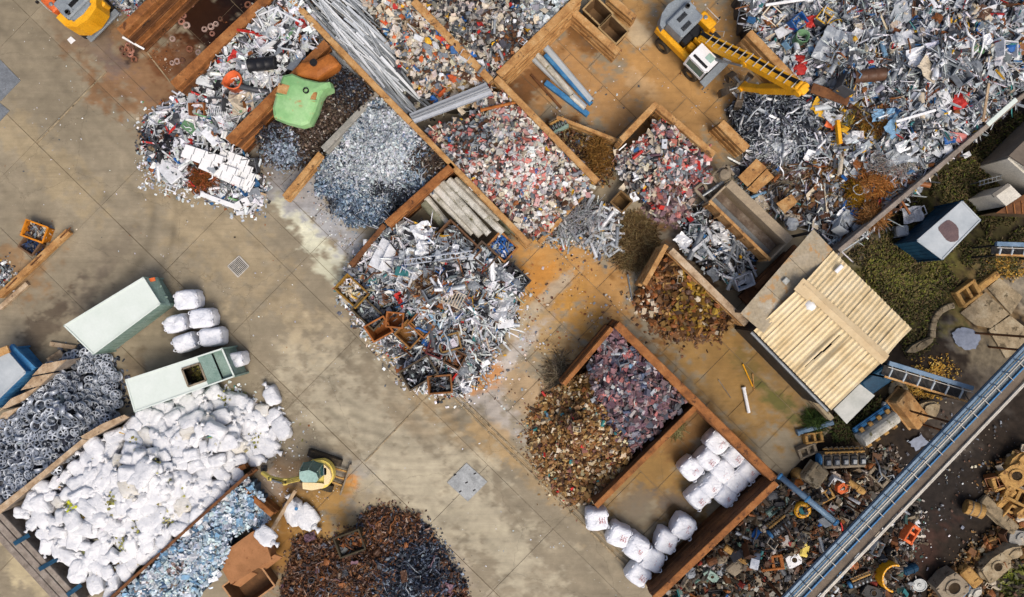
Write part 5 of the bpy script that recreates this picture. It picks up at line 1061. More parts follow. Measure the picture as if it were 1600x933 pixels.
# olive plant litter caught between the sacks
ch = Chips()
for cx_, cy_, r_, n_ in ((207, 696, 8, 40), (245, 727, 6, 26), (176, 777, 8, 44), (169, 790, 6, 30), (222, 820, 12, 60), (212, 806, 10, 40), (280, 770, 7, 34), (268, 748, 6, 24), (110, 789, 6, 40), (252, 797, 8, 26), (350, 624, 8, 30), (398, 690, 10, 60), (190, 850, 8, 30), (265, 815, 7, 26)):
    x = rng.normal(cx_, r_*.6, n_); y = rng.normal(cy_, r_*.8, n_); n_ = n_//2; x, y = x[:n_], y[:n_]; L = rng.uniform(.06, .2, n_); P = Wn(np.stack([x, y, fs.h(x, y)+rng.uniform(.2, .46, n_)], 1))
    ch.add('plate', P, rot_np(rng.uniform(0, 6, n_), rng.normal(0, .3, n_), rng.normal(0, .3, n_)), np.stack([L, L*.7, L*.5], 1), palette([(3, (168, 164, 92)), (2, (140, 138, 70)), (1, (190, 184, 130))] if cx_ != 110 else [(3, (214, 222, 60))], n_))
tag(ch.build('plant_litter', 'leaf'), 'olive plant litter caught between the white sacks', 'litter', kind='stuff')
# ---------------------------------------------------------------- alloy rims
RIMS = []
for s in range(4):
    b = MB(); b.lathe([(.25, -.10), (.265, -.10), (.25, -.085), (.215, -.06), (.21, .05), (.25, .085), (.265, .10), (.25, .105), (.235, .085), (.195, .05), (.195, -.06), (.235, -.085)], 18, None, (0, 0, .1), True)
    m1 = b.mesh('alloy_rim', 'alu', True)
    b = MB(); n = (5, 7, 6, 10)[s]
    for k in range(n):
        a = 2*PI*k/n; b.beam((.03*math.cos(a), .03*math.sin(a), .165), (.215*math.cos(a), .215*math.sin(a), .15), (.07, .04, .05, .028)[s], .03)
    b.lathe([(.065, .14), (.065, .175), (.03, .18), (0, .17)], 10)
    m2 = b.mesh('spokes', 'alu'); RIMS.append((m1, m2))
fr = FH['rimbed'];  LMR = [((120, 560), 'at the tip below the upper container'), ((170, 620), 'on the road side'), ((100, 620), 'in the upper middle'), ((60, 680), 'in mid heap'), ((20, 740), 'at the low end of the long board'), ((20, 660), 'beside the slanting timber boards'), ((120, 680), 'halfway along the long board')]
pts = []; tries = 0
while len(pts) < 292 and tries < 9000:
    tries += 1; x, y = fr.sample(1); x, y = float(x[0]), float(y[0])
    if x > -6 and y < 935 and all(math.hypot(x-a, y-b) > 10.2 for a, b in pts): pts.append((x, y))
pts += [(173, 607), (186, 616), (166, 592), (178, 588), (150, 552)]
for x, y in pts:
    si = rnd.randrange(4); m1, m2 = RIMS[si]; o = bpy.data.objects.new('alloy_wheelrim', m1); link(o); t = rnd.random(); sd = (x, y) in pts[-5:]
    o.location = W(x, y, float(fr.h([x], [y])[0])+(.12 if not sd else .02)); a = rnd.uniform(-.35, .35) if t < .5 else (PI+rnd.uniform(-.35, .35) if t < .85 else rnd.uniform(.8, 1.5))
    if a > 2: o.location.z += .18
    elif a > .7: o.location.z += .08
    if sd: a = 0
    o.rotation_euler = (a, rnd.uniform(-.22, .22) if not sd else 0, rnd.uniform(0, 6)); o.scale = (rnd.uniform(.98, 1.2),)*3
    face = 'face up' if a < .7 else ('turned over' if a > 2 else 'standing on edge')
    w = near(x, y, LMR); sn = ('five', 'seven', 'six', 'ten')[si]+' spoke silver rim '; tag(o, sn+face+' '+w, 'rim', sn+face+' '+w); q = bpy.data.objects.new('spokes', m2); link(q, o)
# ---------------------------------------------------------------- containers, tanks, skips
def quad_on(pts, z): return [W(px, py, z) for px, py in pts]
def container(pts, h, label, roofm, sidem, name='container', npl=5, door=None):
    """pts: roof corners as seen (long side first)"""
    q = quad_on(pts, h); ctr = sum(q, Vector())/4; R = empty(name, (ctr.x, ctr.y, 0), 0, label, 'container')
    for k in range(npl):
        a, b = k/npl, (k+1)/npl; p = [q[0].lerp(q[1], a), q[0].lerp(q[1], b), q[3].lerp(q[2], b), q[3].lerp(q[2], a)]
        mb = MB(); mb.prism([v[:2] for v in p], h-.05, h+.004*(k % 2)); mb.build('roof_panel', roofm, R)
    for i in range(4):
        a, b = q[i], q[(i+1) % 4]; mb = MB(); L = (b-a).length; d = (b-a)/L; n = max(3, int(L/.28)); nr = Vector((d.y, -d.x, 0))
        if nr.dot((a+b)/2-ctr) < 0: nr = -nr
        ia = a-nr*.05; ib = b-nr*.05
        mb.beam(Vector((ia.x, ia.y, h/2+.05)), Vector((ib.x, ib.y, h/2+.05)), .04, h-.12)
        for k in range(n):
            c0 = ia.lerp(ib, (k+.5)/n); mb.beam(Vector((c0.x, c0.y, .12)), Vector((c0.x, c0.y, h-.08)), .12, .06, up=nr)
        mb.build('side_panel', sidem, R)
        mb = MB(); mb.beam(Vector((a.x, a.y, 0)), Vector((a.x, a.y, h+.02)), .1, .1, up=(1, 0, 0)); mb.build('corner_post', sidem, R)
        mb = MB(); mb.beam(Vector((a.x, a.y, h+.01)), Vector((b.x, b.y, h+.01)), .08, .06); mb.build('top_rail', roofm, R)
    return R, q
R, q = container([(101, 509), (224, 434), (250, 475), (146, 553)], 2.1, 'pale mint skip container with plain flat lid on the wet road', 'mint', 'mintdark')
mb = MB(); e = [W(224, 435, 2.0), W(246, 433, 1.3), W(267, 478, 1.3), W(250, 476, 2.0)]
mb.add(e+[v-Vector((0, 0, .05)) for v in e], [(3, 2, 1, 0), (4, 5, 6, 7), (0, 1, 5, 4), (1, 2, 6, 5), (2, 3, 7, 6), (3, 0, 4, 7)]); mb.build('end_flap', 'mintdark', R)
mb = MB(); p = W(238, 437, 1.75); mb.box(p, (.32, .2, .05), rotm('Z', .2)); mb.build('red_plate', 'orange', R)
mb = MB(); mb.tube([W(252, 446, 1.4), W(240, 462, 1.5), W(262, 464, 1.4)], .05, 6); mb.build('hook_bar', 'mintdark', R)
# lower container: roof in strips with a square opening
R, q = container([(197, 594), (347, 545), (366, 588), (211, 643)], 2.0, 'pale mint skip container with a square hole cut in its lid', 'mint', 'mintdark', npl=2)
for ch in [o for o in COL.objects if o.parent is R and o.name.startswith('roof_panel')]: bpy.data.objects.remove(ch)
def rq(u, v, z): 
    p = q[0].lerp(q[1], u).lerp(q[3].lerp(q[2], u), v); return Vector((p.x, p.y, z))
for (u0, u1, v0, v1) in ((0, .46, 0, 1), (.46, .56, 0, 1), (.56, .74, 0, .22), (.56, .74, .82, 1), (.74, .88, 0, 1), (.88, 1, 0, 1)):
    mb = MB(); z = 2.0+rnd.uniform(0, .012)-(.25 if u0 > .87 else 0); mb.prism([rq(u0, v0, 0)[:2], rq(u1, v0, 0)[:2], rq(u1, v1, 0)[:2], rq(u0, v1, 0)[:2]], z-.05, z); mb.build('roof_panel', 'mint' if u1 < .8 else 'mintdark', R)
mb = MB(); mb.prism([rq(.5, .1, 0)[:2], rq(.8, .1, 0)[:2], rq(.8, .9, 0)[:2], rq(.5, .9, 0)[:2]], .6, .9); mb.build('inner_floor', 'dirt', R)
mb = MB()
for a, b in (((.56, .22), (.74, .22)), ((.74, .22), (.74, .82)), ((.74, .82), (.56, .82)), ((.56, .82), (.56, .22))): mb.beam(rq(*a, 2.03), rq(*b, 2.03), .1, .05)
mb.build('opening_rim', 'castgrey', R)
ch = Chips(); n = 160; xy = np.array([rq(rnd.uniform(.53, .77), rnd.uniform(.14, .86), .9)[:] for _ in range(n)]); ch.add('lump', xy, rot_np(rng.uniform(0, 6, n), rng.normal(0, .6, n), rng.normal(0, .6, n)), np.full((n, 3), .2), palette([(3, (100, 96, 52)), (2, (60, 56, 40)), (1, (150, 140, 70))], n)); o = ch.build('litter', 'scrap', R); o['kind'] = 'stuff'
# small cabin on the grass
R, q = container([(1433, 376), (1503, 315), (1531, 344), (1472, 405)], 2.4, 'pale grey site container with a rusty stain on its roof in the grass', 'bluegrey', 'bluedark', npl=4)
p = W(1484, 361, 2.41); mb = MB()
mb.prism([(p.x+.62*math.cos(a)*(1+.18*math.sin(3*a))*.8-.42*math.sin(a)*.6, p.y-.62*math.cos(a)*.55-.42*math.sin(a)*(1+.2*math.sin(2*a))) for a in np.linspace(0, 2*PI, 18, endpoint=False)], 2.405, 2.418)
mat('rooft', [c(96, 80, 82), c(116, 96, 94)], 2, .8); mb.build('roof_stain', 'rooft', R)
# blue skip at the picture edge
R, q = container([(-60, 600), (8, 545), (40, 582), (-20, 640)], 1.9, 'blue grey covered skip cut by the edge beside the rims', 'bluegrey', 'blue', npl=3)
mb = MB(); mb.prism([v[:2] for v in quad_on([(8, 545), (14, 538), (52, 575), (42, 583)], 1.7)], 1.3, 1.5); mb.build('end_flap', 'blue', R)
mb = MB(); mb.beam(W(-12, 556, 2.0), W(14, 545, 2.0), .4, .12); tag(mb.build('timber_board', 'ochre'), 'short ochre board on the blue covered skip', 'board')
# grey building at the right edge
R = empty('brick_annex', W(1590, 260), 0, 'cream walled building with grey felt roof at the right edge', 'building')
A_, B_2, D_ = W(1531, 259), W(1620, 172), W(1606, 326); C_2 = B_2+D_-A_; hh = 2.3
for p, r_, m in ((A_, B_2, 'feltgrey'), (A_, D_, 'wallwhite'), (D_, C_2, 'wallwhite'), (B_2, C_2, 'wallwhite')):
    mb = MB(); mb.beam(p+Vector((0, 0, hh/2)), r_+Vector((0, 0, hh/2)), .2, hh); mb.build('wall', m, R)
mat('roofbrown', [c(104, 94, 84), c(128, 116, 102)], 1.0, .9, 0, .006, grain=.4)
mid = (A_+C_2)/2; e1 = (A_+D_)/2; e2_ = (B_2+C_2)/2; up_ = Vector((0, 0, 1))
for p, r_ in ((A_, B_2), (D_, C_2)):
    o1, o2 = (p-e1)*1.06+e1, (r_-e2_)*1.06+e2_; q4 = [o1+up_*(hh+.05), o2+up_*(hh+.05), e2_+up_*(hh+.55), e1+up_*(hh+.55)]; mb = MB(); mb.add(q4+[v+up_*.08 for v in q4], [(0, 1, 2, 3), (7, 6, 5, 4), (0, 4, 5, 1), (1, 5, 6, 2), (2, 6, 7, 3), (3, 7, 4, 0)]); mb.build('roof', 'roofbrown', R)
mb = MB(); mb.add([A_+up_*hh, D_+up_*hh, e1+up_*(hh+.5), A_+up_*hh+(C_2-D_)*.02, D_+up_*hh+(C_2-D_)*.02, e1+up_*(hh+.5)+(C_2-D_)*.02], [(0, 1, 2), (5, 4, 3), (0, 3, 4, 1), (1, 4, 5, 2), (2, 5, 3, 0)]); mb.build('gable', 'wallwhite', R)
q2 = quad_on([(1553, 303), (1578, 288), (1596, 306), (1572, 322)], 2.2); mb = MB(); mb.prism([v[:2] for v in q2], 0, 2.2); mb.build('porch', 'wallwhite', R)
q2 = quad_on([(1551, 303), (1576, 286), (1580, 290), (1555, 308)], 2.35); mb = MB(); mb.prism([v[:2] for v in q2], 2.21, 2.3); mb.build('porch_roof', 'feltgrey', R)
L = empty('ladder', W(1545, 283), 0, 'small steel ladder rack beside the cream building', 'ladder')
for s in (0, 1):
    mb = MB(); mb.beam(W(1529, 284+s*6, .9), W(1566, 274+s*6, .9), .05, .06); mb.build('rail', 'steel', L)
for k in range(6):
    mb = MB(); x = 1531+k*6.5; y = 283-k*1.75; mb.beam(W(x, y-1, .9), W(x, y+8, .9), .04, .04); mb.build('rung', 'steel', L)
for s in (0, 1):
    mb = MB(); a = W(1532+s*30, 284-s*8, .9); mb.beam((a.x, a.y, -.1), a, .05, .05, up=(1, 0, 0)); mb.build('leg', 'steel', L)
R = empty('lean_to', W(1590, 320), 0, 'dark red brown roofed lean-to at the right edge', 'shed')
mb = MB(); mb.prism([v[:2] for v in quad_on([(1556, 333), (1600, 304), (1640, 300), (1640, 336)], 2.2)], 2.1, 2.2); mb.build('roof', 'rustdark', R)
for k in range(5):
    mb = MB(); mb.beam(W(1572+k*12, 322-k*4, 2.24), W(1574+k*12, 334, 2.24), .05, .04); mb.build('roof_batten', 'rust', R)
mb = MB(); mb.prism([v[:2] for v in quad_on([(1562, 331), (1604, 310), (1640, 310), (1640, 334)], 1.8)], 0, 2.08); mb.build('wall', 'dirt', R)
# tanks lying over the wall
def tank(pts, z, h, label, m, hole, name='tank'):
    q = quad_on(pts, z); ctr = sum(q, Vector())/len(q); R = empty(name, (ctr.x, ctr.y, 0), 0, label, 'tank'); lo = []; n = len(q); V = []
    for (s, dz) in ((.96, -h), (1.04, -h*.55), (1.0, -h*.12), (.9, 0.0), (.5, .1), (.12, .12)): V += [ctr+(v-ctr)*s+Vector((0, 0, dz-(v.z-z)*0)) for v in q]
    mb = MB(); F = [tuple(range(n-1, -1, -1))]
    for i in range(5): F += [(i*n+k, i*n+(k+1) % n, (i+1)*n+(k+1) % n, (i+1)*n+k) for k in range(n)]
    F.append(tuple(5*n+k for k in range(n))); a = sum(q[i].x*q[(i+1) % n].y-q[(i+1) % n].x*q[i].y for i in range(n))
    if a < 0: F = [f[::-1] for f in F]
    mb.add(V, F); mb.build('shell', m, R); return R
R = tank([(441, 117), (455, 114), (474, 122), (497, 127), (514, 127), (517, 136), (505, 141), (499, 150), (492, 172), (482, 192), (470, 196), (446, 190), (427, 182), (425, 168), (432, 140)], 3.4, 1.0, 'weathered pale green plastic tank tipped over the rusty wall', 'tankgreen', 0)
mb = MB(); mb.lathe([(.16, 0), (.16, .1), (.11, .1), (.11, -.05), (0, -.05)], 14, None, W(478.5, 142, 3.5)); mb.build('filler_hole', 'black', R)
mb = MB(); mb.beam(W(434, 137, 3.46), W(494, 152, 3.46), .5, .05); mb.build('seam_band', 'ochre', R)
mb = MB(); mb.beam(W(430, 148, 3.48), W(495, 158, 3.48), .06, .07); mb.build('seam_ridge', 'tankgreen', R)
R = tank([(461, 106), (468, 98), (494, 93), (514, 83), (521, 88), (529, 98), (526, 104), (505, 117), (496, 124), (476, 120), (463, 117)], 3.2, .8, 'rust orange steel tank with a round hole beside the green tank', 'tankrust', 0)
mb = MB(); mb.lathe([(.2, 0), (.2, .05), (.15, .05), (.15, -.02), (0, -.02)], 16, None, W(490, 98, 3.32)); mb.build('round_hole', 'black', R)
# open boxes and skips
def bin_(px, py, w, l, h, rz, label, m='rusty', col=(150, 92, 46), z=0.0, fill=None, tilt=(0, 0), name='bin', cat='bin', rim=None, fillf=.55):
    R = empty(name, W(px, py, z+h*.7)-Vector((0, 0, h*.7)), 0, label, cat); R.rotation_euler = (tilt[0], tilt[1], rz); t = .05; k = (*c(*col), .0)
    def B(nm, fn, mm=m, kc=k):
        mb = MB(); fn(mb); o = mb.build(nm, mm, R, world=False); o.color = kc; return o
    B('floor', lambda b: b.box((0, 0, .04), (l*.9, w*.9, .05)))
    for s in (-1, 1):
        B('side', lambda b: b.add(*[[(-l/2*.9, s*w/2*.9, 0), (l/2*.9, s*w/2*.9, 0), (l/2, s*w/2, h), (-l/2, s*w/2, h), (-l/2*.9, s*(w/2*.9-t), 0), (l/2*.9, s*(w/2*.9-t), 0), (l/2, s*(w/2-t), h), (-l/2, s*(w/2-t), h)], [(0, 1, 2, 3), (7, 6, 5, 4), (0, 4, 5, 1), (3, 2, 6, 7), (0, 3, 7, 4), (1, 5, 6, 2)]]))
        B('end', lambda b: b.add(*[[(s*l/2*.9, -w/2*.9, 0), (s*l/2*.9, w/2*.9, 0), (s*l/2, w/2, h), (s*l/2, -w/2, h), (s*(l/2*.9-t), -w/2*.9, 0), (s*(l/2*.9-t), w/2*.9, 0), (s*(l/2-t), w/2, h), (s*(l/2-t), -w/2, h)], [(0, 1, 2, 3), (7, 6, 5, 4), (0, 4, 5, 1), (3, 2, 6, 7), (0, 3, 7, 4), (1, 5, 6, 2)]]))
    rc = (*c(*(rim or col)), 0)
    B('rim', lambda b: ([b.box((0, s*w/2, h), (l+.06, .09, .07)) for s in (-1, 1)], [b.box((s*l/2, 0, h+.003), (.09, w+.05, .07)) for s in (-1, 1)]), 'rusty', rc)
    if fill:
        n = int(w*l*fillf*150)+20; ch = Chips(); P = np.stack([rng.uniform(-.42, .42, n)*l, rng.uniform(-.42, .42, n)*w, rng.uniform(.25, .8, n)*h], 1)
        kinds = ['plate', 'angle', 'tube', 'lump']
        for j, kd in enumerate(kinds):
            s = slice(j*n//4, (j+1)*n//4); m_ = len(P[s]); L = rng.uniform(.1, .42, m_)*min(1, w)
            sc = np.stack([L, L*.6, L*.4], 1) if kd in ('plate', 'lump') else np.stack([L*.2, L*1.7, L*.2], 1)
            ch.add(kd, P[s], rot_np(rng.uniform(0, 6, m_), rng.normal(0, .4, m_), rng.normal(0, .4, m_)), sc, palette(fill, m_))
        V = np.concatenate(ch.V); C_ = np.concatenate(ch.C); o = bpy.data.objects.new('contents', mesh_np('contents', V, [np.concatenate(f) for f in (ch.F[4], ch.F[3]) if f], 'scrap', C_)); link(o, R); o['kind'] = 'stuff'
    return R
D44 = math.radians(-44)
BINS = [(551, 455, 1.0, 1.5, .9, -.75, 'ochre bin of pale offcuts at the road corner of the metal heap', (150, 112, 40), 0, [(3, BE), (2, WH), (1, YE), (1, BK)]),
        (592, 507, .95, 1.15, .95, -.3+.8, 'tipped empty rusty bin, largest on the edge of the metal heap', (164, 98, 44), .1, None),
        (618, 500, .75, .85, .9, -.1, 'small upright rusty bin beside the largest rusty bin', (158, 96, 46), .3, None),
        (640, 522, 1.0, 1.1, .8, -.75, 'square rusty bin with olive floor below the small upright bin', (148, 104, 52), .1, None),
        (659, 508, .8, 1.1, .8, -.75, 'rusty bin with steel offcuts behind the square olive floored bin', (150, 96, 48), .2, [(2, LG, .4), (2, DG)]),
        (703, 535, .8, 1.05, .7, .25, 'shallow ochre bin in the lower part of the metal heap', (142, 112, 66), .4, None),
        (681, 546, .7, .8, .6, -.4, 'dark red bin with fine scrap beside the shallow ochre bin', (96, 44, 44), .4, [(3, (90, 50, 50)), (1, DG)]),
        (711, 560, .85, .9, .6, -.5, 'brown bin filled with rusty bits at the low end of the metal heap', (96, 70, 48), .2, [(3, BR), (2, RU), (1, GR)]),
        (688, 600, .9, 1.2, .8, .08, 'rusty tray of shredded black scrap at the tip of the metal heap', (140, 92, 50), 0, [(3, BK), (2, GR), (2, DG), (1, BR)]),
        (655, 582, 1.1, 1.7, .8, .55, 'dark skip full of black plastic at the road edge of the metal heap', (84, 72, 56), 0, [(4, BK), (2, DG), (2, LG), (1, WH)]),
        (577, 490, .9, 1.6, .8, -.75, 'dark bin with a coil of steel behind the rusty bins', (88, 76, 54), .1, [(3, DG), (3, GR, .4), (1, LG, .4)]),
        (716, 381, 1.2, 2.2, .9, D44, 'rusty crate of tangled wire strips beside the grey logs', (110, 78, 52), 1.2, [(3, LG, .4), (2, GR), (2, DG), (1, BR)]),
        (785, 386, 1.0, 1.2, .9, -.75, 'rusty crate with bright blue plastic at the end of the grey logs', (164, 110, 58), 1.1, [(3, (50, 110, 190)), (2, GR), (1, WH)]),
        (803, 437, 1.1, 1.35, .9, -.75, 'black crate of shiny shredded metal beside the metal heap', (50, 50, 52), .3, [(3, LG, .4), (3, DG), (2, BK)]),
        (757, 399, .9, 1.1, .9, -.7, 'crate with a light blue lump between logs and metal heap', (90, 74, 60), 1.2, [(3, LG), (2, GR), (1, BL), (2, DG)]),
        (970, 316, .8, .8, .8, -.75, 'empty dark square bin beside the red chip heap', (120, 92, 54), .1, None),
        (548, 847, 1.05, 1.35, .9, .35, 'dark green open crate on the rusty turnings', (66, 58, 40), .3, [(2, BR), (2, RU), (2, DG)]),
        (58, 362, .85, 1.2, .7, -.35, 'bright orange crate of metal strips by the timber beams', (222, 138, 30), 0, [(3, GR), (2, BE), (2, BR)]),
        (50, 383, .8, .85, .6, -.6, 'small brown box holding a blue bag beside the orange crate', (112, 84, 60), 0, [(3, (40, 60, 96)), (1, DG)])]
for (px, py, w, l, h, rz, lab, col, z, fill) in BINS:
    if 525 < px < 730 and py > 440: z += .4
    bin_(px, py, w*1.08, l*1.08, h, rz, lab, col=col, z=z, fill=fill, tilt=(.25, -.1) if 'tipped' in lab else (0, 0))
for px, py, lab in ((933, 22, 'cream rimmed dark skip, upper of the pair behind the short wall'), (957, 50, 'cream rimmed dark skip, lower of the pair behind the short wall')):
    bin_(px, py, 1.0, 1.35, 1.2, D44, lab, col=(120, 92, 62), rim=(176, 146, 100), name='skip', cat='skip')
bin_(392, 912, 1.7, 2.4, 1.0, .62, 'open rusty skip with dark inside cut by the lower edge', col=(120, 84, 52), rim=(186, 140, 96), name='skip', cat='skip')
# closed rusty hopper lying on its face
R = empty('hopper', W(397, 858), .62, 'bent rust brown steel hopper lying over the pale blue flakes', 'hopper')
lb(R, 'shell', 'rusthop' if 'rusthop' in MATS else (mat('rusthop', [c(150, 104, 66), c(176, 124, 82)], 1.2, .8, 0, .006, (c(140, 90, 54), 1.4, .6), grain=.35) and 'rusthop'), lambda b: b.prism([(-1.5, -.75), (1.15, -.95), (1.5, .2), (1.25, .95), (-1.35, .95)], .5, 1.35))
for s, y, w in ((1, -1.1, .5), (-1, -1.05, .5)):
    lb(R, 'folded_flap', 'rusthop', lambda b: b.prism([(s*.85-.65, y-.2), (s*.85+.55, y-.15), (s*.85+.6, y+.3), (s*.85-.6, y+.25)], [.6, .6, 1.2, 1.2], [.72, .72, 1.34, 1.34]))
lb(R, 'skid', 'rustdark', lambda b: [b.beam((-1.3, y, .25), (1.2, y, .25), .2, .5) for y in (-.5, .6)])
# tipper body
R = empty('truck_body', W(1170, 340), 0, 'long open tipper body with wide grey side rails beside the shed', 'tipper')
q = [W(1108, 316, 2.2), W(1143, 282, 2.2), W(1238, 372, 2.2), W(1202, 408, 2.2)]
def ip(u, v, z): p = q[0].lerp(q[3], u).lerp(q[1].lerp(q[2], u), v); return Vector((p.x, p.y, z))
mat('bodyrail', [c(150, 134, 112), c(178, 160, 132)], 1.5, .7, 0, .006); mat('bodyfloor', [c(72, 62, 54), c(112, 96, 82), c(150, 138, 124)], 1.0, .6, .2, .008)
mb = MB(); mb.beam(ip(-.01, .04, 2.2), ip(1.0, .04, 2.2), .16, .1); mb.beam(ip(0, .05, 1.5), ip(1, .05, 1.5), .08, 1.3); mb.build('side_wall', 'ochre', R)
mb = MB(); mb.beam(ip(0, .88, 2.2), ip(1.0, .88, 2.2), .5, .1); mb.beam(ip(0, .76, 1.6), ip(1, .76, 1.6), .08, 1.2); mb.build('side_wall', 'bodyrail', R)
mb = MB(); mb.beam(ip(0, .26, .95), ip(.985, .26, .95), .7, .08, up=(ip(0, 0, 0)-ip(0, 1, 0))*.35+Vector((0, 0, 1))); mb.build('floor_plate', 'steel', R)
mb = MB(); mb.beam(ip(0, .58, .95), ip(.985, .58, .95), .75, .08); mb.build('floor_plate', 'bodyfloor', R)
mb = MB(); mb.beam(ip(1, 0, 1.5), ip(1, .98, 1.5), .1, 1.2); mb.build('tail_gate', 'bodyrail', R)
mb = MB(); mb.beam(ip(0, 0, 1.5), ip(0, .98, 1.5), .1, 1.3); mb.build('front_wall', 'bodyrail', R)
mb = MB(); [mb.beam(ip(0, v, .55), ip(1, v, .55), .2, .8) for v in (.25, .65)]; mb.build('chassis_rail', 'darksteel', R)
for k in range(6):
    mb = MB(); mb.beam(ip(.02+.19*k, -.02, .9), ip(.02+.19*k, -.02, 2.1), .1, .08, up=(1, 0, 0)); mb.build('side_rib', 'ochre', R)
R = empty('tube_rack', W(1115, 290), 0, 'grey steel frame with bent tubes in front of the tipper body', 'frame')
for p, r_, z in (((1085, 296), (1134, 258), 1.6), ((1085, 296), (1108, 318), 1.5), ((1134, 258), (1146, 274), 1.6), ((1098, 284), (1112, 312), 1.5), ((1112, 275), (1126, 296), 1.5)):
    mb = MB(); mb.beam(W(*p, z), W(*r_, z), .14, .2); mb.build('frame_bar', 'castgrey', R)
for p in ((1087, 297), (1134, 260), (1108, 316)):
    a = W(*p, 1.5); mb = MB(); mb.beam((a.x, a.y, 0), a, .12, .12, up=(1, 0, 0)); mb.build('leg', 'castgrey', R)
for k in range(3):
    mb = MB(); mb.tube([W(1098+k*4, 306-k*3, 1.7), W(1112+k*5, 297-k*4, 1.8), W(1130+k*3, 286-k*4, 1.7)], .07, 7); mb.build('bent_tube', 'steel', R)
mb = MB(); mb.lathe([(.32, 0), (.36, .15), (.3, .3), (0, .36)], 14, None, W(1131, 274, 1.72)); mb.build('drum_cap', 'castgrey', R)
# flat brown sheets by the tipper
for pts, z, lab, m in (([(1153, 277), (1182, 248), (1198, 262), (1168, 292)], 1.0, 'brown steel plate with white scraps on it, upper of two', 'ochre'), ([(1167, 296), (1198, 264), (1210, 277), (1180, 302)], .92, 'brown steel plate below the one with white scraps', 'ochre'), ([(1213, 318), (1237, 303), (1246, 316), (1226, 334)], 1.3, 'small brown plate on the scrap beside the tipper body', 'ochre'),
                       ([(0, 93), (32, 126), (1, 158), (-30, 126)], .03, 'grey steel road plate cut by the edge, upper of two', 'steel'), ([(-20, 150), (-4, 158), (15, 173), (-8, 198), (-40, 180)], .03, 'grey steel road plate cut by the edge, lower of two', 'steel'), ([(729, 724), (761, 753), (731, 783), (699, 754)], .03, 'square grey manhole cover plate with slots in the road', 'steel'),
                       ([(105, 62), (111, 57), (118, 63), (111, 69)], .02, 'tiny white plate lying on the road by the orange excavator', 'white')):
    q = quad_on(pts, z); mb = MB(); mb.prism([v[:2] for v in q], max(.004, z-.04), z+.01); o = tag(mb.build('steel_plate', m), lab, 'plate')
    if 'manhole' in lab:
        for (x, y) in ((711, 742), (742, 740), (729, 754), (719, 768), (741, 766)):
            mb = MB(); mb.beam(W(x-2, y+1, .042), W(x+2, y-1, .042), .08, .01); mb.build('lifting_slot', 'black', o)
        for s in range(4):
            a, b = q[s], q[(s+1) % 4]; mb = MB(); mb.beam(a+Vector((0, 0, -.01)), b+Vector((0, 0, -.01)), .06, .03); mb.build('cover_frame', 'concrete', o)
# drain grate
R = empty('drain_grate', W(372, 416), 0, 'square steel drain grate in the middle of the road', 'grate')
gc = [(374, 400), (389, 416), (372, 433), (356, 416)]; q = quad_on(gc, .02)
mb = MB(); mb.prism([v[:2] for v in q], -.015, .012); mb.build('pit', 'black', R)
for i in range(4): mb = MB(); mb.beam(q[i]+Vector((0, 0, .006)), q[(i+1) % 4]+Vector((0, 0, .006)), .06, .04); mb.build('grate_frame', 'rail', R)
for k in range(9): mb = MB(); t = (k+1)/10; mb.beam(q[0].lerp(q[1], t), q[3].lerp(q[2], t), .035, .03); mb.build('grate_bar', 'rail', R)
# ---------------------------------------------------------------- long things
def log(p, q, r, z, label, m, group, name='log', n=9, flat=1.0, cat='log', z2=None):
    mb = MB(); a, b = W(*p, z), W(*q, z if z2 is None else z2); d = (b-a).normalized()
    mb.tube([a, a.lerp(b, .3)+Vector((0, 0, rnd.uniform(-.02, .03))), a.lerp(b, .7), b], [r*1.0, r*1.02, r*.97, r*.95], n)
    o = mb.build(name, m); tag(o, label, cat, group)
    e = MB()
    for v, s in ((a, -1), (b, 1)): e.lathe([(r*.62, 0), (r*.62, .01), (0, .01)], 8, d.to_track_quat('Z', 'Y').to_matrix() if s > 0 else (-d).to_track_quat('Z', 'Y').to_matrix(), v+d*s*.002)
    for v, s in ((a, -1), (b, 1)):
        e = MB(); e.lathe([(r*.6, 0), (r*.6, .012), (0, .012)], 8, (d*s).to_track_quat('Z', 'Y').to_matrix(), v+d*s*.002); e.build('cut_end', 'dirt', o)
    return o
GL = 'grey logs in the bay beside the shavings'
LOGS = [((662, 304), (712, 366), .2, 1.3, 'log', 'grey white pole lying lowest in the bay of poles'), ((671, 297), (738, 366), .17, 1.5, 'log', 'thin pale pole second from the shavings wall'), ((680, 291), (752, 368), .24, 1.7, 'log', 'thick whitish pole third from the shavings wall'), ((690, 285), (764, 366), .2, 1.8, 'log', 'whitish pole in the middle of the bay of poles'),
        ((701, 281), (786, 364), .22, 1.9, 'log', 'longest pale pole on top of the stack'), ((711, 280), (778, 346), .18, 1.7, 'log', 'grey pole beside the longest pale one'), ((718, 279), (798, 356), .17, 1.5, 'loggreen', 'mossy dark pole nearest the ochre wall'), ((706, 283), (796, 366), .14, 1.2, 'loggreen', 'thin greenish pole under the pale ones'), ((664, 316), (694, 352), .3, 1.2, 'loggreen', 'short stubby grey post at the front of the poles'), ((728, 292), (806, 366), .12, 1.4, 'loggreen', 'slim green pole right along the ochre wall')]
for p, q, r, z, m, lab in LOGS: log(p, q, r, z, lab, m, GL)
GP = 'pipes in the brown floored bay'
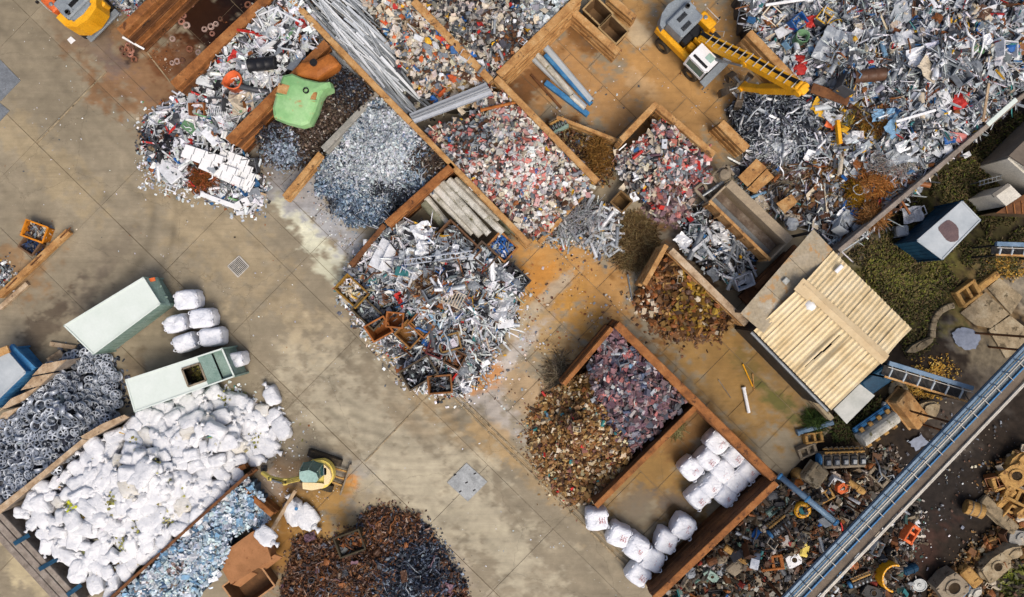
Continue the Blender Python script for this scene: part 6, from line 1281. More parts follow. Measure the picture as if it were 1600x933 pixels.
for p, q, r, z, m, lab in (((844, 64), (924, 158), .17, .18, 'bluegrey', 'long grey blue pipe, outermost of the pipes in the brown bay'), ((834, 80), (894, 148), .15, .42, 'log', 'pale cream pipe lying across the blue ones'), ((852, 86), (924, 163), .13, .14, 'blue', 'long bright blue pipe under the cream pipe'), ((828, 86), (914, 168), .15, .16, 'bluegrey', 'grey pipe on the wall side of the cream pipe'), ((832, 79), (868, 122), .1, .3, 'blue', 'thin blue pipe end by the back wall'), ((892, 150), (914, 170), .1, .3, 'log', 'short cream pipe stub at the end of the long cream pipe')):
    log(p, q, r*1.2, z+.03, lab, m, GP, 'pipe', cat='pipe')
for p, q, w, h, z, m, lab in (((852, 129), (919, 180), .3, .3, .15, 'blue', 'short square blue beam lying apart in the brown bay'), ((830, 117), (877, 169), .14, .12, .1, 'rustdark', 'thin rusty bar on the dirt side of the blue pipes'),
                              ((0, 463), (109, 361), .34, .34, .3, 'ochre', 'long rusty steel beam lying on the road at the left edge'), ((0, 482), (44, 443), .26, .25, .13, 'timber', 'shorter timber lying beside the long rusty beam'), ((424, 829), (462, 766), .2, .12, .5, 'timber', 'weathered plank leaning by the rusty hopper'),
                              ((79, 537), (119, 543), .26, .2, .1, 'timber', 'timber plank under the corner of the upper green container'), ((76, 566), (98, 552), .5, .1, .3, 'timber', 'broad plank at the tip of the rim heap'),
                              ((1243, 385), (1180, 450), .3, .3, 1.0, 'rustdark', 'dark beam in the gap between tipper and shed'), ((1160, 470), (1232, 400), .7, .3, .6, 'rustdark', 'wide brown beam lying in the gap before the shed'), ((1268, 137), (1326, 158), .55, .1, 3.0, 'rustdark', 'wide rusty brown plank on the great heap by the arm tip'),
                              ((1308, 188), (1312, 225), .2, .3, 2.4, 'yellow', 'bright yellow steel beam standing out of the great heap'), ((1196, 8), (1278, -4), .14, .1, 3.0, 'white', 'long white post along the top edge of the great heap'), ((1543, 195), (1588, 155), .25, .08, 3.2, 'mint', 'pale green strip hanging over the boundary wall'),
                              ((1400, 190), (1462, 172), .14, .1, 3.4, 'white', 'white post lying on the slope of the great heap'), ((1536, 190), (1545, 130), .14, .08, 3.4, 'timber', 'yellowed plank standing near the boundary wall'), ((313, 303), (376, 326), .28, .06, .3, 'white', 'white strip lying in front of the panel stack'), ((392, 296), (416, 305), .14, .05, .3, 'timber', 'short cream lath sticking out past the panel stack')):
    mb = MB(); mb.beam(W(*p, z), W(*q, z), w, h, bev=.02); o = tag(mb.build('beam', m), lab, 'beam')
    if 'long rusty steel' in lab:
        for t in (.2, .55, .97): e = MB(); a = W(*p, z).lerp(W(*q, z), t); e.beam(a+Vector((-.3, -.3, .19)), a+Vector((.3, .3, .19)), .06, .05); e.build('bracket', 'rustdark', o)
# timber boards around the rims
for pts, z, lab in (([(50, 587), (67, 569), (103, 562), (82, 581)], 1.7, 'weathered board, uppermost of the slanting boards by the rims'), ([(32, 610), (51, 589), (83, 583), (62, 603)], 1.65, 'weathered board, second of the slanting boards by the rims'), ([(-2, 643), (17, 623), (60, 604), (36, 626)], 1.6, 'weathered board, third of the slanting boards by the rims'), ([(-8, 662), (4, 645), (30, 636), (10, 655)], 1.55, 'weathered board, lowest of the slanting boards by the rims'),
                    ([(126, 682), (160, 662), (194, 648), (201, 652), (166, 672), (132, 690)], 1.75, 'short timber board between rims and sacks'), ([(-8, 796), (60, 742), (128, 686), (137, 688), (70, 744), (-4, 806)], 1.8, 'long timber board between rims and sacks')):
    q = quad_on(pts, z); mb = MB(); mb.prism([v[:2] for v in q], z-.12, z); o = mb.build('timber_board', 'timber'); tag(o, lab, 'board')
    d = MB(); k0 = quad_on([( (a[0]*.94+sum(p[0] for p in pts)/len(pts)*.06), (a[1]*.94+sum(p[1] for p in pts)/len(pts)*.06)) for a in pts], z); d.prism([v[:2] for v in k0], 0.0, z-.13); d.build('stack_below', 'greywood', o)
R = empty('timber_wall', W(60, 880), 0, 'grey timber wall with three blue straps holding the white sacks', 'wall'); R['kind'] = 'thing'
for k, (o1, w) in enumerate(((0, .36), (11, .4), (22, .32))):
    mb = MB(); z = 1.5-.02*k; a, b = W(-12+o1*.75-14, 812-o1*.75, z), W(122+o1*.75-14, 958-o1*.75, z); mb.beam(a-Vector((0, 0, .1)), b-Vector((0, 0, .1)), w, .2, bev=.02); mb.beam(Vector((a.x, a.y, .65)), Vector((b.x, b.y, .65)), w*.9, 1.3); mb.build('plank', 'greywood', R)
for p, q in (((22, 850), (46, 836)), ((61, 890), (90, 873)), ((105, 930), (127, 914))):
    mb = MB(); mb.beam(W(*p, 1.53), W(*q, 1.53), .24, .03); mb.build('strap', 'bluedark', R)
# ---------------------------------------------------------------- silver bars
BARM = []
for kd in ('box', 'angle', 'channel', 'tube'):
    v, f4, f3 = SHAPES[kd]; v = v.copy()
    if kd != 'box': v = v[:, [1, 0, 2]]; f4 = f4[:, ::-1]
    BARM.append((kd, mesh_np('silver_bar', v, [f4], 'clean')))
fb = FH['barbed']; LMB = [((500, 20), 'by the long thin wall at the top edge'), ((560, 40), 'in the upper part of the bar bundle'), ((600, 20), 'on the chip side at the top of the bundle'), ((600, 90), 'in the middle of the bar bundle'), ((640, 110), 'on the chip side of the bar bundle'), ((560, 110), 'along the long thin wall halfway down'), ((640, 155), 'at the low end of the bar bundle'), ((680, 165), 'reaching out of the low end of the bundle')]
for i in range(230):
    t = rnd.random(); s = rnd.uniform(-1, 1); cx = 560+s*50*(1-.4*t)+(t-.5)*150; cy = 74-s*30*(1-.45*t)+(t-.5)*150
    L = rnd.uniform(60, 150)*(1-.25*abs(t-.5)); an = math.radians(rnd.gauss(46, 7)); dx, dy = math.cos(an)*L/2, math.sin(an)*L/2
    ex = cx+dx; ey = cy+dy; 
    if ex > 684 or ey > 176: k = min((684-cx)/max(dx, 1), (176-cy)/max(dy, 1)); dx *= k; dy *= k; 
    z = 1.55-.5*t+rnd.uniform(0, .35); a, b = W(cx-dx, cy-dy, z+.1), W(cx+dx, cy+dy, z-.15-.25*t); d = b-a
    kd, me = rnd.choice(BARM); o = bpy.data.objects.new('silver_bar', me); link(o); o.location = (a+b)/2; o.rotation_mode = 'QUATERNION'; o.rotation_quaternion = d.to_track_quat('X', 'Z')
    w = rnd.uniform(.05, .15); o.scale = (d.length, w, w*rnd.uniform(.5, 1)); col = rnd.choice([(226, 230, 232), (198, 204, 208), (168, 174, 178), (126, 132, 136)]); o.color = (*c(*col), .15)
    wl = {226: 'bright', 198: 'light grey', 168: 'grey', 126: 'dark grey'}[col[0]]+' metal '+{'box': 'flat bar', 'angle': 'angle bar', 'channel': 'channel bar', 'tube': 'tube'}[kd]+' '+near(cx, cy, LMB); tag(o, wl, 'bar', wl.replace('metal ', '')+' group')
for k in range(6):
    a, b = W(640+k*1.5, 186+k*2.2-6, 2.55+.05*(k % 3)), W(760+k*2, 139+k*3-8, 2.5+.05*(k % 3)); o = bpy.data.objects.new('silver_bar', BARM[k % 4][1]); link(o); d = b-a; o.location = (a+b)/2; o.rotation_mode = 'QUATERNION'; o.rotation_quaternion = d.to_track_quat('X', 'Z'); o.scale = (d.length, .13, .1); o.color = (*c(160+8*k, 164+8*k, 168+8*k), .15)
    tag(o, ['first', 'second', 'third', 'fourth', 'fifth', 'sixth'][k]+' silver bar of the loose row laid across the bay end, counted from above', 'bar', 'silver bars laid across the bay end')
# ---------------------------------------------------------------- single pieces lying on the heaps
PM = {}
def piece_mesh(kind, s):
    key = (kind, s)
    if key in PM: return PM[key]
    r = random.Random(hash(kind) % 1000+s*13 if False else sum(map(ord, kind))+s*13); b = MB()
    if kind in ('sheet', 'rag'):
        n, m = 6, 5; V = []; am = .09 if kind == 'sheet' else .16; ph = [r.uniform(0, 6) for _ in range(6)]
        fold = r.uniform(-.35, .35)
        for j in range(m+1):
            for i in range(n+1):
                x = i/n-.5; y = j/m-.5; z = am*(math.sin(x*6+ph[0])*math.cos(y*5+ph[1])+.6*math.sin(x*11+y*9+ph[2]))+abs(x-fold)*.4*(1 if s % 2 else -.5)
                V.append((x+r.uniform(-.05, .05), y+r.uniform(-.06, .06), z+r.uniform(-.03, .03)))
        F = [(j*(n+1)+i, j*(n+1)+i+1, (j+1)*(n+1)+i+1, (j+1)*(n+1)+i) for j in range(m) for i in range(n)]; k = len(V)
        V += [(x, y, z-.035) for x, y, z in V]; F2 = [tuple(k+q for q in f[::-1]) for f in F]
        rim = [i for i in range(n+1)]+[(j+1)*(n+1)-1+0 for j in range(1, m+1)]+[m*(n+1)+i for i in range(n-1, -1, -1)]+[j*(n+1) for j in range(m-1, 0, -1)]
        b.add(V, F+F2+[(rim[(i+1) % len(rim)], rim[i], rim[i]+k, rim[(i+1) % len(rim)]+k) for i in range(len(rim))])
    elif kind == 'panel':
        b.box((0, 0, 0), (1, 1, .1), bev=.03); b.box((0, .44, -.08), (.96, .06, .12)); b.box((.1*s-.2, 0, .055), (.03, .9, .02))
    elif kind == 'casing':
        b.box((0, 0, -.4), (1, 1, .06)); [b.box((q*.47, 0, 0), (.06, 1, .8)) for q in (-1, 1)]; b.box((0, .47, 0), (.9, .06, .8)); b.box((0, -.47, -.15), (.9, .06, .5)); b.box((.1, .1, -.25), (.4, .3, .3)); b.tube([(-.3, -.3, -.3), (-.1, 0, .1), (.3, .2, -.1)], .05, 6)
    elif kind == 'tube':
        b.lathe([(.5, -.5), (.5, .5), (.41, .5), (.41, -.5)], 12, rotm('Y', PI/2), (0, 0, 0), True)
    elif kind == 'drum':
        b.lathe([(0, -.46), (.44, -.46), (.46, -.5), (.5, -.5), (.5, -.46), (.47, -.44), (.47, -.16), (.5, -.14), (.47, -.12), (.47, .14), (.5, .16), (.47, .18), (.47, .45), (.5, .47), (.47, .5), (.45, .46), (0, .46)], 14, rotm('Y', PI/2))
    elif kind == 'frame':
        [b.box((0, q*.46, 0), (1, .08, .08)) for q in (-1, 1)]; [b.box((q*.46, 0, .003), (.08, .84, .075)) for q in (-1, 1)]; b.box((.08*s-.1, 0, 0), (.05, .86, .06)); b.tube([(-.4, -.4, .02), (.1*s, .3, .1)], .02, 5)
    elif kind == 'rack':
        [b.box((0, q*.46, 0), (1, .05, .05)) for q in (-1, 1)]; [b.box((-.45+.1*q, 0, .002), (.03, .92, .04)) for q in range(10)]
    elif kind == 'coil':
        pts = [(.36*math.cos(t)+.05*math.sin(3*t+s), .36*math.sin(t), .05*math.sin(2.3*t+s)+t*.012) for t in np.linspace(0, 6*PI, 44)]; b.tube(pts, .05, 5)
    elif kind == 'bent':
        pts = [(-.5, 0, 0), (-.15, .06, .12), (.05, -.02, .2), (.3, .14, .08), (.5, .1*s-.1, .02)]; b.tube(pts, .05, 6)
    elif kind == 'bar':
        b.box((0, 0, 0), (1, 1, .25)); b.box((0, .42, .3), (1, .16, .5))
    elif kind == 'tub':
        b.lathe([(0, -.45), (.36, -.45), (.44, -.3), (.5, .42), (.54, .45), (.5, .5), (.45, .46), (.38, -.3), (.3, -.38), (0, -.38)], 12); b.v = [Vector((q.x*(1+.12*math.sin(q.z*7+s)), q.y*(1-.15*math.cos(q.x*5+s)), q.z)) for q in b.v]
    elif kind == 'lump':
        V, F = superbox(8, 12, .8, .8, (1, 1, 1), s, .35, 2.4, .1); b.add(V, F)
    PM[key] = b.mesh('piece', 'piece', kind in ('tube', 'drum', 'coil', 'bent', 'tub')); return PM[key]
NOUN = {'sheet': ('crumpled', 'metal sheet', 'metal_sheet', 'sheet'), 'rag': ('torn', 'sheet of foil', 'foil_sheet', 'sheet'), 'panel': ('flat', 'panel', 'flat_board', 'panel'), 'casing': ('open', 'appliance casing', 'appliance_casing', 'casing'), 'tube': ('round', 'tube', 'metal_tube', 'tube'), 'drum': ('ribbed', 'drum', 'ribbed_drum', 'drum'), 'frame': ('bent', 'window frame', 'window_frame_scrap', 'frame'), 'rack': ('wire', 'rack', 'wire_rack', 'rack'), 'coil': ('loose', 'coil of cable', 'cable_coil', 'coil'), 'bent': ('bent', 'pipe', 'bent_pipe', 'pipe'), 'bar': ('straight', 'metal profile', 'metal_profile', 'profile'), 'tub': ('dented', 'plastic tub', 'plastic_tub', 'tub'), 'lump': ('battered', 'lump of scrap', 'scrap_lump', 'lump')}
CN = {'white': WH, 'pale grey': LG, 'grey': GR, 'dark grey': DG, 'black': BK, 'blue': (44, 104, 176), 'red': RD, 'beige': BE, 'rusty': RU, 'brown': BR, 'yellow': YE, 'teal': TE, 'green': (110, 150, 110), 'orange': (222, 108, 60), 'pink': PK, 'purple grey': PU, 'sky blue': (130, 170, 200)}
DIM = {'sheet': (1, .7, .5), 'rag': (1, .8, .6), 'panel': (1, .6, .5), 'casing': (1, .8, .7), 'tube': (1, .22, .22), 'drum': (1, .55, .55), 'frame': (1, .7, .5), 'rack': (1, .6, .5), 'coil': (1, 1, .8), 'bent': (1, .8, .8), 'bar': (1, .1, .12), 'tub': (1, .85, .8), 'lump': (1, .8, .6)}
METAL = {'sheet': .2, 'rag': .25, 'tube': .15, 'bar': .2, 'bent': .15, 'rack': .1, 'frame': .1}
COUNT = {}
def piece(F, px, py, kind, col, size, rz=None, tilt=.25, label=None, where='', dz=None, dim=None, z=None):
    """size: length in photo pixels"""
    s = rnd.randrange(4); o = bpy.data.objects.new(NOUN[kind][2], piece_mesh(kind, s)); link(o); k = size/S; dm = dim or DIM[kind]; sc = [k*dm[0], k*dm[1]*rnd.uniform(.8, 1.15), k*dm[2]*rnd.uniform(.8, 1.1)] if dim is None else [k*q for q in dim]
    if kind in ('panel', ): sc[2] = min(sc[2], .5)
    hz = float(F.h([px], [py])[0]) if F is not None else 0.0
    zz = hz+(.06+sc[2]*.22 if dz is None else dz) if z is None else z
    o.location = W(px, py, zz); o.scale = sc; o.rotation_euler = (rnd.gauss(0, tilt), rnd.gauss(0, tilt), rnd.uniform(0, 2*PI) if rz is None else rz)
    v = rnd.uniform(.85, 1.1); o.color = (*[min(.88, q*v) for q in c(*CN[col])], METAL.get(kind, .05) if col in ('pale grey', 'grey', 'dark grey', 'white', 'sky blue') else .05)
    if label is None:
        sz = 'small ' if size < 17 else ('large ' if size > 30 else ''); label = f'{sz}{NOUN[kind][0]} {col} {NOUN[kind][1]} {where}'; g = f'{sz}{col} {NOUN[kind][1]}s {where}'
        if len(label.split()) > 16: label = f'{sz}{col} {NOUN[kind][1]} {where}'
        if len(label.split()) > 16: label = f'{col} {NOUN[kind][1]} {where}'
        tag(o, label, NOUN[kind][3], g)
    else: tag(o, label, NOUN[kind][3])
    return o
def scatter(F, n, kinds, cols, size, lm, tilt=.25, sp=9):
    pts = []; t = 0
    while len(pts) < n and t < n*40:
        t += 1; x, y = F.sample(1); x, y = float(x[0]), float(y[0])
        if -5 < x < 1605 and -5 < y < 938 and all(abs(x-a)+abs(y-b) > sp for a, b in pts): pts.append((x, y))
    kw = [k[1] for k in kinds]; cw = [q[1] for q in cols]
    for x, y in pts:
        kd = rnd.choices([k[0] for k in kinds], kw)[0]; cl = rnd.choices([q[0] for q in cols], cw)[0]
        if F is FH['great'] and 1190 < x < 1420 and y > 255 and rnd.random() < .6: cl = rnd.choice(('rusty', 'brown', 'rusty', 'beige', 'dark grey'))
        if F is FH['great'] and 1280 < x < 1400 and 165 < y < 215 and rnd.random() < .5: cl = rnd.choice(('rusty', 'brown', 'yellow', 'black'))
        L = size[0]+(size[1]-size[0])*rnd.random()**1.6
        if kd in ('bar', 'tube', 'bent'): L *= 1.6
        if kd in ('coil', 'lump', 'tub', 'drum'): L *= .75
        piece(F, x, y, kd, cl, L, tilt=tilt, where=near(x, y, lm))
KM = [('sheet', 5), ('rag', 3), ('panel', 2.2), ('casing', 2), ('tube', 2), ('drum', .6), ('frame', 1.2), ('rack', .8), ('coil', .8), ('bent', 2), ('bar', 4.5), ('tub', .5), ('lump', 1.5)]
CM = [('white', 5), ('pale grey', 4.5), ('grey', 4), ('dark grey', 1.6), ('black', .8), ('blue', .3), ('red', .1), ('beige', 1), ('rusty', .8), ('brown', .6), ('yellow', .2), ('teal', .15), ('sky blue', .8)]
GH = [((1200, 20), 'at the top of the great heap by the excavator'), ((1280, 40), 'above the red bags on the great heap'), ((1360, 30), 'near the long grey sheet on the great heap'), ((1450, 40), 'on the crest of the great heap'), ((1560, 40), 'in the far top corner of the great heap'), ((1290, 100), 'beside the arm tip on the great heap'), ((1370, 110), 'above the wide rusty plank'), ((1440, 110), 'in the middle of the great heap'), ((1520, 110), 'near the green square panel'), ((1580, 130), 'by the boundary wall at the picture edge'), ((1330, 180), 'below the wide rusty plank'), ((1420, 180), 'on the mid slope of the great heap'), ((1490, 170), 'near the bright red scrap'), ((1540, 170), 'along the boundary wall by the pale green strip'), ((1300, 250), 'near the yellow beam in the great heap'), ((1400, 240), 'above the copper wire'), ((1450, 250), 'by the boundary wall below the red scrap'), ((1230, 280), 'on the flat spill behind the tipper body'), ((1300, 310), 'near the ochre wire'), ((1360, 350), 'around the ball of tan wire'), ((1270, 340), 'at the foot of the great heap by the shed')]
scatter(FH['great'], 330, KM, CM, (11, 28), GH, sp=8)
CH = [((600, 390), 'at the white sheet end of the metal heap'), ((650, 370), 'by the rusty wall end of the metal heap'), ((700, 400), 'near the long ladder on the metal heap'), ((760, 430), 'below the crates on the metal heap'), ((640, 440), 'behind the ochre bin on the metal heap'), ((700, 460), 'on the crest of the metal heap'), ((760, 480), 'near the big white foil on the metal heap'), ((660, 500), 'above the rusty bins on the metal heap'), ((720, 520), 'around the shallow ochre bin'), ((770, 520), 'on the yard side of the metal heap'), ((640, 560), 'along the road edge of the metal heap'), ((710, 580), 'at the tip of the metal heap')]
scatter(FH['central'], 190, KM+[('bar', 4), ('rag', 3)], CM, (11, 28), CH, sp=8)
BH = [((440, 20), 'at the top edge of the white scrap'), ((400, 60), 'along the oily bay wall in the white scrap'), ((470, 50), 'by the corner of the long thin wall'), ((350, 110), 'around the orange tub'), ((430, 110), 'between tub and rusty tank'), ((330, 170), 'near the brown cardboard'), ((390, 150), 'beside the tank wall in the white scrap'), ((270, 190), 'at the road corner of the white scrap'), ((320, 215), 'above the white panel stack'), ((245, 240), 'in the dark spill by the road'), ((380, 290), 'beyond the white panel stack')]
scatter(FH['white'], 120, KM+[('panel', 3), ('frame', 3), ('casing', 2)], [('white', 9), ('pale grey', 3), ('grey', 2), ('black', 1.4), ('dark grey', 1), ('blue', .5), ('red', .4), ('beige', .6), ('rusty', .4)], (12, 28), BH)
KC = [('sheet', 3), ('panel', 2), ('lump', 3), ('casing', 1.5), ('bar', 1), ('tube', .6)]
PHL = [((740, 190), 'at the bar end of the pink heap'), ((800, 190), 'along the wall of the pink heap'), ((760, 240), 'on the near slope of the pink heap'), ((830, 250), 'on the crest of the pink heap'), ((890, 280), 'at the far corner of the pink heap'), ((800, 310), 'by the ochre wall below the pink heap'), ((860, 330), 'at the foot of the pink heap')]
scatter(FH['pink'], 70, KC, [('white', 5), ('pale grey', 2), ('beige', 2), ('pink', 2), ('grey', 1), ('rusty', .6), ('blue', .2), ('red', .3)], (8, 14), PHL, .4)
scatter(FH['greychip'], 60, KC, [('beige', 3), ('grey', 3), ('white', 1.5), ('brown', 1), ('red', .3), ('yellow', .2), ('blue', .2)], (8, 15), [((680, 20), 'at the top edge of the grey chips'), ((760, 30), 'in the middle of the grey chips'), ((850, 15), 'among the pale stones'), ((770, 90), 'at the wall corner of the grey chips'), ((810, 60), 'along the back wall of the pipe bay')], .4)
scatter(FH['bargrit'], 60, KC, [('beige', 4), ('white', 2), ('grey', 1.5), ('orange', .6), ('blue', .8), ('yellow', .3), ('brown', 1)], (9, 18), [((620, 20), 'at the top edge of the coloured chips'), ((670, 60), 'beside the silver bars'), ((710, 90), 'along the splitting wall'), ((740, 130), 'at the wall joint of the coloured chips'), ((700, 150), 'near the end of the silver bars')], .4)
scatter(FH['redsmall'], 50, KC, [('white', 4), ('beige', 1.5), ('red', .8), ('pink', 1.5), ('grey', 2), ('purple grey', 1.5)], (9, 16), [((1040, 210), 'at the top of the small red heap'), ((1090, 250), 'along the wall of the small red heap'), ((1040, 260), 'in the middle of the small red heap'), ((985, 265), 'at the plank side of the small red heap'), ((1040, 320), 'at the foot of the small red heap')], .4)
scatter(FH['brownchip'], 50, KC, [('rusty', 3), ('brown', 3), ('beige', 3), ('red', .2), ('green', .2), ('sky blue', .2)], (8, 12), [((900, 620), 'near the wall arm in the brown chips'), ((900, 680), 'on top of the brown chip cone'), ((850, 700), 'on the road side of the brown chips'), ((900, 750), 'at the low end of the brown chips'), ((950, 690), 'where brown chips meet purple ones')], .4)
scatter(FH['purple'], 70, KC, [('purple grey', 5), ('grey', 2), ('dark grey', 2), ('pink', 1), ('pale grey', 1), ('sky blue', .3)], (10, 16), [((950, 550), 'in the wall corner of the purple chips'), ((1000, 590), 'along the long wall of the purple chips'), ((960, 610), 'in the middle of the purple chips'), ((1040, 640), 'by the dividing wall in the purple chips'), ((985, 670), 'at the low end of the purple chips')], .5)
scatter(FH['blocks'], 70, [('lump', 4), ('casing', 1), ('panel', 2), ('sheet', 1.5)], [('rusty', 4), ('brown', 4), ('beige', .6), ('yellow', .25)], (10, 16), [((1050, 420), 'in the wall corner of the brown blocks'), ((1100, 470), 'along the wall of the brown blocks'), ((1060, 480), 'in the middle of the brown blocks'), ((1010, 480), 'on the yard side of the brown blocks'), ((1090, 515), 'at the foot of the brown blocks')], .5)
scatter(FH['ice'], 60, [('sheet', 4), ('rag', 2), ('panel', 1)], [('sky blue', 5), ('white', 3), ('pale grey', 1)], (9, 14), [((380, 770), 'at the digger end of the pale flakes'), ((340, 810), 'along the rusty wall of the pale flakes'), ((300, 850), 'in the middle of the pale flakes'), ((240, 900), 'at the low end of the pale flakes'), ((330, 890), 'beside the rusty hopper')], .4)
scatter(FH['rustswarf'], 60, [('sheet', 2), ('coil', 2), ('bent', 3), ('lump', 2), ('rag', 1)], [('rusty', 4), ('brown', 4), ('dark grey', 3), ('grey', .8), ('purple grey', 1)], (10, 18), [((500, 870), 'behind the dark green crate'), ((600, 830), 'at the top of the rusty turnings'), ((560, 900), 'in the middle of the rusty turnings'), ((660, 880), 'in the blue black swarf'), ((690, 920), 'at the road side of the blue black swarf'), ((470, 910), 'at the hopper side of the turnings')], .4)
scatter(FH['loose'], 40, [('bar', 5), ('tube', 3), ('bent', 2), ('sheet', 1.5), ('casing', .8)], [('white', 4), ('pale grey', 3), ('grey', 2), ('red', .3)], (14, 30), [((1080, 350), 'above the brown block wall'), ((1120, 360), 'in the middle of the loose tubes'), ((1150, 390), 'beside the tipper body'), ((1120, 410), 'at the wall end of the loose tubes')], .15)
scatter(FH['bartips'], 46, [('bar', 6), ('tube', 3)], [('pale grey', 4), ('white', 2), ('grey', 2)], (12, 24), [((880, 360), 'at the low side of the spilled offcuts'), ((920, 340), 'in the middle of the spilled offcuts'), ((945, 380), 'by the brush tangle')], .12)
scatter(FH['tinsel'], 60, [('bar', 6), ('bent', 3), ('rag', 1)], [('white', 4), ('pale grey', 4), ('grey', 2), ('dark grey', 1)], (12, 26), [((1160, 180), 'beside the grab in the tinsel heap'), ((1220, 170), 'under the arm in the tinsel heap'), ((1210, 220), 'at the bright foot of the tinsel heap'), ((1260, 200), 'at the scrap side of the tinsel heap')], .4)
scatter(FH['shavings'], 30, [('bar', 4), ('bent', 2), ('coil', 1)], [('dark grey', 3), ('grey', 3), ('pale grey', 3)], (9, 18), [((620, 320), 'in the dark end of the shavings'), ((660, 260), 'in the brown corner of the shavings'), ((580, 250), 'on the bright crest of the shavings'), ((620, 200), 'in the wall corner of the shavings')], .3)
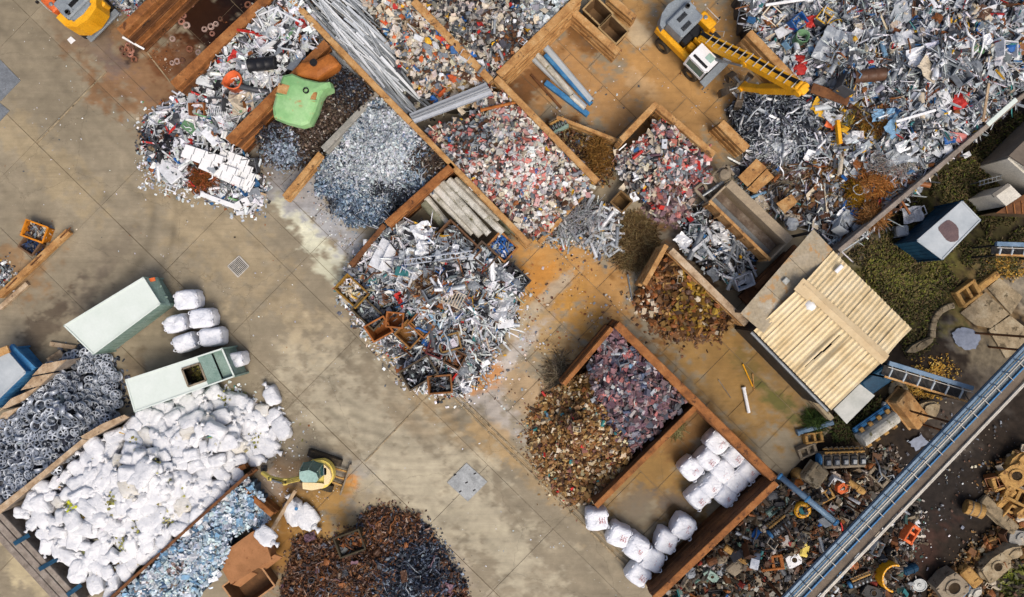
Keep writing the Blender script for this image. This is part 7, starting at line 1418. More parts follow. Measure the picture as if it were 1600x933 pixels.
# named single pieces
G_, C_, B_ = FH['great'], FH['central'], FH['white']
for a in ((B_, 368, 131, 'tub', 'orange', 32, .3, 'dented bright orange plastic tub in the white scrap'), (B_, 380, 162, 'rag', 'beige', 34, .2, 'crumpled brown beige cardboard below the orange tub'), (B_, 410, 100, 'drum', 'black', 40, .1, 'black drum with rusty end beside the tank wall'), (B_, 388, 50, 'bar', 'red', 32, -.1, 'bright red strip at the oily bay wall'), (B_, 471, 38, 'tub', 'red', 15, 0, 'small red bucket near the long thin wall'), (B_, 366, 87, 'rag', 'red', 15, 1, 'crumpled red bag above the orange tub'), (B_, 445, 42, 'frame', 'white', 46, -.5, 'large bent white window frame at the top of the white scrap'), (B_, 424, 30, 'frame', 'white', 34, .4, 'white frame leaning by the oily bay wall'),
          (B_, 264, 266, 'panel', 'white', 40, -.85, 'clean white board lying flat on the road edge'), (B_, 240, 224, 'bar', 'red', 22, -.1, 'short red bar at the road corner'), (B_, 280, 255, 'tube', 'blue', 20, -.8, 'blue tube beside the clean white board'), (B_, 300, 180, 'panel', 'white', 22, 1.2, 'white appliance door on the road side of the white scrap'), (B_, 295, 198, 'panel', 'green', 24, -.6, 'pale green board in the white scrap'), (B_, 330, 213, 'panel', 'white', 30, -.8, 'white board leaning near the tank wall end'), (B_, 340, 175, 'rack', 'white', 30, -.2, 'white wire rack near the brown cardboard'),
          (C_, 597, 398, 'panel', 'white', 46, 1.1, 'long white sheet at the wall end of the metal heap'), (C_, 612, 405, 'panel', 'white', 40, 1.15, 'second long white sheet beside the first on the metal heap'), (C_, 660, 362, 'rag', 'white', 30, .4, 'big white foil near the rusty wall end'), (C_, 650, 395, 'rag', 'pale grey', 26, .4, 'pale grey foil in the upper metal heap'), (C_, 780, 478, 'rag', 'white', 44, 1.2, 'big crumpled white foil on the yard side of the metal heap'), (C_, 705, 464, 'rack', 'beige', 40, -.45, 'rusty grid tray on the crest of the metal heap'), (C_, 582, 477, 'coil', 'pale grey', 22, 0, 'steel coil in the dark bin behind the rusty bins'), (C_, 718, 493, 'tube', 'blue', 16, .6, 'short bright blue tube on the metal heap'), (C_, 790, 506, 'panel', 'white', 26, .1, 'white board at the yard edge of the metal heap'), (C_, 628, 424, 'panel', 'teal', 20, -.1, 'teal strip on the upper metal heap'),
          (G_, 1410, 18, 'sheet', 'pale grey', 48, 1.4, 'long grey sheet standing at the crest of the great heap'), (G_, 1270, 34, 'rag', 'red', 20, .2, 'upper bright red bag on the great heap'), (G_, 1248, 92, 'lump', 'red', 18, 0, 'middle bright red bag by the arm on the great heap'), (G_, 1249, 108, 'lump', 'red', 20, 0, 'lower bright red bag by the arm on the great heap'), (G_, 1246, 35, 'casing', 'blue', 22, .7, 'bright blue crate on the great heap'), (G_, 1225, 48, 'panel', 'white', 24, .5, 'white panel beside the bright blue crate'), (G_, 1250, 60, 'tub', 'green', 22, .5, 'olive green drum by the blue crate'), (G_, 1357, 118, 'drum', 'brown', 44, .1, 'crushed brown red drum in the middle of the great heap'), (G_, 1357, 116, 'panel', 'red', 18, .5, 'red panel beside the crushed brown drum'), (G_, 1325, 130, 'frame', 'yellow', 34, 1.2, 'yellow tube frame on an olive box in the great heap'), (G_, 1325, 128, 'casing', 'dark grey', 34, 1.1, 'olive dark box under the yellow tube frame'), (G_, 1290, 24, 'frame', 'yellow', 26, .9, 'yellow steel trestle at the top of the great heap'), (G_, 1410, 60, 'panel', 'white', 30, .2, 'white square casing lid on the great heap crest'), (G_, 1507, 68, 'panel', 'white', 24, .1, 'white cabinet side near the green square panel'), (G_, 1530, 76, 'panel', 'green', 18, -.3, 'green square panel in the great heap'), (G_, 1550, 84, 'panel', 'beige', 26, 1.3, 'beige board beside the green square panel'), (G_, 1578, 74, 'lump', 'blue', 20, 0, 'dark blue lump by the picture edge of the great heap'), (G_, 1507, 156, 'rag', 'red', 34, .3, 'bright red torn sheet on the slope of the great heap'), (G_, 1560, 114, 'bar', 'yellow', 24, -1, 'bright yellow bar near the boundary wall'), (G_, 1496, 215, 'panel', 'pink', 28, -.1, 'pink red panel by the boundary wall'), (G_, 1483, 218, 'rag', 'blue', 16, .2, 'small blue bag by the boundary wall'), (G_, 1450, 110, 'sheet', 'beige', 34, -.7, 'beige bent door on the mid slope of the great heap'), (G_, 1380, 180, 'sheet', 'sky blue', 30, 0, 'bluish purple bonnet in the middle of the great heap'), (G_, 1400, 195, 'sheet', 'sky blue', 34, .9, 'big pale blue foil near the hollow of the great heap'), (G_, 1335, 325, 'frame', 'blue', 34, -.5, 'bright blue tube frame near the ball of tan wire'), (G_, 1340, 325, 'rag', 'blue', 22, .3, 'bright blue tarp piece inside the blue frame'), (G_, 1300, 190, 'sheet', 'orange', 20, 1.2, 'orange sheet beside the yellow beam'), (G_, 1335, 250, 'sheet', 'rusty', 30, -.8, 'rusty curved sheet below the yellow beam'), (G_, 1410, 240, 'sheet', 'pale grey', 44, .1, 'long pale roof sheet above the copper wire'), (G_, 1465, 235, 'panel', 'white', 28, -.6, 'white board by the boundary wall near the pink panel'), (G_, 1340, 210, 'panel', 'white', 18, 0, 'white square card beside the yellow beam'), (G_, 1300, 70, 'sheet', 'pale grey', 50, 1.1, 'long bent grey sheet below the blue crate'), (G_, 1320, 345, 'rag', 'pale grey', 30, .8, 'shiny silver foil ball near the shed'), (G_, 1237, 350, 'lump', 'pale grey', 20, 0, 'round grey bundle beside the tipper tail'), (G_, 1440, 85, 'sheet', 'white', 36, .3, 'wide white sheet on the crest of the great heap'), (G_, 1525, 25, 'sheet', 'beige', 44, -.7, 'wide beige tarp in the top corner of the great heap')):
    F, px, py, kd, cl, L, rz, lab = a; piece(F, px, py, kd, cl, L, rz, .12, lab, dz=.22+(.1 if kd in ('tub', 'drum', 'casing') else 0))
# ladder on the metal heap
R = empty('ladder', C_.at(690, 400, .3), 0, 'long aluminium ladder lying across the top of the metal heap', 'ladder')
za = float(C_.h([655], [408])[0])+.35; zb = float(C_.h([735], [392])[0])+.45
for s in (-4, 4): mb = MB(); mb.beam(W(632, 410+s, za), W(738, 396+s, zb), .06, .08); mb.build('rail', 'alu', R)
for k in range(14): mb = MB(); t = (k+.5)/14; mb.beam(W(632, 406, za).lerp(W(738, 392, zb), t), W(632, 414, za).lerp(W(738, 400, zb), t), .04, .04); mb.build('rung', 'alu', R)
# stack of long white panels
rows = ['uppermost', 'second', 'third', 'fourth', 'fifth', 'sixth', 'seventh', 'eighth', 'lowest']
PS = [((288, 231), (352, 252), 12), ((284, 239), (346, 262), 11), ((306, 246), (372, 270), 10), ((312, 257), (380, 286), 12), ((344, 238), (388, 255), 13), ((346, 250), (394, 268), 13), ((356, 262), (398, 279), 13), ((366, 274), (396, 290), 12), ((330, 268), (392, 296), 10)]
for k, (p, q, w) in enumerate(PS):
    z = 1.25-.07*k; mb = MB(); mb.beam(W(*p, z), W(*q, z-.12), w/S, .06, bev=.015); o = tag(mb.build('louvre_board', 'white'), 'long white louvre panel, '+rows[k]+' of the stack over the rusty cables', 'panel', 'long white louvre panels')
    d = W(*q, z-.12)-W(*p, z); n = Vector((-d.y, d.x, 0)).normalized()
    for t in (.25, .5, .75, .95): e = MB(); a = W(*p, z).lerp(W(*q, z-.12), t)+Vector((0, 0, .036)); e.beam(a-n*w/S*.45, a+n*w/S*.45, .03, .02); e.build('rib', 'steel', o)
piece(None, 375, 333, 'panel', 'white', 12, .1, 0, 'small white block beyond the white folding chair', z=.2)
R = empty('folding_chair', W(385, 318), .5, 'white tubular folding chair lying beyond the panel stack', 'chair')
lb(R, 'seat', 'white', lambda b: b.box((.1, 0, .35), (.4, .42, .04), rotm('Y', .3), .01))
lb(R, 'backrest', 'white', lambda b: b.box((-.35, 0, .42), (.36, .42, .03), rotm('Y', -.2), .01))
for s in (-1, 1): lb(R, 'leg', 'white', lambda b: b.tube([(-.6, s*.24, .04), (0, s*.24, .42), (.55, s*.24, .05)], .025, 6)); lb(R, 'leg', 'white', lambda b: b.tube([(-.45, s*.2, .46), (.1, s*.2, .36), (.5, s*.2, .3)], .02, 6))
# ---------------------------------------------------------------- conveyor gantry and blue pipes
def conveyor():
    Z = 4.6; P, Q = W(1198, 966, Z), W(1640, 504, Z); d = (Q-P).normalized(); n = Vector((d.y, -d.x, 0)); L = (Q-P).length   # n points to the belt side
    R = empty('conveyor_gantry', ((P+Q)/2).xy.to_3d(), 0, 'long raised conveyor with blue railed walkway crossing the dark earth', 'conveyor')
    at = lambda t, o, z=0: P+d*t+n*o+Vector((0, 0, z))
    N = 24
    for k in range(N):
        a, b = L*k/N, L*(k+1)/N-.03; mb = MB(); mb.beam(at(a, .3, 0), at(b, .3, 0), .5, .04)
        for j in range(4): mb.beam(at(a+(b-a)*(j+.5)/4, .06, .03), at(a+(b-a)*(j+.5)/4, .54, .03), .03, .02)
        mb.build('walkway_grate', 'mesh', R)
        if k % 1 == 0: mb = MB(); mb.beam(at(a, -.02, .14), at(a, .62, .16), .03, .04); mb.build('cross_bar', 'rail', R)
        mb = MB(); mb.beam(at(a, 0, 0), at(a, 0, .55), .04, .04, up=d); mb.build('rail_post', 'bluepale', R)
    for o, z, w, m, nm in ((.0, .56, .05, 'rail', 'hand_rail'), (.0, .28, .03, 'blue', 'knee_rail'), (-.03, -.1, .14, 'bluepale', 'side_beam'), (.2, .04, .03, 'rail', 'cable_tray'), (.57, .1, .06, 'blue', 'inner_rail'), (1.12, .12, .07, 'rail', 'outer_rail'), (1.26, .02, .06, 'rail', 'outer_beam')):
        mb = MB(); mb.beam(at(0, o, z), at(L, o, z), w, w*1.3); mb.build(nm, m, R)
    mb = MB(); mb.beam(at(0, .84, .02), at(L, .84, .02), .46, .05); mb.build('belt', 'belt', R)
    mb = MB(); mb.beam(at(0, .84, -.3), at(L, .84, -.3), .42, .04); mb.build('return_belt', 'black', R)
    for k in range(30): mb = MB(); mb.tube([at(L*(k+.5)/30, .6, -.1), at(L*(k+.5)/30, 1.08, -.1)], .06, 8); mb.build('roller', 'darksteel', R)
    for k in range(14):
        for o in (0, 1.2): mb = MB(); mb.beam(at(L*k/14, o, -.12), at(L*(k+1)/14, o, -.3 if k % 2 else -.31), .06, .06); mb.build('truss_bar', 'darksteel', R)
    for o in (0, 1.2): mb = MB(); mb.beam(at(0, o, -.32), at(L, o, -.32), .06, .06); mb.build('lower_chord', 'darksteel', R)
    for t in (.06, .36, .66, .95):
        for o in (0.02, 1.18): mb = MB(); a = at(L*t, o, -.3); mb.beam((a.x, a.y, -.1), a, .09, .09, up=d); mb.build('leg', 'rustdark', R)
conveyor()
R = empty('blue_duct', W(1262, 780), 0, 'blue steel duct running from the rusty wall corner to the conveyor', 'duct')
a, b = W(1216, 742, 2.7), W(1309, 819, 4.0); mb = MB(); mb.tube([a, b], .16, 14); mb.build('duct', 'bluepale', R, smooth=True)
for t in (.03, .5, .97): mb = MB(); p = a.lerp(b, t); mb.tube([p-(b-a).normalized()*.05, p+(b-a).normalized()*.05], .2, 14); mb.build('flange', 'blue', R)
for t in (.05, .9): mb = MB(); p = a.lerp(b, t); mb.beam((p.x, p.y, 0), p, .1, .1, up=(1, 0, 0)); mb.build('leg', 'darksteel', R)
def truss(p, q, z, label, w=.75, n=6):
    A, B = W(*p, z), W(*q, z); d = (B-A).normalized(); nn = Vector((d.y, -d.x, 0)); L = (B-A).length; R = empty('side_conveyor', ((A+B)/2).xy.to_3d(), 0, label, 'conveyor')
    mb = MB(); mb.beam(A, B, .24, .2, bev=.02); mb.build('upper_beam', 'bluepale', R)
    mb = MB(); mb.beam(A+nn*w, B+nn*w, .1, .1); mb.build('lower_rail', 'ochre', R)
    mb = MB(); mb.beam(A+nn*.22+Vector((0, 0, .1)), B+nn*.22+Vector((0, 0, .1)), .04, .05); mb.build('edge_rail', 'rail', R)
    mb = MB(); mb.beam(A+nn*w*.55-Vector((0, 0, .35)), B+nn*w*.55-Vector((0, 0, .35)), w*.7, .05); mb.build('belt', 'darksteel', R)
    for k in range(n): 
        c0 = A.lerp(B, (k+.3)/n); mb = MB(); mb.tube([c0+nn*.12, c0+nn*.3+Vector((0, 0, .12)), c0+nn*w], .05, 7); mb.build('strut', 'bluegrey', R)
        mb = MB(); mb.beam(c0+nn*.1-Vector((0, 0, .1)), A.lerp(B, (k+1.2)/n)+nn*w-Vector((0, 0, .1)), .04, .04); mb.build('brace', 'darksteel', R)
    for t in (.08, .92): 
        for o in (.05, w): mb = MB(); c0 = A.lerp(B, t)+nn*o; mb.beam((c0.x, c0.y, -.1), c0, .1, .1, up=d); mb.build('leg', 'darksteel', R)
truss((1388, 567), (1520, 607), 3.4, 'blue conveyor arm joining the shed to the long conveyor')
truss((1556, 381), (1650, 384), 2.4, 'short blue conveyor arm above yellow leaves at the right edge', .6, 5)
# ---------------------------------------------------------------- big castings and machine parts
def cast(px, py, w, l, h, rz, style, m, label, cat='casting', z=0.0, name='casting', tilt=(0, 0)):
    R = empty(name, W(px, py, z+h*.6)-Vector((0, 0, h*.6)), rz, label, cat); R.rotation_euler = (tilt[0], tilt[1], rz); R.scale = (.88 if px > 1495 else 1.0,)*3
    if style == 'frame':
        lb(R, 'frame_body', m, lambda b: ([b.box((0, s*w*.42, h/2), (l, w*.17, h), bev=.03) for s in (-1, 1)], [b.box((s*l*.42, 0, h/2), (l*.16, w*.68, h*.98), bev=.03) for s in (-1, 1)], b.box((l*.05, 0, h*.45), (l*.12, w*.68, h*.8))))
        for s in (-1, 1): lb(R, 'boss', m, lambda b: b.lathe([(w*.1, 0), (w*.1, h*1.06), (w*.05, h*1.06), (w*.05, h*.9), (0, h*.9)], 10, None, (s*l*.42, s*w*.42, 0)))
    elif style == 'block':
        lb(R, 'block_body', m, lambda b: b.box((0, 0, h/2), (l, w, h), bev=min(.08, h*.2)))
        lb(R, 'foot_flange', m, lambda b: b.box((0, 0, h*.08), (l*1.08, w*1.1, h*.14), bev=.02))
        lb(R, 'lug', m, lambda b: b.box((l*.3, w*.1, h), (l*.22, w*.4, h*.18), bev=.02))
    elif style == 'housing':
        lb(R, 'housing_body', m, lambda b: b.prism([(-l/2, -w*.4), (-l*.3, -w/2), (l*.35, -w/2), (l/2, -w*.2), (l*.45, w*.4), (l*.1, w/2), (-l*.4, w*.42)], 0, h))
        r = min(w, l)*.27; lb(R, 'bore', 'dirt', lambda b: b.lathe([(r*.8, h*1.02), (0, h*1.02)], 16, None, (l*.05, 0, 0)))
        lb(R, 'bore_ring', m, lambda b: b.lathe([(r, h*.9), (r*1.15, h*.9), (r*1.15, h*1.1), (r*.8, h*1.1), (r*.8, h*.95)], 16, None, (l*.05, 0, 0)))
        for a in range(4): lb(R, 'bolt_boss', m, lambda b: b.lathe([(w*.06, h), (w*.06, h*1.08), (0, h*1.08)], 8, None, (l*.38*(-1 if a % 2 else 1), w*.32*(-1 if a > 1 else 1), 0)))
    elif style == 'slab':
        k = 9; pts = [(l*.5*math.cos(2*PI*i/k)*rnd.uniform(.8, 1.15), w*.5*math.sin(2*PI*i/k)*rnd.uniform(.8, 1.15)) for i in range(k)]
        lb(R, 'slab_body', m, lambda b: b.prism(pts, 0, [h*rnd.uniform(.75, 1.05) for _ in range(k)])); lb(R, 'broken_edge', m, lambda b: b.prism([(p[0]*.6+l*.15, p[1]*.6) for p in pts], h*.8, h*1.12))
    elif style == 'disc':
        lb(R, 'disc_body', m, lambda b: b.lathe([(w*.1, 0), (w*.5, 0), (w*.5, h), (w*.44, h), (w*.4, h*.8), (w*.16, h*.8), (w*.14, h*1.2), (w*.09, h*1.2)], 26, None, (0, 0, 0), True)); lb(R, 'hub', 'steel', lambda b: b.lathe([(w*.09, h*.1), (w*.09, h*1.1), (w*.04, h*1.1), (w*.04, h*.6), (0, h*.6)], 12))
    elif style == 'ring':
        lb(R, 'ring_body', m, lambda b: b.lathe([(w*.24, 0), (w*.5, 0), (w*.5, h*.7), (w*.42, h), (w*.3, h), (w*.24, h*.8)], 26, None, (0, 0, 0), True))
        for k in range(6): a = k*PI/3; lb(R, 'bolt', 'castgrey', lambda b: b.lathe([(.04, h), (.04, h*1.06), (0, h*1.06)], 6, None, (w*.36*math.cos(a), w*.36*math.sin(a), 0)))
    elif style == 'roll':
        lb(R, 'roll_body', m, lambda b: b.lathe([(0, -l/2), (w*.36, -l/2), (w*.5, -l*.46), (w*.5, l*.46), (w*.42, l/2), (w*.28, l/2), (w*.26, l*.46), (w*.2, l*.46), (w*.18, l*.52), (w*.1, l*.52), (w*.1, l*.3), (0, l*.3)], 20, rotm('Y', PI/2-.35), (0, 0, w*.55)))
        lb(R, 'band', 'castgrey', lambda b: [b.lathe([(w*.5, s*l*.2-.03), (w*.52, s*l*.2-.03), (w*.52, s*l*.2+.03), (w*.5, s*l*.2+.03)], 20, rotm('Y', PI/2-.35), (0, 0, w*.55), True) for s in (-1, 1)])
    elif style == 'cyl':
        lb(R, 'cylinder_body', m, lambda b: b.lathe([(0, -l/2), (w*.3, -l/2), (w*.42, -l*.42), (w*.5, -l*.4), (w*.5, l*.4), (w*.42, l*.42), (w*.36, l/2), (w*.22, l/2), (w*.2, l*.4), (0, l*.4)], 14, rotm('Y', PI/2), (0, 0, w*.5)))
        lb(R, 'flange', m, lambda b: b.lathe([(w*.4, l*.1), (w*.6, l*.1), (w*.6, l*.16), (w*.4, l*.16)], 14, rotm('Y', PI/2), (0, 0, w*.5), True))
    elif style == 'dome':
        lb(R, 'dome_body', m, lambda b: b.lathe([(w*.48, 0), (w*.5, h*.3), (w*.42, h*.7), (w*.24, h*.94), (0, h)], 18), True); lb(R, 'rim', m, lambda b: b.lathe([(w*.5, 0), (w*.54, 0), (w*.54, h*.1), (w*.5, h*.1)], 18, None, (0, 0, 0), True))
    elif style == 'engine':
        lb(R, 'engine_block', m, lambda b: (b.box((0, -w*.1, h*.4), (l, w*.7, h*.8), bev=.04), b.box((0, -w*.42, h*.35), (l*.98, w*.16, h*.5), bev=.03)))
        lb(R, 'cylinder_head', 'darksteel', lambda b: [b.box((-l*.4+l*.2*k, -w*.05, h*.86), (l*.15, w*.5, h*.16), bev=.02) for k in range(5)])
        for k in range(5): lb(R, 'rocker_cover', 'steel', lambda b: b.box((-l*.4+l*.2*k, -w*.1, h*.98), (l*.1, w*.24, h*.12), bev=.03))
        lb(R, 'manifold', 'cast', lambda b: (b.tube([(-l*.46, w*.36, h*.8), (l*.46, w*.36, h*.8)], .06, 8), *[b.tube([(-l*.4+l*.1*k, w*.36, h*.8), (-l*.4+l*.1*k, w*.22, h*.7)], .045, 6) for k in range(9)], b.tube([(-l*.46, w*.48, h*.6), (l*.46, w*.48, h*.62)], .045, 8)))
        lb(R, 'end_cover', 'blue', lambda b: b.lathe([(w*.3, 0), (w*.3, .1), (w*.2, .16), (0, .16)], 16, rotm('Y', -PI/2), (-l/2-.01, -.05, h*.45)))
        for k in range(8): lb(R, 'injector_pipe', 'castgrey', lambda b: b.tube([(-l*.42+l*.12*k, w*.5, h*.5), (-l*.42+l*.12*k+.05, w*.62, h*.75), (-l*.42+l*.12*k+.1, w*.5, h*.9)], .025, 5))
    elif style == 'cover':
        lb(R, 'cover_body', m, lambda b: (b.lathe([(w*.32, -l/2), (w*.34, -l*.48), (w*.34, l*.48), (w*.32, l/2)], 16, rotm('Y', PI/2), (0, -w*.1, h*.5)), b.box((0, -w*.1, h*.25), (l*.98, w*.62, h*.5))))
        lb(R, 'rail', 'blue', lambda b: (b.box((0, w*.36, h*.5), (l, w*.14, h*.3)), b.tube([(-l/2, w*.48, h*.6), (l/2, w*.48, h*.6)], .05, 8)))
        for k in range(4):
            lb(R, 'lug', 'cast', lambda b: b.box((-l*.37+l*.25*k, w*.28, h*.72), (l*.1, w*.2, h*.2), bev=.02)); lb(R, 'foot', 'cast', lambda b: b.box((-l*.37+l*.25*k, -w*.5, h*.2), (l*.12, w*.2, h*.36), bev=.02))
    elif style == 'grid':
        lb(R, 'plate_frame', m, lambda b: ([b.box((0, s*w*.48, h/2), (l, w*.06, h)) for s in (-1, 1)], [b.box((s*l*.48, 0, h/2), (l*.04, w*.9, h*.98)) for s in (-1, 1)]))
        for k in range(8): lb(R, 'grid_bar', m, lambda b: b.box((-l*.42+l*.12*k, 0, h*.6), (l*.045, w*.9, h*.6)))
        for k in range(5): lb(R, 'grid_bar', m, lambda b: b.box((0, -w*.36+w*.18*k, h*.59), (l*.92, w*.07, h*.58)))
        lb(R, 'back_plate', 'dirt', lambda b: b.box((0, 0, h*.15), (l*.9, w*.9, h*.1)))
    elif style == 'halfring':
        def hr(b):
            k = 12; r0, r1 = w*.5, w*.44
            for i in range(k):
                a0, a1 = .9+i*PI*1.05/k, .9+(i+1)*PI*1.05/k; b.prism([(r0*math.cos(a0), r0*math.sin(a0)), (r0*math.cos(a1), r0*math.sin(a1)), (r1*math.cos(a1), r1*math.sin(a1)), (r1*math.cos(a0), r1*math.sin(a0))], 0, h)
        lb(R, 'curved_plate', m, hr); lb(R, 'rim', 'cream', lambda b: [b.lathe([(0.03, h), (.03, h+.02), (0, h+.02)], 5, None, (w*.47*math.cos(.9+i*.28), w*.47*math.sin(.9+i*.28), 0)) for i in range(12)])
    elif style == 'gear':
        lb(R, 'gear_body', m, lambda b: b.lathe([(w*.2, 0), (w*.44, 0), (w*.44, h), (w*.2, h)], 24, None, (0, 0, 0), True))
        for k in range(18): a = k*PI/9; lb(R, 'tooth', m, lambda b: b.box((w*.47*math.cos(a), w*.47*math.sin(a), h/2), (w*.08, w*.06, h*.96), rotm('Z', a)))
    return R
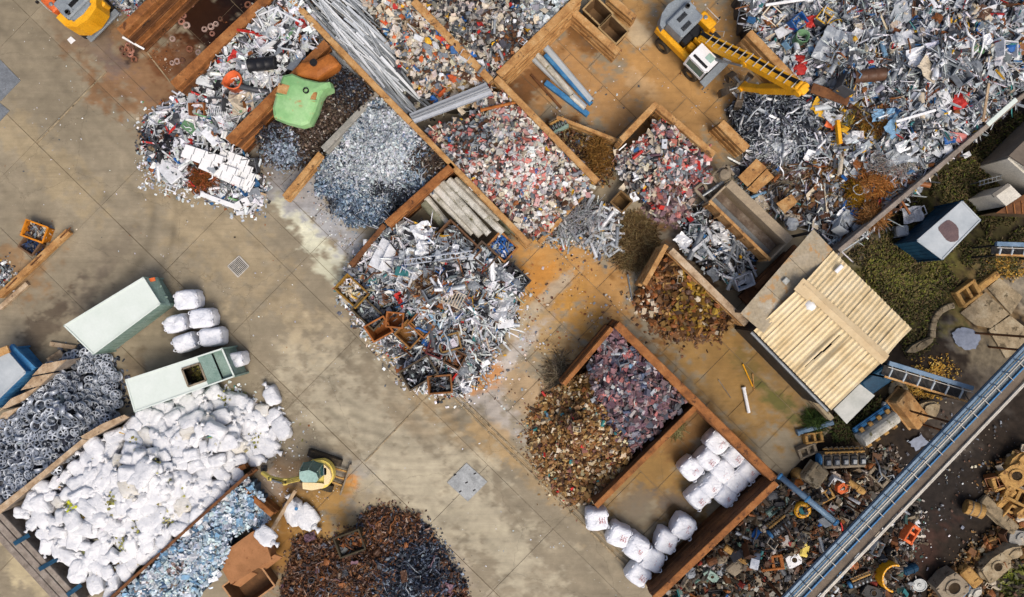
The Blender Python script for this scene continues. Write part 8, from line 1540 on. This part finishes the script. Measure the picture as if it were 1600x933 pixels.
for a in ((1316, 715, 1.15, 2.5, 1.0, .03, 'engine', 'castgrey', 'large grey diesel engine with blue end cover below the shed corner', 'engine'), (1370, 668, 1.3, 2.5, .9, .57, 'cover', 'log', 'cream engine cover with blue rail on blocks below the shed', 'engine part'), (1418, 640, 1.1, 2.2, .8, -.85, 'block', 'ochre', 'big tan block beside the blue conveyor arm', 'block'), (1450, 640, 1.1, 1.4, .5, .5, 'slab', 'oldconc', 'broken tan slab near the long conveyor', 'slab'),
          (1270, 685, .6, 1.1, .4, .1, 'frame', 'cast', 'small tan frame casting near the green weed', 'casting'), (1250, 743, .7, .7, .7, 0, 'dome', 'cast', 'round tan ball shaped vessel by the blue duct', 'vessel'), (1247, 759, .8, .8, .35, 0, 'dome', 'tankrust', 'orange rust dome below the tan ball', 'dome'), (1272, 744, 1.0, 1.2, .7, .85, 'block', 'oldconc', 'square grey tan box near the tan ball', 'box'), (1260, 702, .7, 1.1, .4, .4, 'frame', 'castgrey', 'pale wire framed crate near the shed corner', 'crate'),
          (1214, 765, .6, .6, .1, 0, 'disc', 'steel', 'grey steel disc at the corner of the rusty wall', 'disc'), (1254, 797, .95, .95, .3, 0, 'ring', 'yellow', 'bright yellow ring flange among the machine scrap', 'ring'), (1241, 820, .95, 1.8, .18, 1.15+PI, 'grid', 'castgrey', 'brown grid plate full of square holes next to the yellow ring', 'grid plate'), (1216, 823, .9, 1.3, .6, .6, 'engine', 'darksteel', 'dark engine block next to the grid plate', 'engine'), (1214, 792, .4, 1.6, .3, .55, 'frame', 'mintdark', 'long greenish frame part behind the dark engine block', 'frame part'),
          (1148, 884, .8, .9, .5, .8, 'block', 'castgrey', 'brown cubic block low in the machine scrap', 'block'), (1152, 868, .35, 1.7, .3, -.6, 'block', 'cast', 'long rusty casting beside the brown cubic block', 'casting'), (1126, 874, .5, .6, .4, .4, 'cyl', 'castgrey', 'grey cylinder, first of the pair by the brown wall', 'cylinder'), (1111, 875, .5, .6, .4, .4, 'cyl', 'rustdark', 'brown cylinder, second of the pair by the brown wall', 'cylinder'), (1110, 896, .5, 1.0, .4, -.7, 'housing', 'mintdark', 'teal green pump housing at the low end of the wall', 'pump'), (1193, 904, 1.1, 1.1, .25, 0, 'gear', 'castgrey', 'toothed gear wheel in the machine scrap', 'gear'), (1256, 858, .5, .9, .4, 1.3, 'block', 'paleyellow', 'yellow ochre casting close to the conveyor', 'casting'), (1239, 875, .7, .9, .4, .5, 'housing', 'white', 'white housing with a bore by the conveyor', 'housing'), (1206, 880, .8, 1.3, .3, .15, 'frame', 'tankrust', 'orange rusty frame in the machine scrap', 'frame part'), (1275, 832, .5, .8, .3, .4, 'grid', 'rustdark', 'small rusty grate next to the conveyor', 'grate'), (1290, 775, .6, .9, .3, .5, 'frame', 'cast', 'pale tan frame casting by the blue duct', 'casting'), (1313, 762, .6, .8, .3, .3, 'housing', 'orange', 'orange red cast part below the diesel engine', 'casting'), (1336, 760, .4, 1.2, .3, -.6, 'cyl', 'cast', 'tan shaft part below the diesel engine', 'shaft'), (1372, 745, .6, 1.2, .4, -.75, 'frame', 'castgrey', 'grey channel frame beside the conveyor', 'frame part'),
          (1391, 900, 1.6, 1.6, .9, .35, 'halfring', 'yellow', 'ochre yellow curved drum shell standing in the machine scrap', 'shell'), (1416, 855, .85, .85, .1, 0, 'disc', 'steel', 'grey steel disc under the red machine', 'disc'), (1402, 889, .65, .65, .1, 0, 'disc', 'steel', 'small steel disc inside the yellow shell', 'disc'), (1437, 914, .8, .8, .1, 0, 'disc', 'steel', 'bright steel disc, outer one of the overlapping two', 'disc'), (1421, 919, .8, .8, .08, 0, 'disc', 'steel', 'dull steel disc, inner one of the overlapping two', 'disc'), (1421, 891, .5, .9, .4, .3, 'cyl', 'bluedark', 'dark blue roll beside the yellow shell', 'roll'), (1420, 832, .7, 1.1, .5, 1.0, 'frame', 'orange', 'red rusty machine frame at the edge of the scrap', 'machine'), (1384, 817, .5, 1.0, .3, .2, 'block', 'white', 'white metal trough beside the conveyor', 'trough'), (1431, 820, .45, .55, .2, .5, 'block', 'white', 'white square box on the red rusty machine', 'box'), (1326, 881, .6, .6, .25, 0, 'ring', 'orange', 'red hand wheel beyond the conveyor', 'wheel'), (1330, 857, .6, .6, .2, 0, 'ring', 'mintdark', 'teal hand wheel beyond the conveyor', 'wheel'), (1308, 892, .5, .9, .2, -.5, 'block', 'blue', 'bright blue box part beyond the conveyor', 'box'), (1345, 905, .7, 1.2, .5, .4, 'engine', 'darksteel', 'dark gearbox in the scrap beyond the conveyor', 'gearbox'), (1360, 925, .7, 1.2, .5, -.4, 'housing', 'darksteel', 'dark housing at the lower edge beyond the conveyor', 'housing'), (1392, 862, .5, .9, .6, 1.5, 'ring', 'darksteel', 'dark hoop between discs and conveyor', 'hoop'),
          (1522, 797, .95, 1.1, .9, -.35, 'roll', 'cast', 'pale tan roll with a hole lying on the dark earth', 'roll'), (1560, 806, .8, 2.8, .55, -.8, 'block', 'oldconc', 'long tan concrete block beside the tan roll', 'block'), (1592, 840, 1.1, 1.4, .5, .6, 'slab', 'concrete', 'pale grey casting at the right edge', 'casting'), (1577, 861, 1.2, 1.5, .6, .4, 'slab', 'oldconc', 'tan grey wedge casting near the right edge', 'casting'), (1553, 884, 1.3, 2.0, .7, .75, 'housing', 'oldconc', 'large tan casting with a round bore', 'casting'), (1541, 900, .8, 1.3, .5, -.4, 'slab', 'oldconc', 'cream tan block below the large bored casting', 'block'), (1518, 902, .8, 1.3, .5, -.85, 'block', 'cast', 'tan rounded block at the edge of the dark earth', 'block'), (1482, 914, 1.6, 1.7, .8, .75, 'housing', 'castgrey', 'big grey machine base with a hole at the lower edge', 'machine base'), (1506, 926, .5, 1.3, .5, .8, 'cyl', 'bluepale', 'pale blue cylinder beside the big machine base', 'cylinder'), (1522, 926, .7, 1.1, .5, .9, 'slab', 'log', 'whitish block at the lower edge', 'block'),
          (1588, 742, 1.4, 1.8, .7, .7, 'housing', 'cast', 'large ochre casting with bolt holes at the right edge', 'casting'), (1566, 752, .9, 1.5, .5, .3, 'frame', 'cast', 'ochre frame casting beside the large bored one', 'casting'), (1590, 776, 1.0, 1.5, .6, -.5, 'frame', 'cast', 'ochre frame casting below the large bored one', 'casting'), (1572, 778, .5, 1.6, .4, .9, 'block', 'cast', 'narrow ochre bar casting near the long concrete block', 'casting'), (1592, 718, .8, 1.6, .5, .5, 'slab', 'cast', 'ochre block at the top of the castings heap', 'casting'), (1580, 800, .8, 1.2, .4, 1.1, 'frame', 'cast', 'small ochre frame casting by the long concrete block', 'casting'), (1600, 800, .8, 1.2, .4, .2, 'slab', 'cast', 'small ochre casting at the right edge', 'casting'),
          (1511, 458, 1.2, 1.6, .5, .6, 'frame', 'cast', 'open tan box full of sticks beside the brown plates', 'box'), (1544, 438, .5, 1.6, .4, .65, 'block', 'cast', 'toothed tan block above the brown plates', 'block'), (1437, 540, .5, 1.7, .35, .5, 'slab', 'oldconc', 'curved tan slab on the grass edge near the shed', 'slab'), (1410, 361, .62, .66, .6, .1, 'block', 'bluegrey', 'small grey box on the grass beside the boundary wall', 'box'), (1365, 590, 1.0, 1.6, 1.2, .65, 'block', 'bluedark', 'dark blue hopper under the end of the shed', 'hopper'), (1404, 610, 1.1, 1.1, .2, 0, 'ring', 'oldconc', 'tan ring stone beside the dark blue hopper', 'ring'), (1380, 640, .3, 1.0, .3, 1.5, 'cyl', 'steel', 'short steel pipe standing between shed plate and cream engine cover', 'pipe'),
          (873, 197, .7, 1.0, .6, .5, 'engine', 'mintdark', 'small teal machine in the dirt corner', 'machine'), (922, 204, .6, .9, .5, -.4, 'housing', 'castgrey', 'grey machine part on the slanting plank', 'machine part')):
    px, py, w, l, h, rz, st, m, lab, ct = a; z = 0
    if FH['engine'].poly and inside(np.array([px]), np.array([py]), FH['engine'].poly)[0]: z = float(FH['engine'].h([px], [py])[0])*.85
    elif inside(np.array([px]), np.array([py]), FH['castbed'].poly)[0]: z = float(FH['castbed'].h([px], [py])[0])*.7
    elif inside(np.array([px]), np.array([py]), FH['cornerdirt'].poly)[0]: z = float(FH['cornerdirt'].h([px], [py])[0])*.8
    cast(px, py, w, l, h, rz, st, m, lab, ct, z, name={'cylinder': 'hydraulic_cylinder', 'machine base': 'machine_pedestal', 'frame part': 'machine_bracket', 'wheel': 'valve_handwheel'}.get(ct, ct.replace(' ', '_')), tilt=(rnd.gauss(0, .13), rnd.gauss(0, .13)))
# smaller machine parts
LME = [((1120, 870), 'low beside the brown wall'), ((1180, 820), 'along the upper brown wall'), ((1180, 880), 'in the middle of the machine scrap'), ((1240, 780), 'by the wall corner'), ((1230, 840), 'near the grid plate'), ((1210, 920), 'at the lower edge before the conveyor'), ((1300, 750), 'just below the diesel engine'), ((1340, 770), 'between engine and conveyor'), ((1290, 800), 'by the blue duct end'), ((1340, 850), 'beyond the conveyor near the teal wheel'), ((1320, 910), 'beyond the conveyor at the lower edge'), ((1400, 810), 'by the red rusty machine'), ((1400, 920), 'near the overlapping discs')]
scatter(FH['engine'], 190, [('lump', 3), ('casing', 3), ('tube', 3), ('drum', 2), ('coil', 1), ('bent', 2.5), ('frame', 2), ('bar', 1.5), ('tub', 1)], [('dark grey', 4), ('brown', 4), ('rusty', 2.5), ('black', 2), ('grey', 2.5), ('beige', 1.5), ('pale grey', 1), ('teal', .4), ('red', .2), ('white', .4), ('blue', .2)], (11, 24), LME, .5, 8)
scatter(FH['castbed'], 40, [('lump', 3), ('casing', 3), ('frame', 2), ('tube', 1)], [('rusty', 3), ('beige', 3), ('brown', 2), ('grey', .6)], (11, 20), [((1590, 720), 'at the top of the castings heap'), ((1590, 780), 'in the middle of the castings heap'), ((1580, 850), 'between the castings'), ((1500, 920), 'at the lower end of the castings'), ((1590, 920), 'in the weeds beside the castings')], .4)
# brown plates, kerb, puddles on the far ground
for pts, lab in (([(1501, 489), (1540, 456), (1577, 491), (1548, 513), (1524, 508)], 'brown steel ground plate next to the puddle'), ([(1543, 450), (1562, 434), (1598, 464), (1580, 491)], 'brown steel ground plate with whitish middle'), ([(1545, 516), (1579, 493), (1612, 520), (1600, 545), (1572, 560)], 'brown grey ground plate beside the conveyor')):
    q = quad_on(pts, .1); mb = MB(); mb.prism([v[:2] for v in q], .0, .1); tag(mb.build('ground_plate', 'oldconc'), lab, 'plate')
R = empty('curved_kerb', W(1470, 500), 0, 'curved tan concrete kerb around the oily puddle', 'kerb')
kp = [(1458, 528), (1458, 516), (1460, 504), (1464, 494), (1471, 486), (1481, 480), (1492, 477)]
for k in range(6): mb = MB(); a, b = W(*kp[k], .3), W(*kp[k+1], .3); mb.beam(a-Vector((0, 0, .15)), b-Vector((0, 0, .15)), .34, .34, bev=.04); mb.build('kerb_stone', 'oldconc', R)
def puddle(pts, z, m, label, name='puddle'):
    n = len(pts); P = []
    for i in range(n):
        a, b = pts[i], pts[(i+1) % n]
        for k in range(5): t = k/5; P.append((a[0]+(b[0]-a[0])*t+rnd.uniform(-1.6, 1.6), a[1]+(b[1]-a[1])*t+rnd.uniform(-1.6, 1.6)))
    q = [W(*p, z) for p in P]; mb = MB(); mb.add(q, [tuple(range(len(q)))[::-1]]); o = mb.build(name, m); tag(o, label, 'puddle', kind='structure'); return o
puddle([(1488, 520), (1500, 512), (1520, 514), (1534, 528), (1524, 545), (1508, 548), (1492, 536)], .075, 'water', 'blue grey puddle inside the curved kerb')
puddle([(1420, 690), (1440, 680), (1452, 690), (1432, 706)], .07, 'water', 'small pale puddle under the conveyor')
for p, q, r, m, lab in (((1162, 606), (1170, 645), .1, 'white', 'white plastic tube lying beside the algae puddle'), ((1246, 676), (1301, 660), .16, 'bluepale', 'pale blue pipe with flange at the shed corner'), ((1161, 570), (1176, 604), .04, 'yellow', 'thin yellow stick in the algae puddle'), ((1176, 585), (1178, 610), .035, 'ochre', 'short ochre stick in the algae puddle'), ((1123, 594), (1142, 622), .025, 'greywood', 'thin grey stick on the wet slabs'), ((981, 430), (988, 470), .05, 'steel', 'thin pipe lying beside the brown blocks'), ((752, 172), (815, 158), .09, 'tankrust', 'orange rusty angle bar on the pink heap')):
    z = r+.02 if lab.find('pink') < 0 else 2.2; a, b = W(*p, z), W(*q, z); mb = MB(); mb.tube([a, b], r, 9); o = tag(mb.build('pipe', m), lab, 'pipe')
    e = MB(); d = (b-a).normalized(); e.tube([a-d*.04, a+d*.06], r*1.25, 9); e.build('collar', m, o)
# low wall and concrete ledge along the shed
wall((1165, 508), (1300, 654), 1.1, .3, 'oldconc', 'low concrete ledge along the gutter side of the shed', 2)
# white crumpled sheet by the boundary wall
piece(None, 1424, 336, 'rag', 'white', 34, .2, .1, 'crumpled white car panel on the grass by the boundary wall', z=.35)
piece(None, 1438, 332, 'frame', 'white', 20, .5, .2, 'white bent frame next to the crumpled car panel', z=.4)
piece(None, 1511, 242, 'panel', 'white', 12, .5, .05, 'small white card on the grass strip', z=.2)
# ---------------------------------------------------------------- grass, leaves, litter
def blades(n, poly, pal, name, label, cat, hh=(.12, .35), w=.05, holes=(), dens=None, z0=-.02, soft=0):
    F = Field([(*p, 0) for p in poly], [], 0); x, y = F.sample(n)
    if soft: x = x+rng.normal(0, soft, n); y = y+rng.normal(0, soft, n)
    if dens: k = fbm(x*dens, y*dens, 3) > .40; x, y = x[k], y[k]
    n = len(x); P = Wn(np.stack([x, y, np.full(n, z0)], 1)); a = rng.uniform(0, 2*PI, n); h = rng.uniform(*hh, n); ln = rng.uniform(.2, 1.0, n)*h*1.3; wv = w*rng.uniform(.6, 1.5, n)
    d = np.stack([np.cos(a), np.sin(a), 0*a], 1); s = np.stack([-np.sin(a), np.cos(a), 0*a], 1); up = np.array([0, 0, 1.0])
    v = np.stack([P-s*wv[:, None], P+s*wv[:, None], P+d*(ln*.45)[:, None]+up*(h*.7)[:, None]+s*(wv*.8)[:, None], P+d*(ln*.45)[:, None]+up*(h*.7)[:, None]-s*(wv*.8)[:, None], P+d*ln[:, None]+up*(h*.8)[:, None]], 1).reshape(-1, 3)
    b = (np.arange(n)*5)[:, None]; ch = Chips(); ch.raw(v, [b+np.array([[0, 1, 2, 3]]), b+np.array([[3, 2, 4]])], np.repeat(palette(pal, n)*np.stack([.6+.8*fbm(x*.03, y*.03, 3)]*3+[np.ones(n)], 1), 5, 0))
    o = ch.build(name, 'leaf'); tag(o, label, cat, kind='stuff'); return o
GRASS = [(1330, 396), (1420, 320), (1530, 225), (1600, 165), (1625, 165), (1625, 430), (1560, 430), (1480, 455), (1460, 500), (1455, 545), (1420, 560), (1380, 470)]
blades(20000, GRASS, [(3, (82, 82, 44)), (2.4, (62, 64, 36)), (2.6, (104, 94, 58)), (2, (118, 100, 70)), (.5, (112, 122, 46)), (1.4, (70, 56, 42))], 'grass', 'rough green and brown grass between shed and boundary wall', 'grass', (.08, .28), w=.035, dens=.035)
blades(2400, [(1395, 395), (1440, 400), (1470, 430), (1430, 470), (1395, 450), (1360, 420)], [(3, (128, 126, 58)), (2, (104, 108, 48)), (2, (136, 122, 78))], 'grass', 'bright yellow green grass tuft patch beside the shed', 'grass', (.1, .26), .035, z0=0, soft=18, dens=.05)
blades(1800, [(1560, 900), (1610, 850), (1610, 945), (1560, 945)], [(3, (140, 146, 50)), (2, (104, 116, 46)), (2, (84, 84, 44))], 'grass', 'yellow green weeds in the lower right corner', 'grass', (.2, .5), .04, z0=.1, soft=8)
blades(1200, [(1300, 645), (1330, 665), (1370, 620), (1385, 640), (1330, 690), (1300, 690)], [(3, (70, 80, 40)), (2, (96, 96, 54)), (2, (80, 66, 44))], 'grass', 'dark weeds under the grey shed plate', 'grass', (.1, .3), .04, z0=0)
LEAF = [(3, (196, 152, 62)), (2, (170, 126, 54)), (2, (206, 172, 92)), (1.6, (130, 98, 54))]
for n, poly, lab in ((1500, [(1560, 395), (1600, 385), (1612, 420), (1575, 432), (1550, 425)], 'yellow leaves of the shrub under the blue arm'), (1100, [(1425, 570), (1470, 560), (1492, 585), (1470, 600), (1430, 588)], 'fallen yellow leaves above the blue conveyor arm'), (1100, [(1405, 590), (1440, 592), (1475, 606), (1460, 622), (1420, 612), (1405, 604)], 'fallen yellow leaves below the blue conveyor arm')):
    F = Field([(*p, 0) for p in poly], [], 0); x, y = F.sample(n); x = x+rng.normal(0, 8, n); y = y+rng.normal(0, 5, n); k = fbm(x*.06, y*.06, 3) > rng.uniform(.25, .6, n); x, y = x[k], y[k]; n = len(x); P = Wn(np.stack([x, y, rng.uniform(.02, .12, n)], 1)); ch = Chips(); L = rng.uniform(.05, .13, n)
    ch.add('plate', P, rot_np(rng.uniform(0, 6, n), rng.normal(0, .5, n), rng.normal(0, .5, n)), np.stack([L, L*.6, L*.5], 1), palette(LEAF, n)); tag(ch.build('fallen_leaves', 'leaf'), lab, 'leaves', kind='stuff')
# crumbs and litter swept over the road
def litter(n, poly, pal, label, size=(.03, .12), name='litter'):
    F = Field([(*p, 0) for p in poly], [], 0); x, y = F.sample(n); k = fbm(x*.02+5, y*.02, 3) > rng.uniform(.25, .7, n); x, y = x[k], y[k]; n = len(x); L = size[0]+(size[1]-size[0])*rng.random(n)**3
    P = Wn(np.stack([x, y, np.full(n, .012)+L*.15], 1)); ch = Chips(); ch.add('plate', P, rot_np(rng.uniform(0, 6, n), rng.normal(0, .2, n), rng.normal(0, .2, n)), np.stack([L, L*rng.uniform(.3, .9, n), L*.4], 1), palette(pal, n)); tag(ch.build(name), label, 'litter', kind='stuff')
LP = [(3, WH), (2, LG), (1, BE), (1, DG), (.6, RU)]
litter(900, [(0, 0), (200, 60), (260, 280), (420, 330), (540, 440), (700, 640), (900, 800), (1000, 930), (760, 930), (560, 720), (430, 560), (260, 430), (100, 360), (0, 330)], LP, 'pale crumbs scattered over the concrete road', (.02, .09))
litter(900, [(560, 420), (530, 470), (620, 610), (720, 640), (830, 560), (830, 440), (810, 450), (800, 520), (720, 610), (640, 590)], LP, 'small scrap crumbs around the metal heap', (.03, .2))
litter(1300, [(840, 370), (1000, 430), (1000, 520), (880, 600), (820, 680), (900, 800), (860, 780), (760, 620), (820, 480)], [(2, BE), (2, RU), (2, GR), (2, BR), (1, WH)], 'small chips strewn over the rusty yard floor', (.03, .16))
litter(900, [(820, 60), (1000, 0), (1160, 0), (1170, 240), (1020, 160), (960, 220), (860, 180)], LP, 'white crumbs on the brown floor near the excavator', (.02, .13))
litter(700, [(220, 150), (210, 290), (300, 320), (420, 350), (420, 300), (300, 290), (240, 270)], LP, 'white bits along the foot of the white scrap', (.03, .2))
litter(700, [(380, 700), (470, 640), (540, 740), (500, 830), (430, 850), (400, 770)], LP, 'white crumbs around the small digger', (.02, .12))
litter(700, [(1380, 620), (1560, 620), (1600, 700), (1540, 870), (1440, 900), (1440, 780)], [(3, GR), (2, BE), (.4, WH), (4, BR), (4, DG)], 'pale crumbs on the dark earth by the conveyor', (.03, .18))
litter(500, [(230, 85), (400, -5), (420, 0), (270, 130)], [(3, RU), (2, BR), (1, BE)], 'rusty crumbs in the oily bay', (.03, .12))
litter(700, [(440, 290), (540, 400), (560, 380), (520, 340), (470, 280)], LP, 'silver crumbs on the pale slab', (.02, .1))
# rusty rings lying in and before the oily bay
RG = MB(); RG.lathe([(.1, 0), (.19, 0), (.2, .05), (.16, .1), (.1, .1)], 14, None, (0, 0, 0), True); rgm = RG.mesh('rusty_ring', 'rusty')
for k, (x, y, w) in enumerate([(201, 71, 0), (191, 77, 0), (200, 78, 0), (205, 79, 0), (196, 85, 0), (204, 85, 0), (210, 93, 0), (207, 73, 0), (270, 99, 1), (277, 96, 1), (297, 77, 1), (310, 82, 1), (288, 25, 1), (292, 40, 1), (299, 7, 1), (284, 34, 1), (320, 46, 1), (332, 53, 1), (338, 38, 1), (270, 61, 1), (285, 95, 1), (345, 30, 1), (330, 42, 1), (388, 8, 1)]):
    o = bpy.data.objects.new('rusty_ring', rgm); link(o); o.location = W(x, y, .01); s = rnd.uniform(.75, 1.15); o.scale = (s, s, rnd.uniform(.6, 1.3)); o.color = (*c(*rnd.choice([(176, 126, 108), (150, 100, 76), (120, 84, 66), (186, 160, 148)])), .1)
    wh = ['in the puddle of rings before the oily bay', 'lying in the dark oil of the bay'][w]; tag(o, 'small rusty steel ring '+wh, 'ring', 'rusty rings '+wh)
